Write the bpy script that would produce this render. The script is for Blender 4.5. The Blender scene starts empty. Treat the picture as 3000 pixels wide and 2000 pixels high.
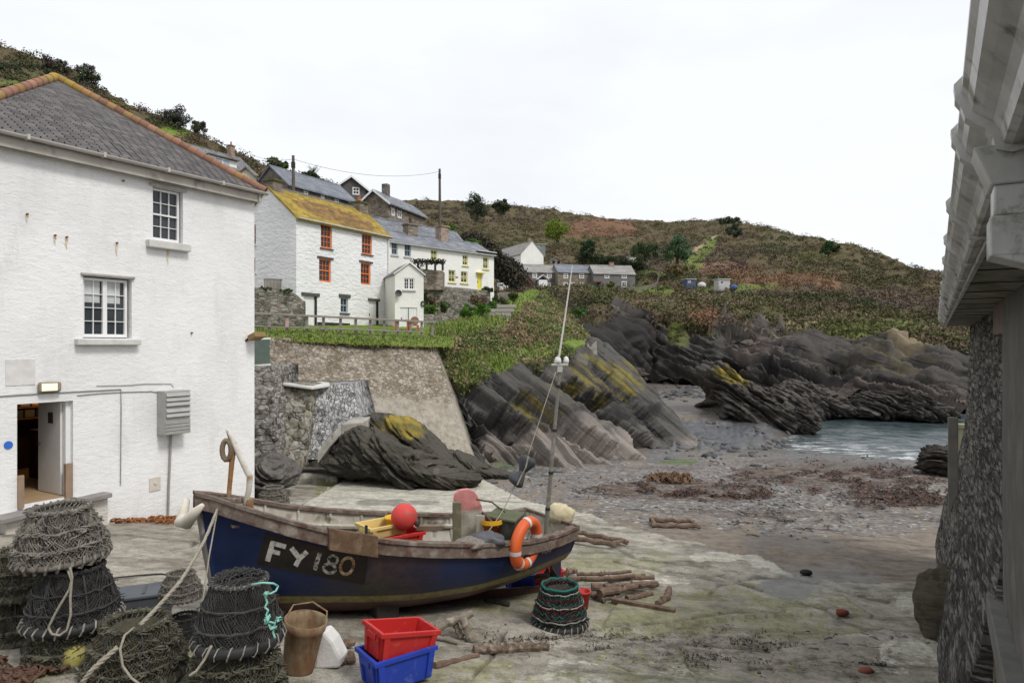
import bpy, bmesh, math, random
import numpy as np
from mathutils import Vector, Matrix
random.seed(7); RNG = np.random.default_rng(7)
S = bpy.context.scene; COL = S.collection
F = 2000.0; EYE = 7.0
R = math.radians

def P(u, v, Y):
    """point seen at photo pixel (u,v) at real distance Y metres"""
    return Vector(((u-1500)/F*Y, Y, EYE+(1010-v)/F*Y))
def gz(x, y):
    s = .5*x+.866*y
    z = np.where(s < 9, -2.45-.16*s, np.where(s < 14, -3.89-.094*(s-9), -4.36-.0765*(s-14)))
    z = np.where(s < -1, -2.29, z)
    # the far inlet levels out
    far = np.clip((y-45)/11, 0, 1)*np.clip((.435*y-x)/3.5, 0, 1)
    z = z*(1-far)+np.maximum(z, -5.5)*far
    return z+EYE
def G(u, v):
    """ground point under photo pixel"""
    lo, hi = 2.5, 120
    for _ in range(60):
        m = .5*(lo+hi); p = P(u, v, m)
        if p.z > gz(p.x, p.y): lo = m
        else: hi = m
    p = P(u, v, lo); return p
def gp(x, y, dz=0): return Vector((x, y, float(gz(x, y))+dz))

# ---------- numpy value noise ----------
def _h(i, j, k):
    n = (i*374761393+j*668265263+k*2147483647*0+k*1274126177) & 0xffffffff
    n = ((n ^ (n >> 13))*1274126177) & 0xffffffff
    n = ((n ^ (n >> 16))*2246822519) & 0xffffffff
    return ((n ^ (n >> 15)) & 0xffff)/65535.0
def vn(p):
    p = np.asarray(p, float); i = np.floor(p).astype(np.int64); f = p-i; f = f*f*(3-2*f)
    x, y, z = i[..., 0], i[..., 1], i[..., 2]; r = 0
    for a in (0, 1):
        for b in (0, 1):
            for c in (0, 1):
                w = (f[..., 0] if a else 1-f[..., 0])*(f[..., 1] if b else 1-f[..., 1])*(f[..., 2] if c else 1-f[..., 2])
                r = r+w*_h(x+a, y+b, z+c)
    return r
def fbm(p, o=4, g=.5):
    p = np.asarray(p, float); r = 0; a = 1; t = 0
    for k in range(o):
        r = r+a*vn(p*2**k+k*17.3); t += a; a *= g
    return r/t
def n2(u, v, s, o=4):
    u = np.asarray(u, float); return fbm(np.stack([u/s, np.asarray(v, float)/s, np.full(u.shape, s*.37)], -1), o)
def pip(u, v, poly):
    u = np.asarray(u, float); v = np.asarray(v, float); c = np.zeros(u.shape, bool); n = len(poly)
    for i in range(n):
        x1, y1 = poly[i]; x2, y2 = poly[i-1]
        if y1 == y2: continue
        c ^= ((y1 > v) != (y2 > v)) & (u < (x2-x1)*(v-y1)/(y2-y1)+x1)
    return c
_nc = {}
def n2c(u, v, s):
    k = (id(u), id(v), s)
    if k not in _nc or _nc[k][0] is not u: _nc[k] = (u, v, n2(u, v, s))
    return _nc[k][2]
def ell(u, v, cx, cy, rx, ry, j=.35, s=40):
    d = ((u-cx)/rx)**2+((v-cy)/ry)**2
    d = d+(n2c(u, v, s)-.5)*4*j
    return np.clip((1.15-d)/.5, 0, 1)

# ---------- object helpers ----------
def tag(o, label=None, cat=None, group=None, kind=None):
    if label: o['label'] = label
    if cat: o['category'] = cat
    if group: o['group'] = group
    if kind: o['kind'] = kind
    return o
def empty(name, loc, label, cat, group=None):
    o = bpy.data.objects.new(name, None); o.location = loc; o.empty_display_size = .1
    COL.objects.link(o); return tag(o, label, cat, group)
WORLD = {}
def root_loc(o):
    p = Vector((0, 0, 0))
    while o: p = p+Vector(o.location); o = o.parent
    return p
def link(name, me, mat, parent=None, smooth=False, local=False):
    o = bpy.data.objects.new(name, me); COL.objects.link(o)
    if mat is not None:
        for m in (mat if isinstance(mat, (list, tuple)) else [mat]): me.materials.append(m)
    if parent is not None:
        o.parent = parent
        if not local: me.transform(Matrix.Translation(-root_loc(parent)))
    if smooth: me.polygons.foreach_set('use_smooth', [True]*len(me.polygons))
    me.update()
    return o
class MB:
    def __init__(s): s.v = []; s.f = []; s.mi = []; s.m = 0
    def add(s, vs, fs):
        b = len(s.v); s.v += [tuple(p) for p in vs]
        for f in fs: s.f.append(tuple(b+i for i in f)); s.mi.append(s.m)
        return b
    def quad(s, *p): s.add(p, [tuple(range(len(p)))])
    def box(s, c, d, ax=None):
        """c centre, d full size, ax 3 axes"""
        c = Vector(c); X, Y, Z = ax if ax else (Vector((1, 0, 0)), Vector((0, 1, 0)), Vector((0, 0, 1)))
        vs = [c+X*(d[0]/2*i)+Y*(d[1]/2*j)+Z*(d[2]/2*k) for i in (-1, 1) for j in (-1, 1) for k in (-1, 1)]
        s.add(vs, [(0, 1, 3, 2), (4, 6, 7, 5), (0, 4, 5, 1), (2, 3, 7, 6), (0, 2, 6, 4), (1, 5, 7, 3)])
    def hexa(s, b, t):
        """bottom quad, top quad (same winding)"""
        s.add(list(b)+list(t), [(3, 2, 1, 0), (4, 5, 6, 7), (0, 1, 5, 4), (1, 2, 6, 5), (2, 3, 7, 6), (3, 0, 4, 7)])
    def tube(s, pts, r, n=6, cap=True, closed=False):
        pts = [Vector(p) for p in pts]; N = len(pts)
        rs = r if isinstance(r, (list, tuple)) else [r]*N
        ref = None; rings = []
        for i in range(N):
            if closed: t = pts[(i+1) % N]-pts[i-1]
            else: t = pts[min(i+1, N-1)]-pts[max(i-1, 0)]
            if t.length < 1e-9: t = Vector((0, 0, 1))
            t.normalize()
            if ref is None:
                ref = Vector((0, 0, 1)) if abs(t.z) < .9 else Vector((1, 0, 0))
            a = ref-t*ref.dot(t)
            if a.length < 1e-6: a = t.orthogonal()
            a.normalize(); b = t.cross(a); ref = a
            rings.append([pts[i]+(a*math.cos(2*math.pi*k/n)+b*math.sin(2*math.pi*k/n))*rs[i] for k in range(n)])
        b0 = len(s.v)
        for g in rings: s.v += [tuple(p) for p in g]
        M = N if closed else N-1
        for i in range(M):
            j = (i+1) % N
            for k in range(n):
                q = (k+1) % n
                s.f.append((b0+i*n+k, b0+i*n+q, b0+j*n+q, b0+j*n+k)); s.mi.append(s.m)
        if cap and not closed:
            s.f.append(tuple(b0+k for k in range(n))[::-1]); s.mi.append(s.m)
            s.f.append(tuple(b0+(N-1)*n+k for k in range(n))); s.mi.append(s.m)
    def lathe(s, prof, c, n=20, ax=None, cap=True):
        c = Vector(c); X, Y, Z = ax if ax else (Vector((1, 0, 0)), Vector((0, 1, 0)), Vector((0, 0, 1)))
        b0 = len(s.v)
        for r, z in prof:
            for k in range(n):
                a = 2*math.pi*k/n; s.v.append(tuple(c+X*(r*math.cos(a))+Y*(r*math.sin(a))+Z*z))
        for i in range(len(prof)-1):
            for k in range(n):
                q = (k+1) % n; s.f.append((b0+i*n+k, b0+i*n+q, b0+(i+1)*n+q, b0+(i+1)*n+k)); s.mi.append(s.m)
        if cap:
            s.f.append(tuple(b0+k for k in range(n))[::-1]); s.mi.append(s.m)
            e = b0+(len(prof)-1)*n; s.f.append(tuple(e+k for k in range(n))); s.mi.append(s.m)
    def sphere(s, c, r, n=16, m=10, ax=None):
        r = (r, r, r) if not isinstance(r, (tuple, list)) else r
        c = Vector(c); X, Y, Z = ax if ax else (Vector((1, 0, 0)), Vector((0, 1, 0)), Vector((0, 0, 1)))
        vs = []; fs = []
        for i in range(m+1):
            th = math.pi*i/m
            for k in range(n):
                a = 2*math.pi*k/n
                vs.append(c+X*(r[0]*math.sin(th)*math.cos(a))+Y*(r[1]*math.sin(th)*math.sin(a))+Z*(r[2]*math.cos(th)))
        for i in range(m):
            for k in range(n):
                q = (k+1) % n; fs.append((i*n+k, (i+1)*n+k, (i+1)*n+q, i*n+q))
        s.add(vs, fs)
    def grid(s, pts, nu, nv):
        b = len(s.v); s.v += [tuple(p) for p in pts]
        for j in range(nv-1):
            for i in range(nu-1):
                s.f.append((b+j*nu+i, b+j*nu+i+1, b+(j+1)*nu+i+1, b+(j+1)*nu+i)); s.mi.append(s.m)
    def build(s, name, mat, parent=None, smooth=False, local=False, bevel=0):
        me = bpy.data.meshes.new(name); me.from_pydata(s.v, [], s.f); me.validate()
        o = link(name, me, mat, parent, smooth, local)
        if isinstance(mat, (list, tuple)) and len(me.polygons) == len(s.mi): me.polygons.foreach_set('material_index', s.mi)
        if bevel:
            md = o.modifiers.new('b', 'BEVEL'); md.width = bevel; md.segments = 2; md.limit_method = 'ANGLE'; md.angle_limit = R(40)
        return o
def npmesh(name, V, Fq, attrs=None, cols=None):
    me = bpy.data.meshes.new(name); V = np.ascontiguousarray(V, np.float32); Fq = np.ascontiguousarray(Fq, np.int32)
    me.vertices.add(len(V)); me.vertices.foreach_set('co', V.ravel())
    k = Fq.shape[1]
    me.loops.add(Fq.size); me.loops.foreach_set('vertex_index', Fq.ravel())
    me.polygons.add(len(Fq)); me.polygons.foreach_set('loop_start', np.arange(0, Fq.size, k, dtype=np.int32))
    try: me.polygons.foreach_set('loop_total', np.full(len(Fq), k, np.int32))
    except Exception: pass
    me.update(calc_edges=True)
    for n, a in (attrs or {}).items():
        at = me.attributes.new(n, 'FLOAT', 'POINT'); at.data.foreach_set('value', np.ascontiguousarray(a, np.float32).ravel())
    for n, a in (cols or {}).items():
        at = me.attributes.new(n, 'FLOAT_COLOR', 'POINT')
        c = np.ones((len(V), 4), np.float32); c[:, :3] = a; at.data.foreach_set('color', c.ravel())
    return me
def gridfaces(nu, nv):
    i, j = np.meshgrid(np.arange(nu-1), np.arange(nv-1)); a = (j*nu+i).ravel()
    return np.stack([a, a+1, a+nu+1, a+nu], 1)

# ---------- materials ----------
_mc = {}
class NT:
    def __init__(s, name):
        s.m = bpy.data.materials.new(name); s.m.use_nodes = True; s.t = s.m.node_tree; s.n = s.t.nodes; s.l = s.t.links
        s.b = s.n['Principled BSDF']
    def new(s, t, **k):
        n = s.n.new(t)
        for a, b in k.items(): setattr(n, a, b)
        return n
    def val(s, sock, x):
        if isinstance(x, (int, float)): sock.default_value = x
        elif isinstance(x, tuple): sock.default_value = x if len(x) == len(sock.default_value) else x+(1,)
        else: s.l.new(x, sock)
    def coord(s, kind='pos', scale=(1, 1, 1), rot=(0, 0, 0)):
        if kind == 'pos': o = s.new('ShaderNodeNewGeometry').outputs['Position']
        else: o = s.new('ShaderNodeTexCoord').outputs['Object']
        mp = s.new('ShaderNodeMapping'); mp.inputs['Scale'].default_value = scale; mp.inputs['Rotation'].default_value = rot
        s.l.new(o, mp.inputs['Vector']); return mp.outputs['Vector']
    def noise(s, vec, scale=1, detail=5, rough=.55, dist=0):
        n = s.new('ShaderNodeTexNoise'); n.inputs['Scale'].default_value = scale; n.inputs['Detail'].default_value = detail
        n.inputs['Roughness'].default_value = rough; n.inputs['Distortion'].default_value = dist
        s.l.new(vec, n.inputs['Vector']); return n.outputs['Fac']
    def voro(s, vec, scale=1, feature='F1', out='Distance', rnd=1):
        n = s.new('ShaderNodeTexVoronoi', feature=feature); n.inputs['Scale'].default_value = scale
        n.inputs['Randomness'].default_value = rnd
        s.l.new(vec, n.inputs['Vector']); return n.outputs[out]
    def ramp(s, fac, stops, interp='LINEAR'):
        r = s.new('ShaderNodeValToRGB'); r.color_ramp.interpolation = interp; e = r.color_ramp.elements
        while len(e) < len(stops): e.new(.5)
        for k, (p, c) in enumerate(stops):
            e[k].position = p; e[k].color = (c, c, c, 1) if isinstance(c, (int, float)) else tuple(c)+(1,)
        s.val(r.inputs['Fac'], fac); return r.outputs['Color']
    def math(s, op, a, b=0, clamp=False):
        n = s.new('ShaderNodeMath', operation=op, use_clamp=clamp); s.val(n.inputs[0], a); s.val(n.inputs[1], b); return n.outputs[0]
    def mix(s, fac, a, b, mode='MIX'):
        n = s.new('ShaderNodeMix', data_type='RGBA', blend_type=mode); s.val(n.inputs[0], fac); s.val(n.inputs[6], a); s.val(n.inputs[7], b); return n.outputs[2]
    def attr(s, name, out='Fac'):
        n = s.new('ShaderNodeAttribute', attribute_name=name); return n.outputs[out]
    def bump(s, h, strength=.3, dist=.02, prev=None):
        n = s.new('ShaderNodeBump'); n.inputs['Strength'].default_value = strength; n.inputs['Distance'].default_value = dist
        s.val(n.inputs['Height'], h)
        if prev is not None: s.l.new(prev, n.inputs['Normal'])
        return n.outputs['Normal']
    def fin(s, col, rough=.8, normal=None, metal=0, spec=.3):
        s.val(s.b.inputs['Base Color'], col); s.val(s.b.inputs['Roughness'], rough); s.val(s.b.inputs['Metallic'], metal)
        s.b.inputs['Specular IOR Level'].default_value = spec
        if normal is not None: s.l.new(normal, s.b.inputs['Normal'])
        return s.m
def M(name, c1, c2=None, c3=None, scale=4, rough=.8, bump=.15, bscale=30, bdist=.01, kind='obj', stretch=(1, 1, 1), spots=None, spot_scale=8, spot_amt=.62, metal=0, spec=.3):
    """generic weathered surface: base varied by noise, optional spots"""
    if name in _mc: return _mc[name]
    t = NT(name); v = t.coord(kind, stretch)
    c2 = c2 or tuple(x*.75 for x in c1)
    st = [(.3, c1), (.68, c2)]
    if c3: st = [(.28, c1), (.5, c2), (.7, c3)]
    c = t.ramp(t.noise(v, scale, 6, .6), st)
    if spots:
        f = t.ramp(t.noise(v, spot_scale, 5, .65), [(spot_amt-.06, 0.), (spot_amt+.06, 1.)]); c = t.mix(f, c, spots)
    nm = t.bump(t.noise(v, bscale, 4, .6), bump, bdist) if bump else None
    _mc[name] = t.fin(c, rough, nm, metal, spec); return _mc[name]
# =============== camera, light, sky ===============
cam = bpy.data.cameras.new('camera'); cam.lens = 24; cam.sensor_width = 36; cam.sensor_fit = 'HORIZONTAL'
cam.clip_start = .05; cam.clip_end = 3000; cam.shift_y = 10/3000
co = bpy.data.objects.new('camera', cam); COL.objects.link(co); co.location = (0, 0, EYE); co.rotation_euler = (R(90), 0, 0); S.camera = co
SUN_AZ, SUN_EL = R(128), R(52)          # azimuth clockwise from +Y
w = bpy.data.worlds.new('World'); S.world = w; w.use_nodes = True
t = w.node_tree; bg = t.nodes['Background']
sk = t.nodes.new('ShaderNodeTexSky'); sk.sky_type = 'NISHITA'; sk.sun_disc = False; sk.sun_elevation = SUN_EL; sk.sun_rotation = SUN_AZ
sk.air_density = 1; sk.dust_density = 3
tc = t.nodes.new('ShaderNodeTexCoord'); mp = t.nodes.new('ShaderNodeMapping'); mp.inputs['Scale'].default_value = (1.2, 1.2, 3.2)
mp.inputs['Location'].default_value = (.9, .3, .2)
t.links.new(tc.outputs['Generated'], mp.inputs['Vector'])
nz = t.nodes.new('ShaderNodeTexNoise'); nz.inputs['Scale'].default_value = 1.6; nz.inputs['Detail'].default_value = 6; nz.inputs['Roughness'].default_value = .55
t.links.new(mp.outputs['Vector'], nz.inputs['Vector'])
rp = t.nodes.new('ShaderNodeValToRGB'); e = rp.color_ramp.elements
e[0].position = .36; e[0].color = (6.9, 7.0, 7.2, 1); e[1].position = .56; e[1].color = (7.5, 7.65, 7.85, 1)
t.links.new(nz.outputs['Fac'], rp.inputs['Fac'])
mx = t.nodes.new('ShaderNodeMix'); mx.data_type = 'RGBA'; mx.inputs[0].default_value = .88
t.links.new(sk.outputs['Color'], mx.inputs[6]); t.links.new(rp.outputs['Color'], mx.inputs[7])
t.links.new(mx.outputs[2], bg.inputs['Color']); bg.inputs['Strength'].default_value = .1
sl = bpy.data.lights.new('sun', 'SUN'); sl.energy = 1.5; sl.angle = R(14); sl.color = (1, .975, .94)
so = bpy.data.objects.new('sun', sl); COL.objects.link(so)
sd = Vector((math.sin(SUN_AZ)*math.cos(SUN_EL), math.cos(SUN_AZ)*math.cos(SUN_EL), math.sin(SUN_EL)))
so.rotation_euler = sd.to_track_quat('Z', 'Y').to_euler(); so.location = (20, -20, 40)
S.view_settings.view_transform = 'Standard'; S.view_settings.look = 'None'; S.view_settings.gamma = 1; S.view_settings.exposure = .52
S.cycles.max_bounces = 6; S.cycles.use_denoising = True

# =============== setting materials ===============
def strata_coord(t, nrm, sc):
    """position re-expressed across (x) and along (y,z) the bedding planes"""
    n = Vector(nrm).normalized(); a = n.orthogonal().normalized(); b = n.cross(a)
    g = t.new('ShaderNodeNewGeometry').outputs['Position']; cb = t.new('ShaderNodeCombineXYZ')
    for k, (ax, s) in enumerate(((n, sc[0]), (a, sc[1]), (b, sc[1]))):
        d = t.new('ShaderNodeVectorMath', operation='DOT_PRODUCT'); t.l.new(g, d.inputs[0]); d.inputs[1].default_value = tuple(ax*s)
        t.l.new(d.outputs['Value'], cb.inputs[k])
    return cb.outputs[0]
def terrain_material(name, heath, rot=(0, 0, 0), st=(1, 1, 1), lowtint=(.16, .125, .11), dark=(.018, .017, .018), mid=(.075, .068, .062), hi=(.2, .175, .14)):
    t = NT(name); p = t.coord('pos')
    h = t.ramp(t.noise(p, .35, 8, .7), heath)
    g = t.ramp(t.noise(p, .9, 7, .7), [(.3, (.075, .125, .018)), (.5, (.13, .19, .03)), (.7, (.19, .21, .06))])
    rs = t.ramp(t.noise(p, 1.2, 7, .7), [(.3, (.12, .07, .042)), (.7, (.2, .12, .075))])
    sv = strata_coord(t, rot, st)
    n1 = t.noise(sv, 1.0, 9, .68, .6); n2_ = t.noise(p, .55, 6, .6)
    rk = t.ramp(n1, [(.33, dark), (.45, mid), (.58, mid), (.7, hi)])
    lowc = t.ramp(n1, [(.34, tuple(x*.22 for x in lowtint)), (.46, lowtint), (.68, tuple(x*1.5 for x in lowtint))])
    rk = t.mix(t.attr('pale'), rk, lowc)
    blk_shade = t.attr('black'); rk = t.mix(t.math('MULTIPLY', blk_shade, .65), rk, dark)  # black rock zones plus cave shade painted into the rock colour
    ln = t.math('MULTIPLY', t.attr('lich'), t.ramp(t.noise(sv, 1.8, 9, .75), [(.47, 0.), (.6, .9)]))
    rk = t.mix(ln, rk, t.ramp(n2_, [(.35, (.14, .125, .04)), (.65, (.29, .225, .035))]))
    c = t.mix(t.attr('rust'), h, rs); c = t.mix(t.attr('grass'), c, g); c = t.mix(t.attr('rock'), c, rk)
    pe = t.attr('path'); c = t.mix(pe, c, (.3, .24, .15))
    nm = t.bump(n1, 1, .2); nm = t.bump(t.noise(p, 3.5, 6, .7), .6, .12, nm)
    return t.fin(c, .92, nm, 0, .15)
HEATH = [(.3, (.04, .045, .016)), (.42, (.085, .075, .036)), (.53, (.11, .08, .05)), (.62, (.075, .085, .028)), (.75, (.13, .11, .06))]

def patch(name, cols, nu, subs, mat, attrs, disp, u0=None, u1=None, skirt=None, flat=False):
    us = np.array([c[0] for c in cols], float); K = len(cols[0][1])
    U = np.linspace(us[0] if u0 is None else u0, us[-1] if u1 is None else u1, nu)
    vv = np.array([[r[0] for r in c[1]] for c in cols], float); yy = np.log(np.array([[r[1] for r in c[1]] for c in cols], float))
    # smooth interpolation across columns (cosine-eased + slight blur)
    vk = np.stack([np.interp(U, us, vv[:, k]) for k in range(K)]); yk = np.stack([np.interp(U, us, yy[:, k]) for k in range(K)])
    ker = np.hanning(2*max(3, nu//60)+1); ker /= ker.sum(); hp = len(ker)//2
    sm = lambda a: np.convolve(np.pad(a, hp, mode='edge'), ker, 'valid')
    yk = np.stack([sm(a) for a in yk]); vk = np.stack([sm(a) for a in vk])
    T = np.concatenate([k+np.arange(n)/n for k, n in enumerate(subs)]+[[K-1.]])
    V = np.stack([np.interp(T, np.arange(K), vk[:, i]) for i in range(nu)], 1); Y = np.exp(np.stack([np.interp(T, np.arange(K), yk[:, i]) for i in range(nu)], 1))
    UU = np.broadcast_to(U, V.shape); X = (UU-1500)/F*Y; Z = EYE+(1010-V)/F*Y
    p = np.stack([X, Y, Z], -1)
    du = np.gradient(p, axis=1); dv = np.gradient(p, axis=0); n = np.cross(du, dv); n /= np.linalg.norm(n, axis=-1, keepdims=True)+1e-9
    s = np.sign((n*(-p+np.array([0, 0, EYE]))).sum(-1, keepdims=True)); n = n*np.where(s == 0, 1, s)
    TT = np.broadcast_to(T[:, None], V.shape)
    A = attrs(UU, V, TT, p); d = disp(UU, V, TT, p, A)
    q = p+n*d[..., None]
    if skirt:
        b = q[-1:].copy(); b[..., 1] += skirt[0]; b[..., 2] -= skirt[1]; q2 = np.concatenate([q, b]); 
        A = {k: np.concatenate([a, a[-1:]]) for k, a in A.items()}
    else: q2 = q
    me = npmesh(name, q2.reshape(-1, 3), gridfaces(nu, q2.shape[0]), {k: a.ravel() for k, a in A.items()})
    o = link(name, me, mat, smooth=not flat)
    return o, dict(U=UU, V=V, T=TT, p=q, n=n, A=A)
def crev(p, nrm, thick, wob=.8, ws=3.0, width=.1, seed=0):
    """1 in the narrow gaps between beds, 0 on their faces; broken up along the bed"""
    nrm = np.array(nrm)/np.linalg.norm(nrm); q = (p@nrm)/thick+wob*fbm(p/ws+seed, 3)*2; f = q-np.floor(q); f = np.minimum(f, 1-f)
    return np.clip(1-f/width, 0, 1)*np.clip((fbm(p/(ws*.6)+31+seed, 3)-.4)*7, 0, 1)
def strata(p, nrm, thick, wob=.8, ws=3.0):
    nrm = np.array(nrm)/np.linalg.norm(nrm)
    q = (p@nrm)/thick+wob*fbm(p/ws, 3)*2; k = np.floor(q); f = q-k
    hsh = np.modf(np.abs(np.sin(k*12.9898)*43758.5453))[0]
    return hsh*.65+.35*f
def leaves(centers, radii, count, size, color, squash=.8, jit=.16, seed=1, up=.6, hemi=True, shell=.35):
    """leaf clusters: centers (n,3), radii (n,), count per cluster, colour (n,3)"""
    g = np.random.default_rng(seed); n = len(centers); c = np.repeat(centers, count, 0); r = np.repeat(radii, count)
    d = g.normal(size=(n*count, 3)); d /= np.linalg.norm(d, axis=1, keepdims=True)
    if hemi: d[:, 2] = np.abs(d[:, 2])*1.1-.15
    rad = r*(1-shell*g.random(n*count)**1.5)*(.85+.3*g.random(n*count))
    pos = c+d*rad[:, None]*np.array([1, 1, squash])
    a = g.normal(size=(n*count, 3))+d*up; a /= np.linalg.norm(a, axis=1, keepdims=True)
    b = np.cross(a, g.normal(size=(n*count, 3))); b /= np.linalg.norm(b, axis=1, keepdims=True); e = np.cross(a, b)
    s = (size if np.isscalar(size) else np.repeat(size, count))*(.6+.8*g.random(n*count)); s = s[:, None] if s.ndim == 1 else s
    V = np.stack([pos-b*s, pos-e*s*.55, pos+b*s, pos+e*s*.55], 1).reshape(-1, 3)
    C = np.repeat(color, count, 0)*(1-jit+2*jit*g.random((n*count, 1))); C = np.repeat(C, 4, 0)
    return V, np.arange(len(V)).reshape(-1, 4), C
def leaf_material(name='leaves'):
    if name in _mc: return _mc[name]
    t = NT(name); t.fin(t.attr('Col', 'Color'), .75, None, 0, .2)
    try:
        t.b.inputs['Subsurface Weight'].default_value = 0
    except Exception: pass
    _mc[name] = t.m; return t.m
LEAF = leaf_material()
def leafobj(name, parts, parent=None, **kw):
    V = np.concatenate([p[0] for p in parts]); C = np.concatenate([p[2] for p in parts]); off = 0; Fs = []
    for p in parts: Fs.append(p[1]+off); off += len(p[0])
    return link(name, npmesh(name, V, np.concatenate(Fs), None, {'Col': C}), LEAF, parent)

# =============== hills ===============
def z0(u): return np.zeros(np.shape(u))
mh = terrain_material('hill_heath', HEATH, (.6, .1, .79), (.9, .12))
def Zc(*rows): return list(rows)
hillA = [
 (950, Zc((900,112),(890,118),(880,122),(866,130),(850,145),(760,185),(650,235),(585,260))),
 (1150, Zc((900,112),(890,118),(880,122),(866,130),(850,145),(740,185),(640,235),(582,265))),
 (1300, Zc((900,108),(885,115),(872,122),(860,132),(850,146),(740,185),(640,240),(588,275))),
 (1480, Zc((930,100),(905,108),(885,116),(868,130),(852,146),(740,190),(655,245),(602,290))),
 (1600, Zc((1000,92),(935,100),(893,110),(868,128),(852,146),(745,192),(675,250),(617,300))),
 (1750, Zc((1100,86),(1005,90),(925,97),(880,118),(851,146),(755,195),(695,255),(634,310))),
 (1900, Zc((1112,98),(1005,102),(930,106),(885,122),(850,148),(765,195),(705,255),(648,315))),
 (2050, Zc((1122,92),(1020,96),(950,101),(895,118),(850,148),(775,190),(712,245),(645,305))),
 (2200, Zc((1165,84),(1060,88),(980,94),(905,112),(850,140),(785,175),(724,225),(660,280))),
 (2400, Zc((1198,77),(1100,81),(1025,87),(945,100),(862,135),(800,170),(750,205),(700,240))),
 (2600, Zc((1207,71),(1120,75),(1050,81),(970,93),(900,118),(848,150),(802,180),(753,205))),
 (2770, Zc((1207,69),(1132,72),(1070,77),(1000,86),(940,105),(885,130),(845,155),(804,180))),
 (2950, Zc((1207,69),(1140,72),(1085,76),(1030,84),(985,98),(940,120),(900,140),(862,160))),
 (3400, Zc((1207,69),(1160,72),(1120,76),(1085,84),(1055,95),(1020,110),(995,125),(965,140)))]
# rock/vegetation border on the far cliff, photo pixels
RLX = [900, 1700, 1760, 1800, 1860, 1930, 1990, 2060, 2150, 2250, 2400, 2600, 2760, 3400]
RLV = [990, 990, 936, 912, 920, 950, 970, 930, 935, 942, 960, 1005, 1045, 1120]
def attrA(u, v, T, p):
    nj = (n2(u, v, 26)-.5)*70+(n2(u, v, 9)-.5)*40
    rock = np.clip((v+nj-np.interp(u, RLX, RLV))/10, 0, 1)
    rust = np.maximum.reduce([ell(u,v,1745,672,130,32), ell(u,v,2110,790,110,26), ell(u,v,2330,825,190,22), ell(u,v,2060,925,60,22), ell(u,v,1850,870,70,16)*.8, ell(u,v,1600,960,50,20)*.7])
    grass = np.maximum.reduce([ell(u,v,2030,845,260,10,.2)*.9, ell(u,v,1900,855,80,14,.2), ell(u,v,2290,975,60,16), ell(u,v,1985,985,40,42), ell(u,v,2480,985,120,22), ell(u,v,2600,950,120,24)*.8,
      pip(u+(n2(u,v,14)-.5)*18, v, [(2070,695),(2110,685),(2100,705),(2065,765),(2030,800),(1975,800)])*1., ell(u,v,1900,806,60,12,.2), ell(u,v,1560,780,60,5,.2)*.8, ell(u,v,2150,905,140,14)*.5])
    path = np.maximum(pip(u, v, [(2100,686),(2085,690),(1990,770),(2006,770)])*.8, ell(u,v,2700,1030,90,26,.5)*.55)
    path = np.maximum(path, ell(u,v,2360,940,120,14,.5)*.5)
    pale = np.clip((v-1135-nj)/50, 0, 1)*.6*(n2c(u,v,30) > .42)+ell(u,v,2200,1010,60,45,.6)*.5
    black = np.maximum.reduce([ell(u,v,1800,1020,110,80,.5), ell(u,v,2110,1085,70,40,.4), ell(u,v,2280,1085,60,50,.4), ell(u,v,2440,1080,60,40,.5), ell(u,v,2600,1130,160,40,.6)*.7, ell(u,v,1960,1060,90,50,.5)*.8])  # black cliff rock; shade of the carved hollows is painted in too
    grass = .62*grass*(1-rock*.5); rock = rock*(1-ell(u,v,1985,985,34,36)*.9)
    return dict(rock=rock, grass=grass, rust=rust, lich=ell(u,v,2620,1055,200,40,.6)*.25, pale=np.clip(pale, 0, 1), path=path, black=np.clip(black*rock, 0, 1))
NS = (.6, .1, .79)
def dispA(u, v, T, p, A):
    r = A['rock']; amp = np.clip((8-T)*1., 0, 1)
    d = (fbm(p/14, 4)-.5)*5*(1-r)*np.clip(T-1.5, 0, 1)+(fbm(p/3.2, 4)-.5)*1.8*(1-r)
    d = d+r*(strata(p, NS, 3.4, .5, 12)*3.6+strata(p, NS, 1.1, .5, 6)*1.7-2.6+(fbm(p/9, 3)-.5)*7-crev(p, NS, 3.0, .5, 10, .16)*3.0-crev(p, NS, 1.2, .5, 6, .16, 7)*1.3+(fbm(p/1.6, 4)-.5)*1.6)
    d = d-3.5*(ell(u,v,2265,1090,26,30,.3,14)+ell(u,v,2120,1085,60,25,.3)+ell(u,v,2440,1062,40,26,.3)+ell(u,v,2350,1060,24,20,.3))
    return d
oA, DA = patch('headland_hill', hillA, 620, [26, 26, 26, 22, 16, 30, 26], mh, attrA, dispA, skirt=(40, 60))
tag(oA, kind='structure')
hillB = [
 (-500, Zc((700,48),(500,60),(300,80),(150,98),(20,112))),
 (0, Zc((700,50),(520,64),(350,84),(220,102),(128,118))),
 (150, Zc((700,52),(520,68),(370,88),(250,106),(178,120))),
 (270, Zc((700,54),(540,70),(400,90),(300,108),(245,122))),
 (420, Zc((720,56),(580,72),(460,92),(380,110),(340,124))),
 (560, Zc((720,58),(620,74),(520,94),(440,112),(394,126))),
 (700, Zc((730,60),(650,76),(570,96),(500,114),(456,128))),
 (800, Zc((730,62),(660,78),(590,98),(530,116),(495,130))),
 (950, Zc((760,66),(700,82),(630,102),(580,120),(545,134))),
 (1080, Zc((780,70),(740,86),(690,106),(650,122),(620,138))),
 (1250, Zc((800,74),(780,90),(760,108),(740,124),(725,142)))]
def attrB(u, v, T, p):
    z = np.zeros(u.shape)
    return dict(black=z, rock=z, grass=np.maximum(ell(u,v,480,395,90,18), ell(u,v,100,260,200,40)*.5), rust=ell(u,v,330,330,60,20)*.4, lich=z, pale=z, path=z)
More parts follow.
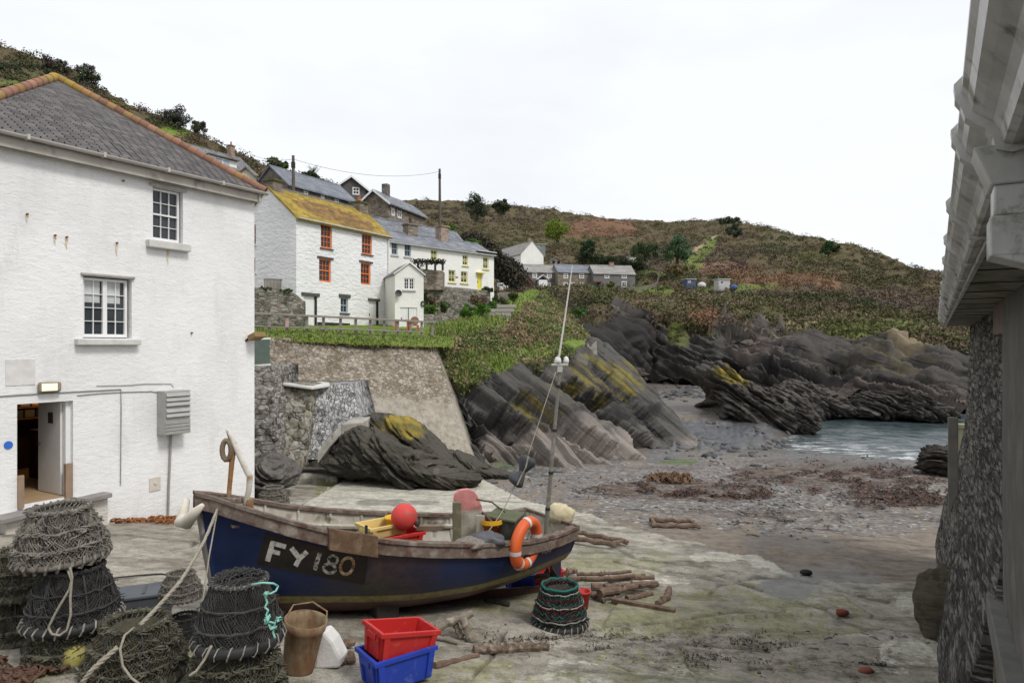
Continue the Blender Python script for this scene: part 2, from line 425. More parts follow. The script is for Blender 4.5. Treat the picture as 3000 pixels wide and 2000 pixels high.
oB, DB = patch('left_hill', hillB, 320, [20, 24, 26, 24], mh, attrB, lambda u, v, T, p, A: (fbm(p/9, 4)-.5)*3.5+(fbm(p/2.5, 4)-.5)*1.4, skirt=(40, 50))
tag(oB, kind='structure')

# scrub cover: heather, gorse, bracken and thorn nobody could count
def scatter(D, n, rmin, rmax, count, size, colfn, seed, keep):
    g = np.random.default_rng(seed); p = D['p'].reshape(-1, 3); u = D['U'].ravel(); v = D['V'].ravel()
    k = keep(u, v, {a: b[:D['U'].shape[0]].ravel() for a, b in D['A'].items()}, D['T'].ravel())
    pa = np.linalg.norm(np.cross(np.gradient(D['p'], axis=1), np.gradient(D['p'], axis=0)), axis=-1).ravel()
    dist = p[:, 1]; wgt = k*pa/dist**1.3; wgt = np.maximum(wgt, 0); wgt /= wgt.sum()
    i = g.choice(len(p), n, p=wgt); r = rmin+(rmax-rmin)*g.random(n)**1.8
    return leaves(p[i]-np.array([0, 0, .15])*r[:, None], r, count, size*(.6+.4*r/rmax), colfn(u[i], v[i], p[i], g), seed=seed, squash=.75)
PAL = np.array([(.05,.06,.022),(.075,.08,.028),(.125,.09,.058),(.105,.082,.066),(.09,.105,.032),(.15,.125,.035),(.165,.13,.085)])
def hcol(u, v, p, g):
    f = np.clip(fbm(p/18, 3)*1.9-.45+.14*(g.random(len(u))-.5), 0, .999); c = PAL[(np.array([2,3,0,2,1,6,4])[np.floor(f*7).astype(int)])]
    for cx, cy, rx, ry, col in [(1745,672,130,34,(.22,.13,.085)),(2110,790,110,26,(.22,.125,.08)),(2330,825,190,20,(.22,.125,.07)),(2060,925,60,22,(.23,.12,.07)),(2560,780,190,70,(.07,.068,.03)),(2440,740,60,30,(.11,.1,.03)),
        (2030,760,220,50,(.075,.058,.05)),(1350,620,300,45,(.08,.06,.05)),(2270,720,60,26,(.045,.06,.025)),(2500,960,220,35,(.1,.11,.035)),(360,310,70,30,(.11,.095,.025)),(480,395,90,18,(.06,.09,.025)),(60,205,140,40,(.03,.042,.018))]:
        m = ell(u, v, cx, cy, rx, ry)[:, None]*.85; c = c*(1-m)+np.array(col)*m
    return c*(.85+.3*g.random((len(u), 1)))
sc = [scatter(DA, 8200, .6, 3.0, 70, .24, hcol, 11, lambda u, v, A, T: (1-A['rock'])*(1-.9*A['grass'])*(1-.9*A['path'])*(T > 1.2)),
      scatter(DA, 900, .3, 1.1, 26, .25, hcol, 13, lambda u, v, A, T: (A['rock'] < .75)*(T > .6)*(T < 4)),
      scatter(DB, 4300, .5, 2.4, 70, .19, hcol, 12, lambda u, v, A, T: (1-.6*A['grass']))]
tag(leafobj('hillside_scrub', sc), 'brown and olive heath scrub covering the hillsides', 'scrub', kind='stuff')

# =============== promontory with dipping rock slabs ===============
prom = [
 (1262, Zc((1358,29.2),(1160,30.3),(1060,31),(1014,31.6),(985,32.6),(962,36),(935,44))),
 (1300, Zc((1358,29),(1160,30.2),(1060,31),(1010,31.8),(975,33),(952,37),(928,45))),
 (1380, Zc((1366,28.2),(1200,29.6),(1080,31.5),(1000,33),(962,34.8),(942,39),(918,48))),
 (1450, Zc((1386,28.3),(1230,30),(1100,32.5),(1020,35),(955,37.5),(928,42),(900,50))),
 (1520, Zc((1388,28.3),(1240,30.5),(1130,33),(1040,36),(950,41),(885,51),(862,60))),
 (1560, Zc((1390,28.3),(1250,31),(1140,34),(1050,37.5),(960,43),(875,55),(845,63))),
 (1600, Zc((1390,28.5),(1256,31.2),(1146,34.5),(1055,38.2),(975,44),(895,55),(858,63))),
 (1640, Zc((1390,28.8),(1262,31.5),(1152,35),(1062,39),(995,44),(930,53),(895,61))),
 (1700, Zc((1388,29.3),(1280,32),(1170,36),(1085,40),(1015,44.5),(985,51),(958,57))),
 (1780, Zc((1380,30.8),(1300,33.5),(1220,37),(1130,41),(1060,45.5),(1022,49),(1004,53))),
 (1860, Zc((1382,32.4),(1300,36),(1240,39),(1180,43),(1130,46.5),(1096,49),(1076,51))),
 (1940, Zc((1350,37.4),(1290,41),(1260,43),(1222,45.5),(1195,47.5),(1176,49.5),(1166,51))),
 (2000, Zc((1322,41.5),(1286,44),(1272,45.5),(1255,47),(1243,48.5),(1235,50),(1230,51))),
 (2045, Zc((1306,44.5),(1283,46.7),(1281,47.3),(1279,48),(1277,49),(1276,50),(1275,51)))]
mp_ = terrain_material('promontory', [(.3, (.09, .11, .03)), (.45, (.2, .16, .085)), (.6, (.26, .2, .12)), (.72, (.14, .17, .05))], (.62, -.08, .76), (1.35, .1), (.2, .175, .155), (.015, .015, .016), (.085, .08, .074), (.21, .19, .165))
# border between rock below and vegetation above
PLX = [1262, 1300, 1380, 1450, 1540, 1590, 1640, 1720, 2100]; PLV = [1100, 1110, 1120, 1075, 1062, 1052, 1040, 1005, 1000]
GLX = [1262, 1300, 1400, 1480, 1530, 1575, 1600]; GLV = [1008, 1000, 972, 955, 905, 870, 840]
def attrP(u, v, T, p):
    nj = (n2(u, v, 30)-.5)*60+(n2(u, v, 9)-.5)*26
    rock = np.clip((v+nj-np.interp(u, PLX, PLV))/8, 0, 1)
    rock = np.maximum(rock, (u > 1715)*1.)
    grass = np.clip((np.interp(u, GLX, GLV)-v+nj*.3)/6, 0, 1)*(u < 1600)
    grass = np.maximum.reduce([grass, ell(u,v,1462,1055,52,36,.4), ell(u,v,1560,1030,90,26,.5)*.8, ell(u,v,1690,1005,60,14,.4), ell(u,v,1380,1080,50,60,.6)*.6])
    rock = rock*(1-ell(u,v,1462,1055,44,30,.4))
    lich = np.maximum.reduce([ell(u,v,1780,1085,95,44,.5)*1., ell(u,v,1850,1120,50,26,.5), ell(u,v,1630,1170,80,48,.6)*.95, ell(u,v,1560,1160,40,30,.6)*.7, ell(u,v,1720,1050,40,20,.4)*.8])
    pale = np.clip((v-1215-nj*.9-(u-1700)*.15)/50, 0, 1)
    black = np.maximum.reduce([ell(u,v,1450,1215,100,44,.3,22), ell(u,v,1385,1260,60,30,.3,20), ell(u,v,1540,1235,70,26,.5,20)*.9, ell(u,v,1760,1150,110,30,.4,20), ell(u,v,1690,1105,60,26,.4,20), ell(u,v,1850,1195,90,24,.4,20)*.9, ell(u,v,1620,1210,110,14,.6,20)*.7, ell(u,v,1500,1330,60,26,.5,20)*.5])  # black lichen zone, also painting in the shade of caves and overhangs
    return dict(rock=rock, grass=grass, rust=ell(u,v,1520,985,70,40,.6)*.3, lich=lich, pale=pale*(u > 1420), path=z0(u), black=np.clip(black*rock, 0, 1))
NP = (.62, -.08, .76)
GULL = [([(1600,1060),(1660,1100),(1760,1172),(1880,1250),(2000,1300)], 1.7, 34), ([(1420,1165),(1500,1240),(1600,1310),(1680,1380)], 1.2, 26), ([(1600,1225),(1700,1300),(1790,1365)], .9, 20), ([(1555,1150),(1680,1240),(1850,1350)], 1.1, 24), ([(1330,1180),(1420,1290),(1500,1380)], 1.1, 26), ([(1480,1120),(1560,1190),(1640,1240)], .7, 18), ([(1760,1060),(1850,1135),(1960,1240)], .8, 18), ([(1700,1250),(1800,1310),(1880,1350)], .6, 14), ([(1380,1100),(1470,1180),(1540,1250)], .8, 20)]
def dispP(u, v, T, p, A):
    r = A['rock']*np.clip(T*3, 0, 1)
    edge = np.clip((2080-u)/90, .3, 1)*np.clip((6.4-T)/.8, .3, 1)
    d = r*edge*(strata(p, NP, 1.7, .45, 9)*1.25+strata(p, NP, .55, .4, 4)*.6+strata(p, NP, .17, .4, 2)*.2-1.25+(fbm(p/3.5, 3)-.5)*.9-crev(p, NP, 1.5, .45, 7, .1)*1.1-crev(p, NP, .6, .4, 4, .14, 5)*.5-crev(p, NP, .22, .4, 2, .2, 9)*.16+(fbm(p/.5, 3)-.5)*.22)
    d = d+(1-A['rock'])*((fbm(p/2.2, 4)-.5)*.9+(fbm(p/.6, 3)-.5)*.3)*(1-.75*A['grass'])
    # undercut black hollow beside the harbour wall, and the gully between the slabs
    for pl, dp, wd in GULL:
        best = np.full(u.shape, 1e9)
        for (x1, y1), (x2, y2) in zip(pl[:-1], pl[1:]):
            L2 = (x2-x1)**2+(y2-y1)**2; tt = np.clip(((u-x1)*(x2-x1)+(v-y1)*(y2-y1))/L2, 0, 1); du_, dv_ = u-x1-tt*(x2-x1), v-y1-tt*(y2-y1)
            sg = np.sign((x2-x1)*dv_-(y2-y1)*du_); ds = np.hypot(du_, dv_)*sg; best = np.where(np.abs(ds) < np.abs(best), ds, best)
        best = best+(n2c(u, v, 22)-.5)*22+(n2c(u, v, 7)-.5)*8
        d = d-r*dp*np.where(best > 0, np.exp(-(best/wd)**2), np.exp(-(best/4.)**2))
    g1 = ell(u,v,1440,1200,85,30,.25,22)+ell(u,v,1375,1250,60,26,.3,20)+ell(u,v,1520,1240,40,24,.4,20)*.6+ell(u,v,1760,1150,80,22,.3,20)*.9+ell(u,v,1690,1110,50,20,.3,20)*.9
    d = d-1.7*np.clip(g1, 0, 1)*r
    return d
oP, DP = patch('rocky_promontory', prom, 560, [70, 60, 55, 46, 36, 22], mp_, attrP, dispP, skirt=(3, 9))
tag(oP, kind='structure')
PALP = np.array([(.25,.19,.11),(.19,.15,.085),(.1,.14,.04),(.14,.18,.055),(.29,.22,.14)])
def pcol(u, v, p, g): return PALP[np.minimum(4, (np.clip(fbm(p/4, 3)*1.6-.3+.5*(g.random(len(u))-.5), 0, .99)*5).astype(int))]*(.7+.6*g.random((len(u), 1)))
sc = [scatter(DP, 2600, .12, .5, 26, .07, pcol, 21, lambda u, v, A, T: (1-A['rock'])*(1-A['grass'])*(T > .8)), scatter(DP, 260, .2, .7, 40, .09, pcol, 22, lambda u, v, A, T: (1-A['rock'])*(1-A['grass'])*(v < 1010))]
tag(leafobj('bank_vegetation', sc), 'dry grass and brambles on the steep bank above the rock slabs', 'vegetation', kind='stuff')
# =============== beach and slipway ===============
def ground_material():
    t = NT('slip_and_beach'); p = t.coord('pos')
    a, b, c_, d = t.noise(p, .5, 8, .65), t.noise(p, 2.2, 8, .7), t.noise(p, 9, 6, .7), t.noise(p, 40, 4, .7)
    conc = t.ramp(a, [(.3, (.18, .16, .13)), (.47, (.27, .245, .2)), (.58, (.34, .315, .265)), (.68, (.26, .245, .2))])
    conc = t.mix(t.math('MULTIPLY', t.ramp(b, [(.5, 0.), (.6, 1.)]), .6), conc, (.115, .1, .07))
    mess = t.math('ADD', t.math('MULTIPLY', t.math('SUBTRACT', b, .5), 1.5), t.math('MULTIPLY', t.math('SUBTRACT', c_, .5), .9))
    alg = t.ramp(t.math('ADD', t.attr('algae'), mess), [(.45, 0.), (.62, .7)]); conc = t.mix(alg, conc, t.ramp(c_, [(.3, (.16, .16, .07)), (.7, (.27, .26, .14))]))
    mess2 = t.math('ADD', t.math('MULTIPLY', t.math('SUBTRACT', t.noise(p, 1.3, 9, .72), .5), 1.7), t.math('MULTIPLY', t.math('SUBTRACT', c_, .5), .7))
    conc = t.mix(t.ramp(t.math('ADD', t.attr('pale'), mess2), [(.44, 0.), (.58, .9)]), conc, t.ramp(c_, [(.35, (.34,.32,.26)), (.6, (.48,.46,.39))]))
    crack = t.math('MULTIPLY', t.attr('crack'), t.ramp(b, [(.38, .2), (.55, 1.)]))
    conc = t.mix(t.math('MULTIPLY', crack, .75), conc, (.06, .052, .036))
    dirt = t.ramp(t.math('ADD', t.math('MULTIPLY', t.attr('dirt'), .5), t.math('MULTIPLY', t.math('SUBTRACT', t.noise(p, 7, 10, .85), .5), 3.2)), [(.45, 0.), (.75, .85)])
    conc = t.mix(dirt, conc, (.075, .058, .04))
    grit = t.ramp(d, [(.32, .62), (.5, 1.), (.66, 1.15)]); conc = t.mix(1., conc, grit, 'MULTIPLY')
    pv = t.voro(p, 9, 'F1', 'Color'); pd = t.voro(p, 9, 'F1')
    sep = t.new('ShaderNodeSeparateColor'); t.l.new(pv, sep.inputs[0])
    peb = t.ramp(sep.outputs[0], [(.1, (.06, .06, .065)), (.5, (.14, .14, .15)), (.88, (.22, .215, .21)), (.98, (.42, .4, .38))])
    sand = t.ramp(b, [(.3, (.115, .1, .085)), (.5, (.19, .155, .12)), (.66, (.15, .13, .11))]); sand = t.mix(t.attr('flat'), sand, t.ramp(b, [(.3, (.06,.065,.075)), (.6, (.15,.155,.17))]))
    pf = t.math('ADD', t.math('MULTIPLY', t.attr('peb'), 1.25), t.math('MULTIPLY', t.math('SUBTRACT', c_, .5), .5), True)
    pm = t.math('GREATER_THAN', pf, t.math('ADD', t.math('MULTIPLY', sep.outputs[1], .85), .1))
    sand = t.mix(t.math('MULTIPLY', pm, t.ramp(pd, [(.35, 1.), (.6, .35)])), sand, peb)
    sand = t.mix(t.math('MULTIPLY', t.ramp(t.noise(p, 6, 8, .8), [(.56, 0.), (.64, 1.)]), .55), sand, (.08, .065, .055))
    wd = t.math('MULTIPLY', t.attr('weed'), t.ramp(t.noise(t.coord('pos', (.8, 2.2, 1), (0, 0, R(-20))), 1.5, 9, .75), [(.42, 0.), (.52, 1.)]))
    sand = t.mix(wd, sand, t.ramp(c_, [(.3, (.05, .032, .022)), (.7, (.11, .074, .05))]))
    sand = t.mix(t.attr('green'), sand, (.08, .12, .03))
    cm = t.ramp(t.math('ADD', t.attr('conc'), t.math('MULTIPLY', t.math('SUBTRACT', b, .5), .8)), [(.42, 0.), (.58, 1.)])
    col = t.mix(cm, sand, conc)
    col = t.mix(1., col, t.ramp(t.noise(p, 3.2, 12, .8), [(.33, .5), (.5, 1.), (.68, 1.35)]), 'MULTIPLY')
    stk = t.noise(t.coord('pos', (.35, 2.2, 1), (0, 0, R(-12))), 1.0, 10, .74); col = t.mix(1., col, t.ramp(stk, [(.36, .55), (.47, 1.), (.62, 1.08), (.7, 1.3)]), 'MULTIPLY')
    wet = t.attr('wet')
    wet = t.ramp(t.math('ADD', wet, t.math('MULTIPLY', t.math('SUBTRACT', b, .5), .8)), [(.22, 0.), (.75, 1.)]); col = t.mix(t.math('MULTIPLY', wet, .62), col, (.045, .045, .045))
    rough = t.ramp(wet, [(0., .9), (1., .28)])
    nm = t.bump(b, .35, .05); nm = t.bump(c_, .5, .03, nm); nm = t.bump(t.math('MULTIPLY', pd, t.attr('peb')), .8, .06, nm); nm = t.bump(d, .35, .006, nm)
    nm = t.bump(t.math('MULTIPLY', crack, -1.), .5, .03, nm)
    return t.fin(col, rough, nm, 0, .35)
CONC = [(-1500,2900),(-1500,1450),(742,1335),(900,1338),(1140,1395),(1300,1372),(1400,1400),(1530,1470),(1690,1492),(1800,1545),(2060,1592),(2250,1640),(2330,1690),(2560,1716),(2800,1700),(3400,1800),(3400,2900)]
APRON = [(860,1490),(1000,1412),(1140,1392),(1300,1374),(1360,1385),(1420,1412),(1470,1440),(1530,1474),(1640,1500),(1500,1545),(1000,1560),(800,1540)]
UPSLAB = [(740,1350),(900,1340),(1020,1365),(1140,1374),(1120,1388),(1030,1404),(985,1420),(880,1412),(740,1440)]
CHAN = [(870,1495),(960,1440),(1010,1412),(1140,1392),(1135,1376),(1030,1402),(985,1420),(930,1452),(840,1490)]
CRACKS = [[(1650,1852),(1790,1838),(1960,1826),(2110,1800),(2300,1792)],[(2085,1742),(2110,1712),(2170,1698),(2290,1688)],[(2385,1708),(2470,1732),(2600,1760)],[(1700,1912),(1900,1880),(2080,1890),(2260,1905),(2420,1880)],[(0,1800),(150,1770),(330,1742),(560,1736)],[(1150,1600),(1020,1700)],[(2050,1660),(2230,1730),(2420,1790),(2560,1850)],[(1800,1640),(1960,1672),(2120,1700)],[(2200,1960),(2420,1930),(2620,1960)],[(1480,1845),(1440,1930),(1380,2000)],[(560,1600),(640,1540),(740,1480)],[(1700,1560),(1860,1630),(2100,1660)]]
SLABS = [([(1850,1700),(2080,1650),(2420,1720),(2560,1800),(2300,1800),(2000,1830),(1760,1850)], .035), ([(1250,1900),(1700,1870),(1980,1890),(2100,2100),(1100,2100)], .03), ([(2260,1905),(2600,1840),(2800,1900),(2800,2100),(2300,2100)], .04)]
def beach():
    U = np.linspace(-500, 3500, 800); Y = np.exp(np.concatenate([np.linspace(math.log(2.6), math.log(32), 330), np.linspace(math.log(32.3), math.log(135), 130)]))
    UU, YY = np.meshgrid(U, Y); X = (UU-1500)/F*YY; Z = gz(X, YY); V = 1010-(Z-EYE)*F/YY
    p = np.stack([X, YY, Z], -1)
    a = (n2(UU, V, 60)-.5)*60; b = (n2(UU+900, V, 60)-.5)*30; u2, v2 = UU+a, V+b*np.clip((V-1200)/500, .25, 1)
    conc = pip(u2, v2, CONC)*1.
    apron = pip(UU+a*.2, V+b*.2, APRON); up = pip(UU+a*.15, V+b*.15, UPSLAB); ch = pip(UU+a*.15, V+b*.15, CHAN)&~up
    s = .5*X+.866*YY
    dz = (fbm(p/2.5, 4)-.5)*.16*np.clip((YY-6)/6, .2, 1)+(fbm(p/.45, 3)-.5)*.03
    dz = dz+apron*.1+up*.26-ch*.12+(~(conc > .5))*((fbm(p/1.1, 4)-.5)*.14)
    flats = ell(UU,V,2120,1285,170,38,.4)+ell(UU,V,1960,1260,60,24,.3)
    dz = dz+np.clip(flats, 0, 1)*(strata(p, (.5,.2,.8), .5, .9, 2.2)-.35)*1.1
    gut = ell(UU,V,1420,1375,120,26,.4)*(UU < 1560); dz = dz+gut*(fbm(p/.6, 4)-.35)*.5
    algae = np.maximum.reduce([ell(UU,V,2150,1790,420,80,.6)*.6, ell(UU,V,2350,1850,170,25,.4)*.8, ell(UU,V,1880,1830,160,50,.5)*.7, ell(UU,V,1800,1650,220,50,.6)*.6, ell(UU,V,1350,1990,200,60,.6)*.6, ell(UU,V,1900,1985,400,70,.7)*.55, ell(UU,V,1150,1440,300,50,.8)*.75, ell(UU,V,500,1960,400,120,.7)*.6, ell(UU,V,1000,1500,200,40,.5)*.4, ell(UU,V,1500,1760,160,60,.6)*.6])
    pale = np.maximum.reduce([apron*.8, up*.9, ell(UU,V,2330,1640,150,40,.6)*.9, ell(UU,V,2120,1630,120,14,.5)*.7, ell(UU,V,1720,1500,150,14,.3)*.6, ell(UU,V,1350,1425,130,22,.4)*.9, ell(UU,V,1000,1480,150,30,.6)*.5, ell(UU,V,2720,1770,90,40,.5)*.55, ell(UU,V,1800,1965,300,45,.6)*.5, ell(UU,V,1950,1700,200,18,.5)*.5, ell(UU,V,2650,1930,90,60,.5)*.6])
    dirt = np.maximum.reduce([ell(UU,V,2000,1905,420,75,.8), ell(UU,V,2520,1960,150,60,.6), ell(UU,V,1560,1900,300,45,.6)*.9, ell(UU,V,1700,1880,200,30,.5), ell(UU,V,900,1960,500,80,.7)*.6, ell(UU,V,150,1930,300,90,.5)*.8, ell(UU,V,2300,1850,400,60,.6)*.45])
    weed = np.maximum.reduce([ell(UU,V,2000,1432,310,26,.5), ell(UU,V,2470,1395,330,46,.5), ell(UU,V,2640,1460,180,30,.5)*.9, ell(UU,V,2050,1455,200,14,.4), ell(UU,V,1960,1372,120,10,.5)*.5, ell(UU,V,2300,1350,120,10,.5)*.5, ell(UU,V,2250,1500,300,12,.6)*.6])
    peb = np.maximum.reduce([ell(UU,V,2250,1420,760,110,.5)*.75, ell(UU,V,2450,1430,420,60,.6), ell(UU,V,2450,1530,320,45,.5)*.6, ell(UU,V,2000,1500,500,50,.7)*.35, ell(UU,V,1650,1385,200,30,.4)*.7])
    wet = np.maximum.reduce([ell(UU,V,2310,1720,90,36,.5)*.95, ell(UU,V,2420,1690,150,40,.6)*.5, ell(UU,V,1900,1335,170,18,.25)*.55, ell(UU,V,1540,1378,150,8,.3)*.6, ch*1., np.clip((1.3-Z)/1.2, 0, 1)*.75, ell(UU,V,2000,1170,260,60,.4)*.6, ell(UU,V,2350,1200,260,70,.4)*.8, ell(UU,V,2300,1590,170,26,.5)*.45, ell(UU,V,1130,1480,180,10,.6)*.6, ell(UU,V,1430,1380,110,20,.4)*.5, np.clip(flats,0,1)*.6, ell(UU,V,1950,1615,300,14,.5)*.4, ell(UU,V,1520,1800,60,30,.4)*.5])
    green = np.maximum.reduce([ch*.55, gut*(n2(UU,V,14) > .5)*.8, ell(UU,V,1990,1352,60,9,.4)*.7, ell(UU,V,1180,1365,220,16,.4)*.6])
    conc = np.where(ch, .1, conc)
    crack = np.zeros(UU.shape)
    for pl in CRACKS:
        for (x1, y1), (x2, y2) in zip(pl[:-1], pl[1:]):
            uu_, vv_ = UU+a*.25, V+b*.35; L2 = (x2-x1)**2+(y2-y1)**2; tt = np.clip(((uu_-x1)*(x2-x1)+(vv_-y1)*(y2-y1))/L2, 0, 1)
            dd = np.hypot((uu_-x1-tt*(x2-x1))*.45, (vv_-y1-tt*(y2-y1))); crack = np.maximum(crack, np.clip(1.5-dd/3.2, 0, 1))
    dz = dz-crack*.03
    # slabs at slightly different heights
    for pl, hh in SLABS: dz = dz+pip(UU+a*.4, V+b*.5, pl)*hh
    flat = np.clip(flats+ell(UU,V,2350,1190,260,60,.5)+ell(UU,V,2230,1240,200,40,.5)*.7+ell(UU,V,1880,1220,90,50,.5)*.5, 0, 1)
    p = np.stack([X, YY, Z+dz], -1)
    me = npmesh('beach_and_slipway', p.reshape(-1, 3), gridfaces(800, len(Y)), {k: x.ravel() for k, x in dict(conc=conc, crack=crack, flat=flat, algae=algae, pale=np.clip(pale, 0, 1), dirt=dirt, weed=weed, peb=peb, wet=np.clip(wet, 0, 1), green=green).items()})
    return tag(link('beach_and_slipway', me, ground_material(), smooth=True), kind='structure'), UU, V, p
oG, GU, GV, GP = beach()
# sea bed / land sheet reaching the horizon
m = MB(); m.quad((-2500, -300, -3), (2500, -300, -3), (2500, 2500, -3), (-2500, 2500, -3))
tag(m.build('sea_bed', M('sea_bed_mud', (.06, .06, .05))), kind='structure')
def sea():
    t = NT('sea_water'); p = t.coord('pos', (1, .6, 1), (0, 0, R(25)))
    w1, w2 = t.noise(p, .9, 6, .6, .4), t.noise(p, .18, 4, .5)
    fo = t.attr('foam'); fn = t.math('MULTIPLY', fo, t.ramp(t.noise(t.coord('pos', (.3, 1.2, 1)), 1.6, 8, .72), [(.52, 0.), (.62, 1.)]))
    c = t.ramp(w1, [(.35, (.022, .042, .046)), (.65, (.085, .11, .115))]); c = t.mix(t.math('MULTIPLY', fo, .4), c, (.15, .16, .16)); c = t.mix(fn, c, (.75, .77, .78))
    nm = t.bump(w1, .55, .35); nm = t.bump(w2, .4, .8, nm)
    t.fin(c, t.ramp(fn, [(0., .16), (1., .8)]), nm, 0, .5)
    X, Y = np.meshgrid(np.linspace(6, 190, 260), np.concatenate([np.linspace(30, 110, 200), np.linspace(112, 420, 60)]))
    p = np.stack([X, Y, X*0], -1); Z = (fbm(p*np.array([.5, .8, 1])/2.2, 4)-.5)*.28
    d = -gz(X, Y); foam = np.clip(1-np.abs(d-.1)/.35, 0, 1)+.35*np.clip(1-d/1.0, 0, 1)
    foam = np.clip(foam, 0, 1)*np.clip((62-Y)/6, 0, 1)
    me = npmesh('sea', np.stack([X, Y, Z*np.clip(d*1.2, 0, 1)+.02], -1).reshape(-1, 3), gridfaces(260, 260), {'foam': foam.ravel()})
    tag(link('sea', me, t.m, smooth=True), kind='structure')
sea()

# =============== stone materials ===============
def stone_material(name, cols, mortar, scale=2.6, zs=1.9, edge=.06, stain=None, white=0, bump=.8, kind='pos', lich=None, hs=1, wst=(1.4,1.4,.7), rend=None):
    if name in _mc: return _mc[name]
    t = NT(name); p0 = t.coord(kind, (hs, hs, zs)); wob = t.new('ShaderNodeTexNoise'); wob.inputs['Scale'].default_value = 3; t.l.new(p0, wob.inputs['Vector'])
    p = t.new('ShaderNodeMix', data_type='RGBA', blend_type='ADD'); p.inputs[0].default_value = .12; t.l.new(p0, p.inputs[6]); t.l.new(wob.outputs['Color'], p.inputs[7]); p = p.outputs[2]
    c = t.voro(p, scale, 'F1', 'Color'); sp = t.new('ShaderNodeSeparateColor'); t.l.new(c, sp.inputs[0]); e = t.voro(p, scale, 'DISTANCE_TO_EDGE')
    n = t.noise(t.coord(kind), 5, 7, .7)
    v = t.math('ADD', t.math('MULTIPLY', sp.outputs[0], .65), t.math('MULTIPLY', n, .4))
    col = t.ramp(v, [(.2+.6*i/(len(cols)-1), k) for i, k in enumerate(cols)])
    em = t.ramp(t.math('ADD', e, t.math('MULTIPLY', t.math('SUBTRACT', n, .5), .08)), [(0., 1.), (edge, 0.)])
    col = t.mix(t.math('MULTIPLY', em, .8), col, mortar)
    if stain:
        f = t.ramp(t.noise(t.coord(kind, (1, 1, .35)), 1.3, 7, .65), [(.5, 0.), (.66, 1.)]); col = t.mix(t.math('MULTIPLY', f, .7), col, stain)
    if white: col = t.mix(t.math('MULTIPLY', t.ramp(t.noise(t.coord(kind, wst), 4.5, 8, .75), [(.5, 0.), (.57, 1.)]), white), col, (.5, .49, .46))
    if lich: col = t.mix(t.ramp(t.noise(t.coord(kind), 1.8, 7, .7), [(.55, 0.), (.68, .8)]), col, lich)
    if rend:
        sz = t.new('ShaderNodeSeparateXYZ'); t.l.new(t.coord('pos'), sz.inputs[0]); zf = t.math('MULTIPLY', t.math('SUBTRACT', rend[0], sz.outputs[2]), .45)
        rf = t.ramp(t.math('ADD', zf, t.noise(t.coord('pos', (1, 1, .6)), 1.0, 8, .7)), [(.52, 0.), (.66, 1.)]); st_ = t.noise(t.coord('pos', (2.5, 2.5, .25)), 2.2, 8, .7)
        col = t.mix(t.math('MULTIPLY', rf, .85), col, t.ramp(st_, [(.3, (.2,.17,.125)), (.48, rend[1]), (.62, (.38,.355,.3)), (.74, (.24,.19,.13))])); e = t.math('MAXIMUM', e, t.math('MULTIPLY', rf, .14))
        tf = t.ramp(t.noise(t.coord('pos', (1, 1, .7)), 2.3, 8, .72), [(.63, 0.), (.7, 1.)]); col = t.mix(t.math('MULTIPLY', tf, .7), col, (.1, .085, .05))
    nm = t.bump(t.math('MINIMUM', e, .14), bump, .25); nm = t.bump(n, .6, .04, nm)
    _mc[name] = t.fin(col, .9, nm, 0, .2); return t.m
MS_quay = stone_material('quay_stone', [(.15,.125,.092),(.22,.185,.14),(.29,.25,.195),(.36,.315,.255)], (.21,.175,.13), 5.5, 1.4, .035, (.16,.12,.075), .25, .9, rend=(5.0, (.3,.27,.22)))
MS_dark = stone_material('weathered_dark_stone', [(.05,.047,.042),(.12,.11,.1),(.2,.185,.165),(.3,.28,.25)], (.07,.062,.055), 3.4, 2, .05, None, .3, 1)
MS_dress = stone_material('limewashed_stone', [(.1,.1,.1),(.28,.28,.28),(.48,.48,.47)], (.12,.12,.12), 9, .6, .05, None, .6, 1)
MS_garden = stone_material('garden_stone', [(.09,.08,.065),(.18,.165,.135),(.28,.255,.215)], (.06,.055,.045), 3.2, 2.4, .06, None, .15, .9)

# =============== harbour walls ===============
def wallpatch(name, cols, nu, nv, mat, amp, thick, label, cat, side=None, big=.25):
    """stone wall: shaped front face plus real depth behind it"""
    us = np.array([c[0] for c in cols], float); K = len(cols[0][1]); U = np.linspace(us[0], us[-1], nu); T = np.linspace(0, K-1, nv)
    V = np.stack([np.interp(U, us, [c[1][k][0] for c in cols]) for k in range(K)]); Y = np.stack([np.interp(U, us, [c[1][k][1] for c in cols]) for k in range(K)])
    O = np.stack([np.interp(U, us, [(c[1][k][2] if len(c[1][k]) > 2 else 0) for c in cols]) for k in range(K)])
    V = np.stack([np.interp(T, range(K), V[:, i]) for i in range(nu)], 1); Y = np.stack([np.interp(T, range(K), Y[:, i]) for i in range(nu)], 1); O = np.stack([np.interp(T, range(K), O[:, i]) for i in range(nu)], 1)
    UU = U[None]+O; p = np.stack([(UU-1500)/F*Y, Y, EYE+(1010-V)/F*Y], -1)
    q = p.copy(); q[..., 1] += (fbm(p/.4, 4)-.5)*amp+(fbm(p/2.2, 2)-.5)*big
    back = q[:, ::-1].copy(); back[..., 1] = q[:, ::-1, 1]+thick
    ring = np.concatenate([q, back], 1); n = 2*nu; Vv = ring.reshape(-1, 3); fs = []
    for j in range(nv-1):
        for i in range(n):
            k = (i+1) % n; fs.append((j*n+i, j*n+k, (j+1)*n+k, (j+1)*n+i))
    e = (nv-1)*n
    for i in range(nu-1):
        fs.append((e+i, e+i+1, e+n-2-i, e+n-1-i)); fs.append((i+1, i, n-1-i, n-2-i))
    o = link(name, npmesh(name, Vv, np.array(fs)), mat, smooth=False)
    return tag(o, label, cat)
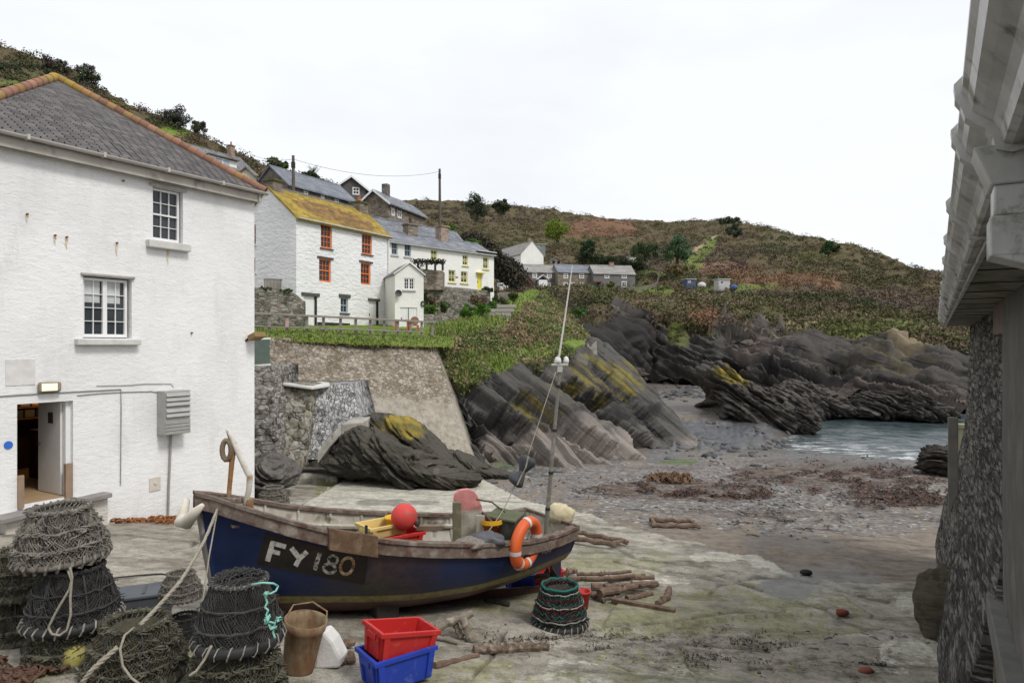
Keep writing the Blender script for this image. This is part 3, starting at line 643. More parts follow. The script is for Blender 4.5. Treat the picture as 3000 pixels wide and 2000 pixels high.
qw = wallpatch('harbour_wall', [(760, [(1400,24.4),(1250,25.6),(1120,26.4),(988,27.2)]), (1000, [(1395,24.8),(1220,26.4),(1110,27.4),(994,28.6)]),
  (1180, [(1395,25.6),(1210,27.4),(1110,28.5),(1000,29.8)]), (1272, [(1395,26.3,126),(1210,28.3,66),(1110,29.4,34),(1005,30.6,0)])], 240, 130, MS_quay, .22, 2.2,
  'tall sloping harbour wall of pale mottled rubble holding up the grass terrace', 'harbour wall')
lw = wallpatch('sea_wall', [(700, [(1420,20.6),(1250,21.2),(1072,21.8)]), (802, [(1420,20.8),(1250,21.3),(1072,22)])], 60, 120, MS_dark, .35, 2.5,
  'dark rubble sea wall rising at the corner of the white building', 'sea wall')
lw2 = wallpatch('sea_wall', [(800, [(1390,21.6,0),(1250,22.2),(1122,22.8)]), (905, [(1370,22,-20),(1250,22.6,0),(1128,23.2,10)])], 70, 110, stone_material('mossy_stone', [(.08,.075,.06),(.17,.15,.11),(.27,.25,.21)], (.06,.055,.045), 3, 1.3, .05, (.16,.125,.055), .4, 1), .4, 2.5,
  'brown streaked low sea wall beneath the white concrete capping', 'sea wall')
lw3 = wallpatch('buttress', [(885, [(1345,22.6,-5),(1250,23.1,5),(1128,23.8,25)]), (1035, [(1345,22.8,30),(1250,23.4,25),(1122,24.2,0)])], 80, 100, MS_dress, .3, 2.5,
  'sloping buttress of limewashed grey and white stones in front of the pale harbour wall', 'buttress')
def slab(name, top, th, mat, label, cat, jit=.02, bev=.03):
    m = MB(); tp = [P(*q)+Vector((0, 0, random.uniform(-jit, jit))) for q in top]; n = len(tp)
    m.add(tp+[q-Vector((0, 0, th)) for q in tp], [tuple(range(n)), tuple(range(2*n-1, n-1, -1))]+[(i, n+i, n+(i+1) % n, (i+1) % n) for i in range(n)])
    o = m.build(name, mat, bevel=bev); return tag(o, label, cat)
MCON = M('pale_concrete', (.4, .38, .34), (.3, .28, .24), (.46, .44, .4), 1.5, .9, .3, 14, .02, 'pos', spots=(.16, .15, .12), spot_scale=2.5)
slab('wall_capping', [(800,1116,22.6),(915,1132,22.8),(965,1126,23.8),(965,1118,25),(805,1108,25.4)], .1, M('white_concrete', (.62, .61, .58), (.5, .48, .45), kind='pos'), 'white concrete capping slab on top of the brown sea wall', 'capping slab')
m = MB(); pa = [P(1062,1236,22.7), P(1000,1242,22.5), P(960,1285,22), P(930,1325,21.6)]
wd = Vector((.1, .9, .1))
for i in range(3):
    a, b = pa[i], pa[i+1]; m.hexa([a-Vector((0, 0, .35)), b-Vector((0, 0, .35)), b+wd-Vector((0, 0, .35)), a+wd-Vector((0, 0, .35))], [a, b, b+wd, a+wd])
tag(m.build('concrete_ramp', MCON, bevel=.03), 'narrow curved concrete ledge sloping down the face of the limewashed buttress', 'ledge')

# =============== rocks ===============
def rock_material(name, dark, mid, hi, nrm, lich=None, low=None, sc=(3.2, .5)):
    t = NT(name); sv = strata_coord(t, nrm, sc); p = t.coord('pos'); n1 = t.noise(sv, 1, 9, .68, .5)
    c = t.ramp(n1, [(.28, dark), (.48, mid), (.6, mid), (.76, hi)])
    if lich: c = t.mix(t.math('MULTIPLY', t.attr('lich'), t.ramp(t.noise(sv, 1.7, 8, .7), [(.4, 0.), (.55, 1.)])), c, t.ramp(t.noise(p, 1.2, 5), [(.35, (.12, .11, .03)), (.65, (.33, .24, .035))]))
    nm = t.bump(n1, 1, .25); nm = t.bump(t.noise(p, 5, 7, .7), .5, .06, nm)
    return t.fin(c, .85, nm, 0, .25)
def rock(name, poly, Y, thick, mat, label, nrm=(.55, -.1, .83), amp=.4, th1=.5, tilt=0, n=230, m=54, lich=None, cat='rock'):
    """closed rock body: outline at depth Y, bulging toward and away from the water"""
    pl = np.array(poly, float); d = np.r_[0, np.cumsum(np.linalg.norm(np.diff(np.vstack([pl, pl[:1]]), axis=0), axis=1))]
    tt = np.linspace(0, d[-1], n, endpoint=False); q = np.vstack([pl, pl[:1]]); bu = np.interp(tt, d, q[:, 0]); bv = np.interp(tt, d, q[:, 1])
    cu, cv = pl[:, 0].mean(), pl[:, 1].mean(); rs = np.concatenate([np.linspace(0, 1, m), np.linspace(1, 0, m)[1:]]); sg = np.r_[-np.ones(m), np.ones(m-1)]
    us = cu+(bu-cu)*np.sin(rs*np.pi/2)[:, None]; vs = cv+(bv-cv)*np.sin(rs*np.pi/2)[:, None]
    dy = sg[:, None]*thick*(np.cos(rs*np.pi/2)**.6)[:, None]*np.ones(n)
    x = (us-1500)/F*Y; z = EYE+(1010-vs)/F*Y; y = Y+dy+tilt*(z-z.min())
    # widen the body so that nearer/farther points keep their real height
    p = np.stack([x, y, z], -1); cc = np.array([p[..., 0].mean(), Y, z.min()])
    nn = p-np.array([x.mean(), Y, z.mean()]); nn /= np.linalg.norm(nn, axis=-1, keepdims=True)+1e-9
    dd = -amp*1.1*crev(p, nrm, th1*1.1, .7, th1*4, .14)-amp*.5*crev(p, nrm, th1*.4, .7, th1*2, .18, 4)+amp*.5*(fbm(p/(th1*.7), 4)-.5)+amp*(strata(p, nrm, th1, .8, th1*5)-.5)+amp*.35*(strata(p, nrm, th1*.3, .8, th1*2)-.5)+amp*3.2*(fbm(p/(th1*2.4), 5, .6)-.5)
    wq = np.clip(1-np.abs(dy)/thick, 0, 1); p = p+nn*(dd*(1-.55*wq**3))[..., None]
    at = {'lich': (np.zeros(p.shape[:2]) if lich is None else ell(us, vs, *lich, .4, 15)).ravel()}
    N = len(rs); i, j = np.meshgrid(np.arange(n), np.arange(N-1)); a = (j*n+i).ravel(); b = (j*n+(i+1) % n).ravel()
    me = npmesh(name, p.reshape(-1, 3), np.stack([a, b, b+n, a+n], 1), at); o = link(name, me, mat, smooth=False)
    return tag(o, label, cat)
MR1 = rock_material('grey_slate_rock', (.03,.028,.026), (.13,.12,.11), (.34,.32,.29), (.55, -.25, .8), sc=(3.4, .9))
MR2 = rock_material('lichen_slate_rock', (.018,.017,.015), (.07,.063,.05), (.17,.152,.118), (.66, -.15, .73), True)
MR3 = rock_material('sea_stack_rock', (.02,.019,.018), (.085,.075,.066), (.23,.2,.16), (.62, .05, .78), True, sc=(1.4, .25))
rock('boulder', [(690,1345),(760,1330),(800,1322),(850,1345),(884,1385),(870,1420),(800,1440),(700,1450)], 19.6, 1.2, MR1, 'grey slate boulder against the corner of the white building', (.55,-.25,.8), .22, .42)
rock('rock_outcrop', [(935,1345),(975,1312),(1030,1268),(1078,1250),(1120,1264),(1180,1304),(1250,1345),(1330,1380),(1420,1400),(1400,1420),(1200,1418),(1050,1400),(960,1375)], 22.4, 1.3, MR2, 'dark brown rock outcrop below the concrete ledge and buttress', (.66,-.15,.73), .34, .45)
rock('rock_outcrop', [(1055,1235),(1085,1205),(1130,1208),(1200,1228),(1235,1252),(1270,1290),(1330,1345),(1400,1400),(1300,1410),(1180,1370),(1090,1300)], 24.2, 1.2, MR2, 'slanting rock outcrop with yellow lichen along its top, below the pale harbour wall', (.66,-.15,.73), .24, .5, lich=(1185, 1245, 75, 36))
rock('rock_outcrop', [(1280,1350),(1310,1318),(1345,1322),(1385,1345),(1440,1372),(1500,1388),(1480,1402),(1380,1408),(1290,1395)], 25.2, .8, MR2, 'low ridge of dark rock where the pale harbour wall meets the beach', (.66,-.15,.73), .2, .35)
rock('sea_stack', [(2058,1105),(2070,1082),(2090,1064),(2105,1062),(2120,1078),(2160,1092),(2195,1118),(2240,1160),(2275,1195),(2300,1215),(2335,1240),(2310,1266),(2240,1266),(2190,1256),(2140,1240),(2075,1216),(2084,1170),(2066,1140)], 57, 4.4, MR3, 'tall leaning dark sea stack between the beach and the water', NS, 1.2, 1.1, lich=(2120, 1090, 50, 24))
rock('sea_rock', [(2280,1215),(2290,1190),(2330,1192),(2352,1205),(2375,1230),(2400,1258),(2340,1268),(2280,1264)], 55, 2.2, MR3, 'small ribbed rock at the seaward end of the leaning stack', NS, .7, .6)
rock('sea_rock', [(2240,1210),(2262,1142),(2310,1128),(2350,1120),(2400,1150),(2440,1160),(2490,1203),(2480,1212),(2350,1214)], 66, 3.5, MR3, 'low pointed rock in the water behind the leaning stack', NS, 1.0, .9)
rock('sea_rock', [(2500,1215),(2520,1155),(2560,1140),(2610,1160),(2640,1190),(2680,1216),(2600,1222)], 65, 3.2, MR3, 'rounded dark rock at the foot of the far cliff beside the water', NS, 1.0, .9)
rock('sea_rock', [(2600,1205),(2640,1150),(2680,1145),(2740,1175),(2800,1212),(2790,1222),(2690,1222)], 64, 3.2, MR3, 'ribbed slab rock running into the water near the stone pier', NS, 1.1, .8)
rock('sea_rock', [(2700,1340),(2720,1318),(2780,1300),(2840,1295),(2900,1330),(2900,1420),(2800,1420),(2740,1395),(2705,1375)], 33, 1.5, rock_material('brown_rock', (.02,.017,.015), (.06,.048,.042), (.14,.11,.095), (.3,.3,.8)), 'dark brown rock on the beach beside the stone pier', (.3,.3,.8), .5, .6)
# low stones scattered over the upper beach and rock flats
def stones():
    g = np.random.default_rng(5); V = []; Fq = []; C = []; k = 0
    base = np.array([(-1,-1,-.6),(1,-1,-.6),(1,1,-.6),(-1,1,-.6),(-.7,-.7,.6),(.7,-.7,.6),(.7,.7,.6),(-.7,.7,.6)])
    fq = np.array([(3,2,1,0),(4,5,6,7),(0,1,5,4),(1,2,6,5),(2,3,7,6),(3,0,4,7)])
    for cu, cv, ru, rv, n, s0, s1, col in [(2100,1290,230,40,420,.08,.45,(.09,.09,.095)),(1420,1382,130,22,240,.06,.25,(.1,.1,.09)),(1990,1150,110,22,120,.2,.7,(.08,.078,.078)),(2350,1420,480,80,900,.02,.08,(.13,.13,.13)),(2080,1460,460,70,600,.015,.06,(.15,.135,.12)),(2560,1880,120,25,40,.03,.1,(.12,.12,.13)),(2000,1880,350,60,160,.012,.035,(.14,.12,.1)),(1650,1890,260,40,90,.01,.03,(.2,.17,.13)),(2450,1960,170,40,120,.012,.045,(.1,.08,.07)),(1100,1375,60,10,20,.05,.2,(.12,.12,.1))]:
        for _ in range(n):
            u, v = cu+g.normal()*ru*.55, cv+g.normal()*rv*.55
            p = G(u, v); s = s0+(s1-s0)*g.random()**2.5; a = g.random()*6.3; R3 = Matrix.Rotation(a, 3, 'Z')@Matrix.Rotation(g.normal()*.35, 3, 'X')
            b = base*(.75+.5*g.random((8, 3)))*np.array([s, s*.65, s*.42])
            V.append(b@np.array(R3).T+np.array(p)+np.array([0, 0, s*.1])); Fq.append(fq+k); k += 8; C.append(np.tile(np.array(col)*(.5+g.random()), (8, 1)))
    t = NT('beach_stone'); p = t.coord('pos'); t.fin(t.mix(.6, t.attr('Col', 'Color'), t.mix(1., t.attr('Col', 'Color'), t.ramp(t.noise(p, 12, 5, .7), [(.3, .4), (.7, 1.7)]), 'MULTIPLY')), .7, t.bump(t.noise(p, 25, 4), .4, .02), 0, .3)
    o = link('beach_stones', npmesh('beach_stones', np.concatenate(V), np.concatenate(Fq), None, {'Col': np.concatenate(C)}), t.m)
    tag(o, 'loose grey stones strewn over the beach and rock flats', 'stones', kind='stuff')
stones()
def seaweed():
    g = np.random.default_rng(9); V = []; C = []
    for cu, cv, ru, rv, n, s in [(2000,1432,300,20,1000,.12),(2470,1392,320,42,2200,.15),(2650,1455,150,28,700,.14),(1960,1404,42,7,700,.17),(2080,1452,220,14,800,.13),(2000,1905,360,45,900,.022),(2520,1955,130,45,1100,.026),(1620,1880,220,28,500,.02),(2200,1880,300,40,300,.018),(2250,1520,260,40,300,.1)]:
        for _ in range(n):
            u, v = cu+g.normal()*ru*.55, cv+g.normal()*rv*.55; v += (u-cu)*.03
            if n != 700 and float(fbm(np.array([u/70, v/16, 3.3]), 3)) < .47+.08*g.random(): continue
            p = np.array(G(u, v)); a = g.random()*6.3; l = s*(.4+g.random()); wd = l*.22; d = np.array([math.cos(a), math.sin(a), 0]); e = np.array([-d[1], d[0], 0]); h = np.array([0, 0, g.random()*(.2 if (cu, n) == (1960, 700) else .09 if s > .1 else .03)+.01])
            V.append([p-d*l-e*wd+h*.3, p-d*l+e*wd+h*.2, p+e*wd*1.3+h, p-e*wd+h*1.2]); V.append([p-e*wd+h*1.2, p+e*wd*1.3+h, p+d*l+e*wd+h*.3, p+d*l-e*wd+h*.1])
            c = np.array([(.062,.034,.025),(.042,.026,.02),(.09,.05,.034),(.028,.021,.017)][int(g.random()*4)] if s > .1 else [(.03,.022,.016),(.06,.04,.03),(.03,.04,.02)][int(g.random()*3)])
            if (cu, n) == (1960, 700): c = np.array((.13,.075,.042))*(.7+.5*g.random())
            C += [c]*8
    V = np.array(V).reshape(-1, 3); o = link('seaweed', npmesh('seaweed', V, np.arange(len(V)).reshape(-1, 4), None, {'Col': np.array(C)}), LEAF)
    tag(o, 'reddish brown seaweed washed up in bands across the beach', 'seaweed', kind='stuff')
seaweed()
# =============== building materials ===============
def limewash(name, c, s=1.0, stainc=(.3, .26, .2), kind='pos', lump=.55, dirty=None):
    t = NT(name); p = t.coord(kind); q = t.coord(kind, (1, 1, 2.2))
    a = t.noise(q, 3.2*s, 6, .62, .3); b = t.noise(q, 14*s, 5, .65); d = t.noise(p, .7, 6, .6)
    col = t.ramp(d, [(.3, tuple(x*.9 for x in c)), (.6, c)])
    col = t.mix(t.math('MULTIPLY', t.ramp(t.noise(t.coord(kind, (1.3, 1.3, .3)), 1.6, 8, .7), [(.6, 0.), (.74, 1.)]), .25), col, stainc)
    col = t.mix(t.math('MULTIPLY', t.ramp(t.noise(q, 7*s, 8, .75), [(.66, 0.), (.72, 1.)]), .55), col, (.42, .4, .38))
    if dirty:
        sz = t.new('ShaderNodeSeparateXYZ'); t.l.new(t.coord('pos'), sz.inputs[0]); bs = t.math('MULTIPLY', t.math('SUBTRACT', dirty+.55, sz.outputs[2]), .9)
        col = t.mix(t.ramp(t.math('ADD', bs, t.math('MULTIPLY', t.math('SUBTRACT', t.noise(p, 2.5, 8, .7), .5), 1.6)), [(.2, 0.), (.9, .55)]), col, (.3, .29, .23))
        col = t.mix(t.ramp(t.noise(t.coord(kind, (.7, .7, .16)), 2.2, 8, .72), [(.52, 0.), (.7, .3)]), col, (.5, .49, .46)); col = t.mix(t.ramp(t.noise(p, .45, 6, .7), [(.45, 0.), (.7, .22)]), col, (.55, .54, .52))
    nm = t.bump(a, lump, .09/s); nm = t.bump(b, .5, .03/s, nm)
    return t.fin(col, .85, nm, 0, .2)
MW_near = limewash('roughcast_white', (.8, .795, .785), 1.5, lump=.32, dirty=3.0)
MW_cot = limewash('limewashed_rubble', (.8, .8, .79), .9, lump=.8)
MW_row = limewash('cream_white_render', (.8, .79, .74), 1, lump=.25)
def slate_material(name, cols, cr=.25, ang=0, yellow=None):
    t = NT(name); p = t.coord('pos', (1, 1, 1), (0, 0, R(ang)))
    br = t.new('ShaderNodeTexBrick'); br.inputs['Scale'].default_value = 1; br.inputs['Brick Width'].default_value = cr*1.3; br.inputs['Row Height'].default_value = cr*.55
    br.inputs['Mortar Size'].default_value = .008; br.inputs['Color1'].default_value = (0, 0, 0, 1); br.inputs['Color2'].default_value = (1, 1, 1, 1); br.inputs['Mortar'].default_value = (.5, .5, .5, 1)
    sx = t.new('ShaderNodeSeparateXYZ'); t.l.new(p, sx.inputs[0]); cb = t.new('ShaderNodeCombineXYZ'); t.l.new(sx.outputs[1], cb.inputs[0]); t.l.new(sx.outputs[2], cb.inputs[1]); t.l.new(cb.outputs[0], br.inputs['Vector'])
    n = t.noise(t.coord('pos'), 1.1, 7, .65)
    v = t.math('ADD', t.math('MULTIPLY', br.outputs['Color'], .35), t.math('MULTIPLY', n, .8))
    col = t.ramp(v, [(.3, cols[0]), (.6, cols[1]), (.85, cols[2])])
    col = t.mix(t.math('MULTIPLY', br.outputs['Fac'], .7), col, (.03, .03, .032))
    if yellow:
        f = t.ramp(t.noise(t.coord('pos'), .55, 7, .6), [(.47, 1.), (.6, 0.)]); f2 = t.ramp(t.noise(t.coord('pos'), 3.5, 7, .75), [(.4, .35), (.6, 1.)])
        y = t.ramp(t.noise(t.coord('pos'), 2.6, 7, .7), [(.35, (.26, .185, .03)), (.52, (.35, .245, .035)), (.64, (.24, .175, .06)), (.76, (.18, .15, .095))])
        br2 = t.ramp(t.noise(t.coord('pos', (1, 1, 2.4)), 2.4, 8, .75), [(.36, (.1, .06, .03)), (.55, (.24, .14, .04)), (.7, (.42, .27, .03))])
        m = t.attr('moss'); col = t.mix(t.ramp(t.math('ADD', m, t.math('MULTIPLY', t.math('SUBTRACT', f2, .5), .7)), [(.4, 0.), (.6, 1.)]), y, br2); col = t.mix(.55, col, t.mix(1., col, t.ramp(br.outputs['Color'], [(0., .45), (1., 1.35)]), 'MULTIPLY')); col = t.mix(t.math('MULTIPLY', br.outputs['Fac'], .5), col, (.08, .05, .02)); col = t.mix(t.ramp(t.noise(t.coord('pos'), 5, 7, .75), [(.6, 0.), (.68, .7)]), col, (.17, .15, .13))
    nm = t.bump(t.math('MULTIPLY', br.outputs['Fac'], -1.), .6, .03); nm = t.bump(n, .3, .05, nm)
    return t.fin(col, .62 if not yellow else .9, nm, 0, .4)
MSL_blue = slate_material('blue_slate', [(.1,.105,.12),(.17,.18,.2),(.25,.26,.28)], .28, 30)
MSL_grey = slate_material('old_grey_slate', [(.09,.085,.085),(.16,.155,.155),(.24,.23,.22)], .28, 30)
MSL_pale = slate_material('pale_slate', [(.16,.155,.145),(.25,.24,.225),(.33,.31,.28)], .5, 0)
MSL_far = slate_material('far_blue_slate', [(.11,.12,.145),(.16,.175,.205),(.21,.22,.25)], .5, 0)
MSL_yel = slate_material('lichen_slate', [(.1,.1,.1),(.2,.2,.2),(.3,.3,.3)], .28, 30, True)
M_glass = M('window_glass', (.025, .03, .034), (.05, .055, .06), scale=1.5, rough=.06, bump=.02, bscale=3, kind='pos', spec=.32)
M_whitep = M('white_paint', (.78, .78, .77), (.7, .7, .69), scale=3, rough=.45, bump=.05, kind='pos')
M_orange = M('orange_paint', (.74, .21, .06), (.64, .17, .05), scale=3, rough=.5, bump=.05, kind='pos')
M_yellowp = M('pale_yellow_paint', (.7, .66, .33), (.62, .58, .3), kind='pos', bump=.05)
M_ydoor = M('yellow_door_paint', (.75, .68, .1), (.68, .6, .08), kind='pos', bump=.05)
M_bluep = M('grey_blue_paint', (.36, .42, .47), (.3, .36, .42), kind='pos', bump=.05)
M_black = M('black_painted_timber', (.02, .02, .022), (.04, .038, .036), kind='pos', bump=.2)
M_lint = M('slate_lintel', (.06, .055, .055), (.1, .09, .09), kind='pos', bump=.4)
M_concsill = M('grey_sill', (.62, .61, .58), (.48, .465, .44), kind='pos', bump=.3)
M_brick = stone_material('chimney_brick', [(.2,.12,.085),(.3,.2,.15),(.36,.28,.22)], (.2, .18, .16), 5, 1.6, .05, None, .2, .5)
M_pot = M('terracotta', (.38, .14, .07), (.3, .11, .055), kind='pos', bump=.2)
MS_far = stone_material('cottage_stone', [(.07,.06,.052),(.13,.115,.1),(.19,.17,.15)], (.1,.092,.082), 2.2, 2, .05, None, .12, .6)
MS_slatehung = M('slate_hung_wall', (.075, .072, .07), (.11, .105, .1), kind='pos', scale=3, bump=.4, bscale=9)
MS_brown = stone_material('brown_stone', [(.12,.095,.07),(.2,.165,.125),(.27,.23,.18)], (.15,.125,.1), 2.8, 2, .05, None, .1, .6)
M_timber = M('grey_timber', (.27, .245, .21), (.19, .165, .135), (.13, .115, .09), scale=3, bump=.5, bscale=25, stretch=(1, 1, 1), kind='pos')
UP = Vector((0, 0, 1))
class House:
    """footprint: left-front corner a, right-front corner b (seen from the slip), depth back"""
    def __init__(s, name, label, a, b, zb, cat='house', group=None):
        s.a = Vector((a[0], a[1], zb)); b = Vector((b[0], b[1], zb)); s.ex = (b-s.a).normalized(); s.W = (b-s.a).length; s.ey = UP.cross(s.ex)
        s.root = empty(name, s.a, label, cat, group)
    def T(s, x, y, z): return s.a+s.ex*x+s.ey*y+UP*z
    def loc(s, u, v):
        d = P(u, v, 1)-Vector((0, 0, EYE)); o = Vector((0, 0, EYE)); k = (s.a-o).dot(s.ey)/d.dot(s.ey); q = o+d*k-s.a
        return q.dot(s.ex), q.z
    def hole(s, u0, v0, u1, v1):
        x0, z1 = s.loc(u0, v0); x1, _ = s.loc(u1, v0); _, z0_ = s.loc(u0, v1); return (x0, x1, z0_, z1)
    def wallface(s, m, W, z0_, z1, holes, fr, dep):
        """fr(x,y,z) maps wall coords to world; holes get reveals of depth dep"""
        xs = sorted({0, W, *[h[0] for h in holes], *[h[1] for h in holes]}); zs = sorted({z0_, z1, *[h[2] for h in holes], *[h[3] for h in holes]})
        for i in range(len(xs)-1):
            for k in range(len(zs)-1):
                cx, cz = (xs[i]+xs[i+1])/2, (zs[k]+zs[k+1])/2
                if any(h[0] < cx < h[1] and h[2] < cz < h[3] for h in holes): continue
                m.quad(fr(xs[i], 0, zs[k]), fr(xs[i+1], 0, zs[k]), fr(xs[i+1], 0, zs[k+1]), fr(xs[i], 0, zs[k+1]))
        for x0, x1, a, b in holes:
            m.quad(fr(x0,0,a), fr(x0,dep,a), fr(x0,dep,b), fr(x0,0,b)); m.quad(fr(x1,0,a), fr(x1,0,b), fr(x1,dep,b), fr(x1,dep,a))
            m.quad(fr(x0,0,a), fr(x1,0,a), fr(x1,dep,a), fr(x0,dep,a)); m.quad(fr(x0,0,b), fr(x0,dep,b), fr(x1,dep,b), fr(x1,0,b))
    def left(s, D): return lambda x, y, z: s.T(y, D-x, z)
    def right(s): return lambda x, y, z: s.T(s.W-y, x, z)
    def front(s): return lambda x, y, z: s.T(x, y, z)
    def walls(s, D, H, mat, holes=(), lholes=(), rholes=(), dep=.15, zlow=-1, gable=0, ridge='x', name='wall'):
        m = MB(); s.D = D; s.H = H
        s.wallface(m, s.W, zlow, H, list(holes), s.front(), dep); s.wallface(m, D, zlow, H, list(lholes), s.left(D), dep)
        s.wallface(m, D, zlow, H, list(rholes), s.right(), dep); m.quad(s.T(0,D,zlow), s.T(0,D,H), s.T(s.W,D,H), s.T(s.W,D,zlow))
        if gable and ridge == 'x':
            for x in (0, s.W): m.quad(s.T(x,0,H), s.T(x,D,H), s.T(x,D/2,H+gable))
        if gable and ridge == 'y':
            for y in (0, D): m.quad(s.T(0,y,H), s.T(s.W,y,H), s.T(s.W/2,y,H+gable))
        return m.build(name, mat, s.root)
    def roofx(s, rise, mat, ov=.15, vo=.08, th=.1, attr=None, H=None, D=None, split=None):
        H = s.H if H is None else H; D = s.D if D is None else D; k = rise/(D/2); m = MB()
        for sgn in (0, 1):
            y0, y1 = (-ov, D/2) if sgn == 0 else (D+ov, D/2); z0_ = H-ov*k; z1 = H+rise
            nx, ny = 30, 12; pts = [s.T(-vo+(s.W+2*vo)*i/nx, y0+(y1-y0)*j/ny, z0_+(z1-z0_)*j/ny+.03+random.uniform(-.012, .012)) for j in range(ny+1) for i in range(nx+1)]
            m.grid(pts, nx+1, ny+1)
            m.grid([p-UP*th for p in pts], nx+1, ny+1)
            A, B = s.T(-vo,y0,z0_+.03), s.T(s.W+vo,y0,z0_+.03); C, Dd = s.T(s.W+vo,y1,z1+.03), s.T(-vo,y1,z1+.03); dn = UP*th
            m.quad(A-dn, B-dn, B, A); m.quad(A-dn, A, Dd, Dd-dn); m.quad(B-dn, C-dn, C, B)
        o = m.build('roof', mat, s.root)
        if attr:
            at = o.data.attributes.new('moss', 'FLOAT', 'POINT'); at.data.foreach_set('value', [attr(v.co) for v in o.data.vertices])
        rt = MB(); rt.tube([s.T(-vo,D/2,H+rise+.02), s.T(s.W/2,D/2,H+rise+.02), s.T(s.W+vo,D/2,H+rise+.02)], .07, 6); rt.build('ridge_tile', mat if not attr else M_timber, o)
        return o
    def roofy(s, rise, mat, ov=.12, fo=.15, th=.1, barge=None, bh=.18):
        H, D, W = s.H, s.D, s.W; k = rise/(W/2); m = MB()
        for sg in (0, 1):
            x0 = -ov if sg == 0 else W+ov; z0_ = H-ov*k; a, b = s.T(x0,-fo,z0_+.03), s.T(W/2,-fo,H+rise+.03); c, d = s.T(W/2,D,H+rise+.03), s.T(x0,D,z0_+.03); dn = UP*th
            m.hexa([a-dn, b-dn, c-dn, d-dn], [a, b, c, d])
        o = m.build('roof', mat, s.root)
        if barge:
            m = MB()
            for sg in (0, 1):
                x0 = -ov if sg == 0 else W+ov; a, b = s.T(x0,-fo-.04,H-ov*k+.05), s.T(W/2,-fo-.04,H+rise+.05); e = -s.ey*.04
                m.hexa([a-UP*bh, b-UP*bh, b-UP*bh+s.ey*.035, a-UP*bh+s.ey*.035], [a, b, b+s.ey*.035, a+s.ey*.035])
            m.build('bargeboard', barge, o)
        return o
    def window(s, h, fr, mat, cols=2, rows=2, y=.1, fw=.06, bar=.025, name='window', sill=None, lintel=None, mid=True, pane=None, parent=None, sillw=.08, split=False, lh=.16, lo=.15, glassname='pane'):
        x0, x1, a, b = h; m = MB(); ax = ((fr(1,0,0)-fr(0,0,0)), (fr(0,1,0)-fr(0,0,0)), UP)
        def bx(xa, xb, za, zb, d=.06, yy=y): m.box(fr((xa+xb)/2, yy, (za+zb)/2), (xb-xa, d, zb-za), ax)
        bx(x0, x0+fw, a, b); bx(x1-fw, x1, a, b); bx(x0+fw, x1-fw, b-fw, b); bx(x0+fw, x1-fw, a, a+fw*1.2)
        secs = [(x0+fw, x1-fw)]
        if split:
            c = (x0+x1)/2; bx(c-fw*.8, c+fw*.8, a+fw*1.2, b-fw); secs = [(x0+fw, c-fw*.8), (c+fw*.8, x1-fw)]
        zm = (a+b)/2
        if mid: bx(x0+fw, x1-fw, zm-fw*.4, zm+fw*.4, .075)
        for xa, xb in secs:
            for i in range(1, cols): xx = xa+(xb-xa)*i/cols; bx(xx-bar/2, xx+bar/2, a+fw, b-fw, .035)
            for i in range(1, rows):
                zz = a+fw+(b-a-2*fw)*i/rows; bx(xa, xb, zz-bar/2, zz+bar/2, .033)
        o = m.build(name, mat, parent or s.root)
        if parent is None or parent == s.root:
            g = MB(); g.quad(fr(x0+.01,y+.022,a+.01), fr(x1-.01,y+.022,a+.01), fr(x1-.01,y+.022,b-.01), fr(x0+.01,y+.022,b-.01)); g.build(glassname, pane or M_glass, o)
            if sill: g = MB(); g.box(fr((x0+x1)/2, .02, a-sillw/2-.004), (x1-x0+.16, .2, sillw), ax); g.build('sill', sill, o, bevel=.01)
            if lintel: g = MB(); g.box(fr((x0+x1)/2, .005, b+lh/2+.004), (x1-x0+2*lo, .14, lh), ax); g.build('lintel', lintel, o, bevel=.012)
        return o
    def door(s, h, fr, mat, y=.1, jamb=None, lintel=None, lh=.14, lo=.15):
        x0, x1, a, b = h; ax = ((fr(1,0,0)-fr(0,0,0)), (fr(0,1,0)-fr(0,0,0)), UP); m = MB()
        m.box(fr((x0+x1)/2, y, (a+b)/2), (x1-x0, .05, b-a), ax)
        for i in range(1, 5): m.box(fr(x0+(x1-x0)*i/5, y-.028, (a+b)/2), (.012, .008, b-a-.04), ax)
        o = m.build('door', mat, s.root); g = MB(); g.box(fr(x0+.09, y-.045, (a+b)/2), (.03, .05, .12), ax); g.build('handle', M_black, o)
        if jamb: g = MB(); g.box(fr(x1-.05, .04, (a+b)/2), (.1, .12, b-a), ax); g.build('door_frame', jamb, s.root)
        if lintel: g = MB(); g.box(fr((x0+x1)/2, .0, b+lh/2+.004), (x1-x0+2*lo, .14, lh), ax); g.build('lintel', lintel, s.root, bevel=.012)
        return o
    def box(s, name, mat, c, d, parent=None, bevel=0):
        m = MB(); m.box(s.T(*c), d, (s.ex, s.ey, UP)); return m.build(name, mat, parent or s.root, bevel=bevel)
    def chimney(s, c, d, mat, pots=1, cap=None, potm=None):
        o = s.box('chimney', mat, (c[0], c[1], c[2]+d[2]/2), d); s.box('chimney_cap', cap or mat, (c[0], c[1], c[2]+d[2]+.05), (d[0]+.14, d[1]+.14, .1), o)
        for i in range(pots):
            m = MB(); m.lathe([(.11,0),(.13,.05),(.1,.1),(.09,.38),(.11,.42),(.08,.42)], s.T(c[0]+(i-(pots-1)/2)*.3, c[1], c[2]+d[2]+.1), 10); m.build('chimney_pot', potm or M_pot, o, smooth=True)
        return o
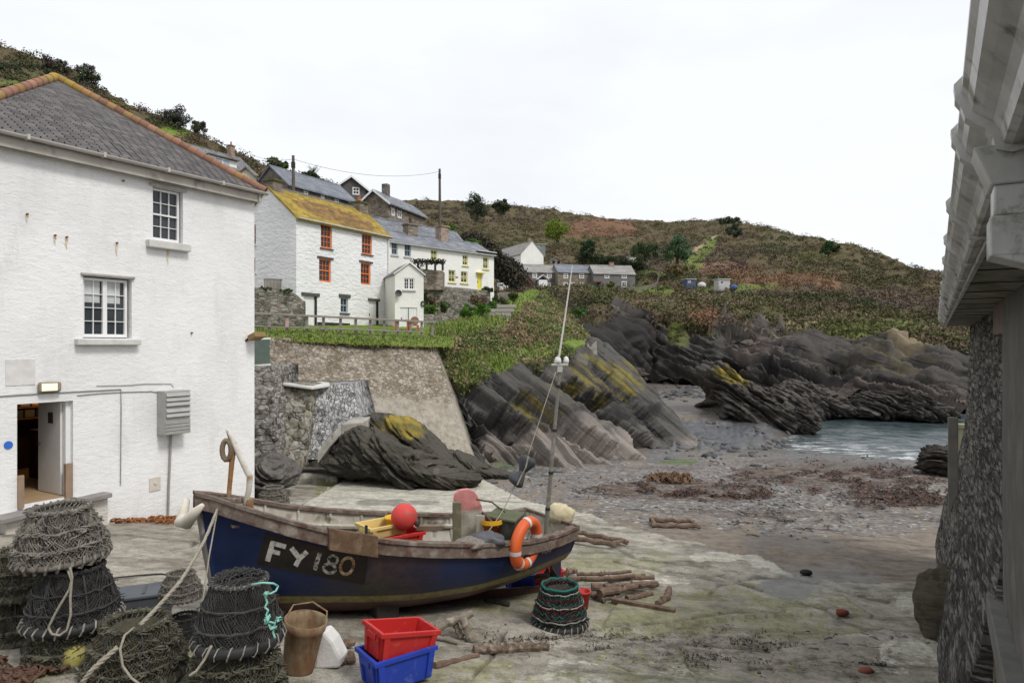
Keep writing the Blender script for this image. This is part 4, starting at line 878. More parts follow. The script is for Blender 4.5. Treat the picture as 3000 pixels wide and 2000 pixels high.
    def gutter(s, D=0, dz=-.12, mat=None):
        m = MB(); a, b = s.T(-.05, -.2, s.H+dz), s.T(s.W+.05, -.2, s.H+dz); n = 8; pr = [(math.cos(math.pi+math.pi*i/n)*.06, math.sin(math.pi+math.pi*i/n)*.06) for i in range(n+1)]
        for i in range(n):
            (y0, z0_), (y1, z1) = pr[i], pr[i+1]; m.quad(a+s.ey*y0+UP*z0_, b+s.ey*y0+UP*z0_, b+s.ey*y1+UP*z1, a+s.ey*y1+UP*z1)
            m.quad(a+s.ey*y0*.85+UP*z0_*.85, a+s.ey*y1*.85+UP*z1*.85, b+s.ey*y1*.85+UP*z1*.85, b+s.ey*y0*.85+UP*z0_*.85)
        return m.build('gutter', mat or M_whitep, s.root)

# =============== near white building ===============
zt = 3.0
nh = House('white_building', 'large whitewashed roughcast building with hipped slate roof and open door', (-9.85, 12.08), (-6.64, 17.6), zt)
EAVE = 10.96-zt
h_up = nh.hole(447, 545, 536, 702); h_lo = nh.hole(243, 806, 386, 990); h_dr = nh.hole(50, 1184, 214, 1480)
# subdivided, softly uneven front wall
m = MB()
nh.walls(7.5, EAVE, MW_near, [h_up, h_lo, h_dr], dep=.22, zlow=-2)
fr = nh.front()
w1 = nh.window((h_up[0]+.02, h_up[1]-.04, h_up[2]+.02, h_up[3]-.02), fr, M_whitep, 3, 4, .12, .045, .015)
w1['label'] = 'white sash window of twelve panes under the eaves'
mm = MB(); mm.box(nh.T((h_up[0]+h_up[1])/2-.02, -.02, h_up[2]-.1), (h_up[1]-h_up[0]+.28, .26, .17), (nh.ex, nh.ey, UP)); mm.build('sill', M_concsill, w1, bevel=.02)
mm = MB(); mm.box(nh.T((h_up[0]+h_up[1])/2, -.012, h_up[3]+.035), (h_up[1]-h_up[0]+.16, .1, .06), (nh.ex, nh.ey, UP)); mm.build('lintel', M('worn_lintel', (.5, .48, .45), (.3, .28, .25), kind='pos', bump=.5, scale=2), w1, bevel=.02)
cur = MB(); x0, x1, a, b = h_up; nx = 26
cur.grid([nh.T(x0+.1+(x1-x0-.3)*i/nx, .19+.018*math.sin(i*1.9), a+.06+(.33 if j else 0)) for j in range(2) for i in range(nx+1)], nx+1, 2); cur.build('curtain', M('curtain_cloth', (.5, .47, .4), kind='pos'), w1)
w2 = nh.window((h_lo[0]+.02, h_lo[1]-.05, h_lo[2]+.02, h_lo[3]-.03), fr, M_whitep, 2, 4, .12, .055, .015, mid=False, split=True)
w2['label'] = 'white double casement window with roller blinds half drawn'
mm = MB(); mm.box(nh.T((h_lo[0]+h_lo[1])/2-.02, -.02, h_lo[2]-.08), (h_lo[1]-h_lo[0]+.3, .26, .13), (nh.ex, nh.ey, UP)); mm.build('sill', M_concsill, w2, bevel=.02)
mm = MB(); mm.box(nh.T((h_lo[0]+h_lo[1])/2, -.012, h_lo[3]+.03), (h_lo[1]-h_lo[0]+.1, .1, .06), (nh.ex, nh.ey, UP)); mm.build('lintel', M('worn_lintel', (.3, .28, .25)), w2, bevel=.02)
bl = MB(); x0, x1, a, b = h_lo; c = (x0+x1)/2-.05
for xa, xb in ((x0+.08, c-.05), (c+.05, x1-.18)): bl.box(nh.T((xa+xb)/2, .138, b-.04-(b-a)*.2), (xb-xa, .004, (b-a)*.38), (nh.ex, nh.ey, UP))
bl.build('roller_blind', M('blind_cloth', (.55, .57, .56), kind='pos'), w2)
# doorway, room and door
x0, x1, a, b = h_dr; rm = MB()
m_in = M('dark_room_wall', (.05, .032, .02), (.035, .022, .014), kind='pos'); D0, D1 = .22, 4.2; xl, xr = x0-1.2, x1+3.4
def Q(x, y, z): return nh.T(x, y, z)
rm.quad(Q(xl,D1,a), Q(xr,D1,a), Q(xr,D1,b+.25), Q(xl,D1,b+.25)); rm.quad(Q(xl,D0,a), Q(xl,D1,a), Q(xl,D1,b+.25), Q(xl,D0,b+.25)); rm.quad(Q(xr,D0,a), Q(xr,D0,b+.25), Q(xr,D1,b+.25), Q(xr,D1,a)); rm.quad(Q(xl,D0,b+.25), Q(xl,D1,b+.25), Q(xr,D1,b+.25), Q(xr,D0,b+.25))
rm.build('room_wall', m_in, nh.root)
rf = MB(); rf.quad(Q(xl,0.0,a+.004), Q(xr,0.0,a+.004), Q(xr,D1,a+.004), Q(xl,D1,a+.004)); 
rf2 = MB(); rf2.quad(Q(x0,.0,a+.006), Q(x1,.0,a+.006), Q(x1,.22,a+.006), Q(x0,.22,a+.006)); rf2.quad(Q(xl,.22,a+.006), Q(xr,.22,a+.006), Q(xr,D1,a+.006), Q(xl,D1,a+.006)); rf2.build('room_floor', M('tan_vinyl_floor', (.42, .3, .17), (.36, .25, .14), kind='pos', rough=.4, bump=.05), nh.root)
nh.box('shop_counter', M('dark_red_cabinet', (.05, .016, .01), (.035, .012, .008), kind='pos'), ((x0+x1)/2+1.75, 2.6, a+.55), (1.5, .5, 1.1))
sh = MB()
for k in range(3): sh.box(Q((x0+x1)/2+1.8, 4.0, a+1.25+.27*k), (3, .25, .03), (nh.ex, nh.ey, UP))
so_ = sh.build('shelf', M('shelf_wood', (.3, .16, .06), kind='pos'), nh.root)
for k, (dx, dz, cc) in enumerate([(-.5,1.27,(.1,.13,.12)),(-.25,1.27,(.2,.19,.17)),(.0,1.27,(.06,.05,.12)),(.25,1.27,(.05,.06,.3)),(-.35,1.54,(.5,.47,.42)),(-.1,1.54,(.4,.25,.12)),(.2,1.54,(.35,.2,.1)),(.45,1.27,(.03,.04,.28)),(.6,1.54,(.5,.4,.3))]):
    mb = MB(); mb.box(Q((x0+x1)/2+1.75+dx, 3.97, a+dz+.1), (.2, .16, .18), (nh.ex, nh.ey, UP)); mb.build('stored_box', M('stored_box_%d' % k, cc, kind='pos'), so_)
tl = NT('lit_warm_lamp'); tl.b.inputs['Emission Color'].default_value = (1, .55, .2, 1); tl.b.inputs['Emission Strength'].default_value = 2.2; tl.fin((.8, .6, .3))
lp = MB(); lp.box(Q((x0+x1)/2+1.5, 3.3, b+.1), (1.3, .2, .03), (nh.ex, nh.ey, UP)); lp.box(Q((x0+x1)/2+1.85, 3.85, a+1.72), (.6, .06, .14), (nh.ex, nh.ey, UP)); lp.build('room_lamp', tl.m, nh.root)
fb = MB(); fb.lathe([(.17,0),(.19,.05),(.18,.5),(.2,.55),(.16,.56)], Q(x0+.12, 1.25, a+.33), 16); fo_ = fb.build('fish_bin', M('grey_bin', (.3,.3,.29), kind='pos'), nh.root, smooth=True)
fb = MB(); fb.box(Q(x0+.2, 1.15, a+.165), (.5, .35, .32), (nh.ex, nh.ey, UP)); fb.box(Q(x0+.2, .96, a+.17), (.12, .02, .1), (nh.ex, nh.ey, UP)); fb.build('bin_stand', M('grey_bin', (.3,.3,.29)), fo_, bevel=.01)
dl = MB(); hx = x1-.09; dax = (nh.ey, nh.ex, UP); dl.box(Q(hx-.03, .2+.43, a+.99), (.86, .045, 1.94), dax)
do = dl.build('door', M('door_white', (.66, .63, .6), (.6, .57, .54), kind='pos', bump=.03), nh.root)
g = MB(); g.box(Q(hx-.065, .55, a+1.55), (.16, .02, .22), dax); g.build('door_notice', M_black, do)
g = MB(); g.tube([Q(hx-.06, .95, a+1.0), Q(hx-.12, .95, a+1.0), Q(hx-.12, .84, a+1.0)], .012, 6); g.build('handle', M('steel', (.5,.5,.5), metal=1, rough=.3), do)
g = MB(); g.box(Q(x1-.045, .15, (a+b)/2), (.09, .1, b-a), (nh.ex, nh.ey, UP)); g.build('door_frame', M_whitep, nh.root)
M('raw_timber', (.33,.24,.17), (.24,.17,.12), kind='pos', bump=.4)
for q in ((x0+.05, -.02, a+.25, .1, .06, .62), (x1-.1, -.02, a+.3, .13, .09, .72)):
    g = MB(); g.box(Q(*q[:3]), q[3:], (nh.ex, nh.ey, UP)); g.build('flood_board_post', _mc['raw_timber'], nh.root)
st = MB(); cx = (x0+x1)/2
e0 = [nh.T(x0-.45, -.42, a-.12), nh.T(x1+.62, -.3, a-.03), nh.T(x1+.62, .02, a-.03), nh.T(x0-.45, .02, a-.12)]
st.hexa([p-UP*.09 for p in e0], e0); st.build('doorstep', M('slate_step', (.26,.245,.235), (.2,.185,.175), kind='pos', bump=.3), nh.root, bevel=.012)
st = MB(); e1 = [nh.T(x0-.3, -.26, a-.21), nh.T(x1+.6, -.16, a-.12), nh.T(x1+.6, .0, a-.12), nh.T(x0-.3, .0, a-.21)]; st.hexa([p-UP*.8 for p in e1], e1); st.build('step_base', limewash('step_rubble', (.55,.52,.47)), nh.root)
# lamp over the door, cables, sticker, vent, pipe, plate, floodlight
lx, lz = nh.loc(140, 1133); g = MB(); g.box(nh.T(lx, -.07, lz), (.4, .12, .2), (nh.ex, nh.ey, UP)); lo_ = g.build('bulkhead_lamp', M('lamp_casing', (.3,.26,.2), kind='pos'), nh.root, bevel=.04)
tl2 = NT('lit_lamp_glass'); tl2.b.inputs['Emission Color'].default_value = (1, .82, .5, 1); tl2.b.inputs['Emission Strength'].default_value = .55; tl2.fin((.7, .65, .5), .3)
g = MB(); g.box(nh.T(lx-.03, -.135, lz), (.28, .02, .14), (nh.ex, nh.ey, UP)); g.build('lamp_glass', tl2.m, lo_, bevel=.009)
def cable(pts, r=.012, y=-.015, mat=None, name='cable'):
    g = MB(); g.tube([nh.T(nh.loc(u, v)[0], y, nh.loc(u, v)[1]) for u, v in pts], r, 5); return g.build(name, mat or M('cable_grey', (.3,.3,.3), kind='pos'), nh.root)
cable([(-60,1164),(60,1156),(200,1148),(353,1140),(354,1200),(353,1300),(352,1420)]); cable([(225,1158),(290,1152),(360,1148),(440,1146),(470,1150)], .009); cable([(282,1130),(380,1128),(420,1124),(500,1124),(508,1134)], .007)
cable([(498,1265),(496,1330),(492,1420),(489,1530)], .028, -.035, M('pipe_grey', (.33,.31,.29), kind='pos'), 'drain_pipe')
vx, vz = nh.loc(497, 1208); va = (nh.ex, nh.ey, UP)
g = MB(); g.box(nh.T(vx, -.15, vz+.02), (.62, .3, .98), va); vb = g.build('extractor_vent', M('galvanised', (.42,.41,.39), (.34,.33,.31), kind='pos', metal=.3, rough=.5), nh.root, bevel=.012)
g = MB()
for k in range(5): g.box(nh.T(vx, -.315, vz+.42-.105*k-(.04 if k > 2 else 0)), (.58, .05, .085), (nh.ex, (nh.ey-UP*.45).normalized(), (UP+nh.ey*.45).normalized()))
for k in range(4): g.box(nh.T(vx, -.31, vz-.2-.075*k), (.6, .03, .06), va)
g.build('louvre', M('galvanised', (.4,.4,.4)), vb)
px, pz = nh.loc(453, 1417); g = MB(); g.box(nh.T(px, -.01, pz), (.26, .02, .3), va); g.box(nh.T(px, -.03, pz+.02), (.05, .03, .05), va); g.build('vent_plate', M('worn_plate', (.62,.58,.52), (.5,.45,.38), kind='pos'), nh.root, bevel=.004)
px, pz = nh.loc(24, 1303); g = MB(); g.lathe([(.075,0),(.075,.01)], nh.T(px, -.005, pz), 20, (nh.ex, UP, -nh.ey)); g.build('blue_disc_sign', M('sign_blue', (.03,.12,.5), (.04,.15,.55), kind='pos', bump=0), nh.root)
px, pz = nh.loc(60, 1090); g = MB(); g.box(nh.T(px, -.004, pz), (.5, .016, .5), va); g.build('blank_panel', M('pale_panel', (.72,.7,.68), kind='pos', bump=.05), nh.root, bevel=.004)
px, pz = nh.loc(735, 985); g = MB(); g.box(nh.T(px, -.22, pz), (.34, .3, .14), (nh.ex, (nh.ey-UP*.35).normalized(), (UP+nh.ey*.35).normalized())); fl_ = g.build('floodlight', M('brass_casing', (.27,.17,.07), (.2,.13,.05), kind='pos', rough=.4), nh.root, bevel=.02)
g = MB(); g.tube([nh.T(px-.1, -.1, pz-.02), nh.T(px-.16, 0, pz-.12)], .03, 6); g.build('lamp_bracket', M_black, fl_)
# rust-streaked iron fixings in the wall
for u, v in [(78,628),(160,690),(194,695),(341,712),(491,730),(360,530),(560,975)]:
    px, pz = nh.loc(u, v); g = MB(); g.tube([nh.T(px, .0, pz), nh.T(px, -.05, pz)], .02, 6); g.build('iron_peg', M('rusty_iron', (.2,.08,.02), (.1,.04,.015), kind='pos'), nh.root)
for u, v, L in [(160,694,.14),(194,699,.2),(341,716,.24),(491,735,.3),(78,632,.12)]:
    px, pz = nh.loc(u, v); g = MB(); n = 6
    g.grid([nh.T(px+sx*(.028*(1-.75*j/n)+.004*math.sin(j*2.3))+.006*math.sin(j*1.3), -.012, pz-L*j/n) for j in range(n+1) for sx in (-1, 1)], 2, n+1); g.build('rust_stain', M('rust_run', (.56,.43,.26), (.66,.58,.45), kind='pos', scale=9), nh.root)
# hipped roof: real lapped slates
W_ = nh.W; ovh = .28; rise = 7+6.42-10.96; zE = EAVE
cR, cL = nh.T(W_+.05, -ovh, zE-.03), nh.T(-ovh, -ovh, zE-.03); AP = nh.T(W_/2, W_/2, zE+rise); BK = nh.T(W_/2, 9, zE+rise)
V = []; Fq = []; C = []; g9 = np.random.default_rng(3); rows = 38; k = 0
def slatecourse(e0, e1, apex, apex2, rows):
    global k
    for r_ in range(rows):
        f0, f1 = r_/rows, (r_+1.35)/rows; a0, b0 = e0.lerp(apex, f0), e1.lerp(apex2, f0); a1, b1 = e0.lerp(apex, min(f1, 1)), e1.lerp(apex2, min(f1, 1))
        n = (e1-e0).cross(apex-e0).normalized(); n = n if n.z > 0 else -n
        L = (b0-a0).length; cnt = max(1, int(L/.21)); off = .5*(r_ % 2)/max(cnt, 1)
        for i in range(cnt+1):
            s0, s1 = max(0, (i-.5*(r_ % 2))/cnt+.002), min(1, (i+1-.5*(r_ % 2))/cnt-.002)
            if s1 <= s0: continue
            li = .009+g9.normal()*.001
            V.extend([a0.lerp(b0, s0)+n*li, a0.lerp(b0, s1)+n*(li+g9.normal()*.003), a1.lerp(b1, s1)+n*.004, a1.lerp(b1, s0)+n*.004, a0.lerp(b0, s0)+n*(li-.014), a0.lerp(b0, s1)+n*(li-.014)])
            Fq.extend([(k, k+1, k+2, k+3), (k+4, k+5, k+1, k)]); k += 6
            c = np.array([(.105,.096,.097),(.122,.113,.112),(.095,.088,.091),(.135,.124,.12)][g9.integers(4)])*(.8+.4*g9.random()); C.extend([c]*6)
slatecourse(cL, cR, AP, AP, rows); slatecourse(cR, nh.T(W_+.05, 9, zE-.03), AP, BK, 24); slatecourse(nh.T(-ovh, 9, zE-.03), cL, BK, AP, 24)
ts = NT('near_slates'); p = ts.coord('pos'); ts.fin(ts.mix(ts.math('MULTIPLY', ts.ramp(ts.noise(p, 1.4, 8, .75), [(.55, 0.), (.7, 1.)]), .35), ts.attr('Col', 'Color'), (.17, .15, .11)), .7, ts.bump(ts.noise(p, 18, 5), .25, .01), 0, .35)
me = npmesh('roof', np.array([tuple(x) for x in V]), np.array(Fq), None, {'Col': np.array(C)}); ro = link('roof', me, ts.m, nh.root)
g = MB(); g.quad(cL-UP*.03, cR-UP*.03, AP-UP*.03); g.quad(cR-UP*.03, nh.T(W_+.05,9,zE-.06), BK-UP*.03, AP-UP*.03); g.quad(cL-UP*.03, AP-UP*.03, BK-UP*.03, nh.T(-ovh,9,zE-.06)); g.build('roof_deck', M_black, ro)
V = []; hb = MB(); cols = []
def tiles(a, b, n):
    for i in range(n):
        p0, p1 = a.lerp(b, i/n-.01), a.lerp(b, (i+1)/n+.012); c0 = len(hb.v); hb.tube([p0, p0.lerp(p1, .5), p1], [.115, .108, .1], 10, cap=True); f = (i/n)
        yl = max(0, 1-abs((p0-AP).length-.45)/.7); base = np.array([(.33,.16,.1),(.37,.19,.13),(.28,.14,.095),(.32,.18,.1)][random.randrange(4)])*random.uniform(.65, .95)
        base = base*(1-.75*yl)+np.array((.36,.25,.03))*.75*yl
        if random.random() < .2: base = base*.5+np.array((.3,.2,.04))*.5
        cols.extend([base]*(len(hb.v)-c0))
tiles(cR+UP*.03, AP+UP*.03, 26); tiles(cL+UP*.03, AP+UP*.03, 16); tiles(AP+UP*.03, BK+UP*.03, 9)
th_ = NT('terracotta_tiles'); p = th_.coord('pos'); th_.fin(th_.mix(th_.math('MULTIPLY', th_.ramp(th_.noise(p, 5, 7, .75), [(.5, 0.), (.62, 1.)]), .45), th_.attr('Col', 'Color'), (.25, .19, .12)), .85, th_.bump(th_.noise(p, 22, 4), .3, .01))
hid = npmesh('hip_tile', np.array(hb.v), np.array([f if len(f) == 4 else f for f in hb.f if len(f) == 4]), None, {'Col': np.array(cols)}); link('hip_tile', hid, th_.m, ro)
g = MB()
for (aa, bb, nrm) in ((nh.T(-ovh+.02, -ovh+.09, zE-.12), nh.T(W_+.05-.02, -ovh+.09, zE-.12), nh.ey), (nh.T(W_+.05-.09, -ovh+.02, zE-.12), nh.T(W_+.05-.09, 7.6, zE-.12), -nh.ex)):
    d_ = (bb-aa); g.box((aa+bb)/2-UP*.06, (d_.length, .03, .26), (d_.normalized(), UP.cross(d_.normalized()), UP))
g.quad(nh.T(-ovh,-ovh+.11,zE-.25), nh.T(W_+.05-.1,-ovh+.11,zE-.25), nh.T(W_+.05-.1,.0,zE-.25), nh.T(-ovh,.0,zE-.25))
g.build('fascia', M('weathered_fascia', (.48,.45,.4), (.36,.33,.29), kind='pos', scale=1.2, bump=.2, spots=(.2,.17,.14), spot_scale=2), ro)
nh.H = EAVE; gt = MB()
def halfpipe(m, a, b, side, r=.065, n=8):
    for i in range(n):
        t0, t1 = math.pi+math.pi*i/n, math.pi+math.pi*(i+1)/n
        for q, s_ in ((r, 1), (r*.86, -1)):
            f = [a+side*(math.cos(t0)*q)+UP*(math.sin(t0)*q), b+side*(math.cos(t0)*q)+UP*(math.sin(t0)*q), b+side*(math.cos(t1)*q)+UP*(math.sin(t1)*q), a+side*(math.cos(t1)*q)+UP*(math.sin(t1)*q)]
            m.quad(*(f if s_ > 0 else f[::-1]))
halfpipe(gt, nh.T(-ovh, -ovh-.02, zE-.05), nh.T(W_+.05+.1, -ovh-.02, zE-.05), nh.ey)
gt.box(nh.T(W_+.05+.1, -ovh-.02, zE-.08), (.02, .13, .07), va)
for x in (1.0, 2.4, 3.8, 5.2): gt.box(nh.T(x, -ovh-.02, zE-.07), (.05, .15, .1), va)
gt.build('gutter', M('gutter_grey', (.5,.48,.45), (.4,.38,.34), kind='pos', scale=1.5), ro)
# =============== terrace lawn above the harbour wall ===============
def attrT(u, v, T, p):
    z = z0(u); return dict(black=z, rock=z, grass=np.clip(1-ell(u,v,900,925,300,8,.2)*.4, 0, 1), rust=z, lich=z, pale=z, path=z)
terr = [(690, Zc((1000,27.0),(985,27.2),(966,28.8),(950,33),(935,38),(900,46))), (880, Zc((1002,27.7),(988,27.9),(970,29.6),(952,33.6),(938,38),(900,46))),
 (1100, Zc((1012,28.9),(997,29.1),(980,31),(962,35),(948,39),(905,48))), (1240, Zc((1016,29.9),(1001,30.2),(984,32.2),(962,36),(946,40),(905,49))), (1330, Zc((1018,30.5),(1000,31),(975,33.4),(952,37.2),(932,41),(900,50)))]
oT, DT = patch('terrace_lawn', terr, 200, [6, 16, 14, 10, 10], mp_, attrT, lambda u, v, T, p, A: (fbm(p/.5, 3)-.5)*.12)
tag(oT, kind='structure')
def tufts():
    g = np.random.default_rng(31); V = []; C = []
    def blade(p, h, lean, w, c):
        a = g.random()*6.3; d = np.array([math.cos(a), math.sin(a), 0]); e = np.array([-d[1], d[0], 0])*w
        V.append([p-e, p+e, p+e*.5+d*lean+np.array([0,0,h]), p-e*.5+d*lean+np.array([0,0,h])]); C.extend([c*(.7+.6*g.random())]*4)
    PT = DT['p']; nv_, nu_ = PT.shape[:2]
    for _ in range(5200):
        j = int(g.random()**1.6*32); i = int(g.random()*nu_); p = PT[j, i]+g.normal(size=3)*np.array([.1,.1,0])
        c = np.array([(.11,.165,.032),(.15,.205,.05),(.21,.205,.09)][int(g.random()*3)])
        if j < 5: c = np.array([(.13,.1,.05),(.08,.11,.03),(.16,.13,.07)][int(g.random()*3)])
        blade(p, .03+.07*g.random()-(.22*g.random() if j < 4 else 0), .1*g.random(), .02, c)
    PP = DP['p'].reshape(-1, 3); gr = DP['A']['grass'][:DP['U'].shape[0]].ravel(); idx = np.where((gr > .5)&(DP['U'].ravel() < 1620))[0]
    for i in g.choice(idx, 5000):
        p = PP[i]+g.normal(size=3)*.06; blade(p, .07+.16*g.random(), .1*g.random(), .03, np.array([(.11,.17,.03),(.15,.21,.045),(.2,.2,.075)][int(g.random()*3)]))
    V2 = np.array(V).reshape(-1, 3); tag(link('grass_tufts', npmesh('grass_tufts', V2, np.arange(len(V2)).reshape(-1, 4), None, {'Col': np.array(C)}), LEAF), 'short green grass on the terrace and ridge above the cliff', 'grass', kind='stuff')
tufts()

# =============== cottage with orange windows ===============
oc = House('white_cottage', 'tall white rubble cottage with orange sash windows and yellow lichened roof', (-10.43, 33), (-7.02, 39), 7.85)
oc.T0 = 5.4; fr = oc.front(); DD = 3.9; lf = oc.left(DD)
hs = [oc.hole(940,655,973,725), oc.hole(1060,683,1090,743), oc.hole(935,756,970,824), oc.hole(1057,768,1086,832)]
hw = oc.hole(998,871,1020,916); hd1 = oc.hole(890,866,928,960); hd2 = oc.hole(1081,881,1108,966)
d1, d2 = list(hd1), list(hd2); d1[2] = max(d1[2], .05); d2[2] = .05
lh = [(.4,1.04,4.2,5.22),(.42,1.0,2.8,3.55)]
oc.walls(DD, 5.4, MW_cot, hs+[hw, tuple(d1), tuple(d2)], lh, dep=.16, gable=1.62)
def mossf(co):
    x = (Vector(co)).dot(oc.ex); zz = co.z; q = ((x-oc.W*.52)/(oc.W*.36))**2+((zz-6.05-(-.06*(x-3)))/.62)**2
    return max(0, min(1, 1.25-.75*q))
oc.roofx(1.62, MSL_yel, .18, .1, .1, mossf); oc.gutter(dz=-.1)
for i, h in enumerate(hs): oc.window(h, fr, M_orange, 3, 4, .1, .07, .02, sill=M_lint if i < 2 else None, lintel=M_lint if i > 1 else None, lh=.1, lo=.14, sillw=.05)
for h in lh: oc.window(h, lf, M_orange, 2, 2, .08, .07, .02, sill=M_concsill)
oc.window(hw, fr, M_bluep, 2, 2, .1, .06, .03, sill=M_lint, lintel=M_lint, lh=.17, lo=.14)
oc.door(d1, fr, M_whitep, .09, M_black, M_lint, .16, .16); oc.door(d2, fr, M_whitep, .09, M_black, M_lint, .14, .1)
g = MB(); g.box(oc.T((d1[1]+hw[0])/2+.35, -.015, .14), (2.3, .05, .3), (oc.ex, oc.ey, UP)); g.build('plinth', M_black, oc.root)
g = MB(); g.box(oc.T(oc.W-.2, -.012, .14), (.36, .05, .3), (oc.ex, oc.ey, UP)); g.build('plinth', M_black, oc.root)
g = MB(); g.tube([oc.T(oc.W-.12, -.07, 5.25), oc.T(oc.W-.12, -.07, 0)], .04, 6); g.build('downpipe', M_whitep, oc.root)
oc.chimney((.32, DD/2, 6.75), (.6, .7, .55), MS_brown, 0, M('mossy_slate', (.1,.11,.03), (.07,.07,.03), kind='pos'))
c2 = oc.chimney((oc.W-.35, DD/2, 6.7), (.7, .75, .62), MS_brown, 1, M('mossy_slate', (.1,.11,.03)))

# =============== small gabled outhouse ===============
og = House('white_outhouse', 'narrow white gabled outhouse beside the orange windowed cottage', tuple(P(1157,968,36.3))[:2], tuple(P(1241,960,36.9))[:2], 7.75)
h1 = og.hole(1183,814,1214,848); h2 = og.hole(1172,900,1222,958); h2 = (h2[0], h2[1], .05, h2[3])
zL = og.loc(1157,800)[1]; zA = og.loc(1203,770)[1]
fr = og.front(); og.walls(2.6, zL, MW_row, [h1, h2], dep=.1, gable=zA-zL, ridge='y')
og.roofy(zA-zL, MSL_grey, .08, .06, .07, M_whitep, .07); og.window(h1, fr, M_whitep, 2, 3, .06, .05, .02, split=True, mid=False, sill=M_concsill)
og.door(h2, fr, M_whitep, .07); x0, x1, a, b = h2
g = MB(); g.box(fr((x0+x1)/2, .04, (a+b)/2), (.02, .06, b-a), (og.ex, og.ey, UP)); g.build('door_gap', M_black, og.root)
g = MB(); g.lathe([(.02,0),(.12,.03),(.19,.1)], fr(.14, -.12, og.loc(1168,860)[1]), 12, (og.ex, UP, -og.ey), cap=False); g.tube([fr(.14,0,og.loc(1168,860)[1]), fr(.14,-.15,og.loc(1168,860)[1])], .02, 5); g.build('satellite_dish', M('dish_grey', (.12,.12,.12), kind='pos'), og.root)
g = MB(); q = fr(og.W-.06, -.05, og.loc(1236,890)[1]); g.tube([q+Vector((math.cos(a)*.09, 0, math.sin(a)*.13)) for a in [i*.5 for i in range(13)]], .035, 6); g.build('hose_reel', M_black, og.root)

# =============== long white row ===============
rh = House('white_terrace_house', 'long low white terrace row with yellow door and pale window frames', tuple(P(1140,840,43.9))[:2], tuple(P(1447,850,50.7))[:2], 11.0)
fr = rh.front(); HE = 2.7
hb_ = [rh.hole(1147,709,1165,746), rh.hole(1185,714,1204,751)]; hy = [rh.hole(1262,731,1281,762), rh.hole(1355,746,1371,777), rh.hole(1415,752,1431,787), rh.hole(1314,790,1334,826), rh.hole(1350,794,1370,828)]
hd = rh.hole(1398,803,1411,850); hd = (hd[0], hd[1], .02, hd[3])
rh.walls(3.6, HE, MW_row, hb_+hy+[hd], dep=.13, gable=.95); rh.roofx(.95, MSL_blue, .15, .1, .08); rh.gutter(dz=-.1)
for h in hb_: rh.window(h, fr, M_bluep, 2, 2, .08, .07, .03, sill=M_concsill)
for h in hy: rh.window(h, fr, M_yellowp, 2, 3, .08, .07, .03, sill=M_yellowp)
dr = rh.door(hd, fr, M_ydoor, .09); g = MB(); g.box(fr((hd[0]+hd[1])/2, -.12, hd[3]+.1), (hd[1]-hd[0]+.3, .3, .06), (rh.ex, rh.ey, UP)); g.build('porch_hood', M_ydoor, rh.root)
g = MB(); q = rh.loc(1338,812); g.box(fr(q[0], -.01, q[1]), (.22, .02, .1), (rh.ex, rh.ey, UP)); g.build('name_plate', M('plate_grey', (.2,.2,.19), kind='pos'), rh.root)
xr = rh.loc(1400,740)[0]; g = MB(); g.hexa([rh.T(xr,-.03,-1), rh.T(rh.W+.02,-.03,-1), rh.T(rh.W+.02,3,-1), rh.T(xr,3,-1)], [rh.T(xr,-.03,HE+.12), rh.T(rh.W+.02,-.03,HE+.02), rh.T(rh.W+.02,3,HE+.02), rh.T(xr,3,HE+.12)])
g2 = MB(); g2.box(rh.T((xr+rh.W)/2, 1.4, HE+.13), (rh.W-xr+.25, 3.2, .06), (rh.ex, rh.ey, UP)); g2.build('flat_roof', M_concsill, rh.root)
x, z = rh.loc(1250,690); rh.chimney((x, 1.8, HE+.55), (.85, .6, 1.0), MS_brown, 1, None, M('dark_pot', (.09,.05,.04), kind='pos'))
x, z = rh.loc(1338,718); rh.chimney((x, 1.6, HE+.5), (.7, .6, 1.25), M_brick, 0)
bh_ = House('slate_roofed_house', 'white house with big plain blue slate roof behind the terrace row', tuple(P(1130,780,51.5))[:2], tuple(P(1402,780,59.5))[:2], 11.2)
bh_.walls(5.6, 3.0, MW_row, dep=.1, gable=3.0); bh_.roofx(2.9, MSL_blue, .2, .15, .1)

# =============== houses higher on the slope ===============
dh = House('stone_house', 'long dark stone house with blue slate roof and small white windows', tuple(P(843,600,60))[:2], tuple(P(1040,640,67.6))[:2], 18.6)
fr = dh.front(); H6 = 21.25-18.6; hh = [dh.hole(890,553,903,568), dh.hole(940,567,951,580), dh.hole(980,578,993,591)]
dh.walls(4.2, H6, MS_far, hh, dep=.1, gable=1.75, zlow=-3); dh.roofx(1.75, MSL_far, .25, .2, .12)
for h in hh: dh.window(h, fr, M_whitep, 2, 2, .04, .09, .04)
g = MB(); lf6 = dh.left(4.2); g.box(lf6(2.6, -.02, 1.6), (.7, .05, 2.4), (dh.ey, dh.ex, UP)); g.build('gable_door', M_black, dh.root)
def gabled(name, label, ul, ur, vb, Yl, Yr, vE, vA, D, wm, roofm, wins=(), barge=M_whitep, chim=None, sidewin=()):
    h = House(name, label, tuple(P(ul,vb,Yl))[:2], tuple(P(ur,vb,Yr))[:2], P(ul,vb,Yl).z)
    zE, zA = h.loc((ul+ur)/2, vE)[1], h.loc((ul+ur)/2, vA)[1]; fr = h.front(); hs = [h.hole(*w) for w in wins]
    h.walls(D, zE, wm, hs, rholes=sidewin, dep=.1, gable=zA-zE, ridge='y', zlow=-3); h.roofy(zA-zE, roofm, .35, .3, .14, barge, .24)
    for q in hs: h.window(q, fr, M_whitep, 2, 2, .03, .1, .05)
    for q in sidewin: h.window(q, h.right(), M_whitep, 2, 1, .03, .1, .05)
    return h
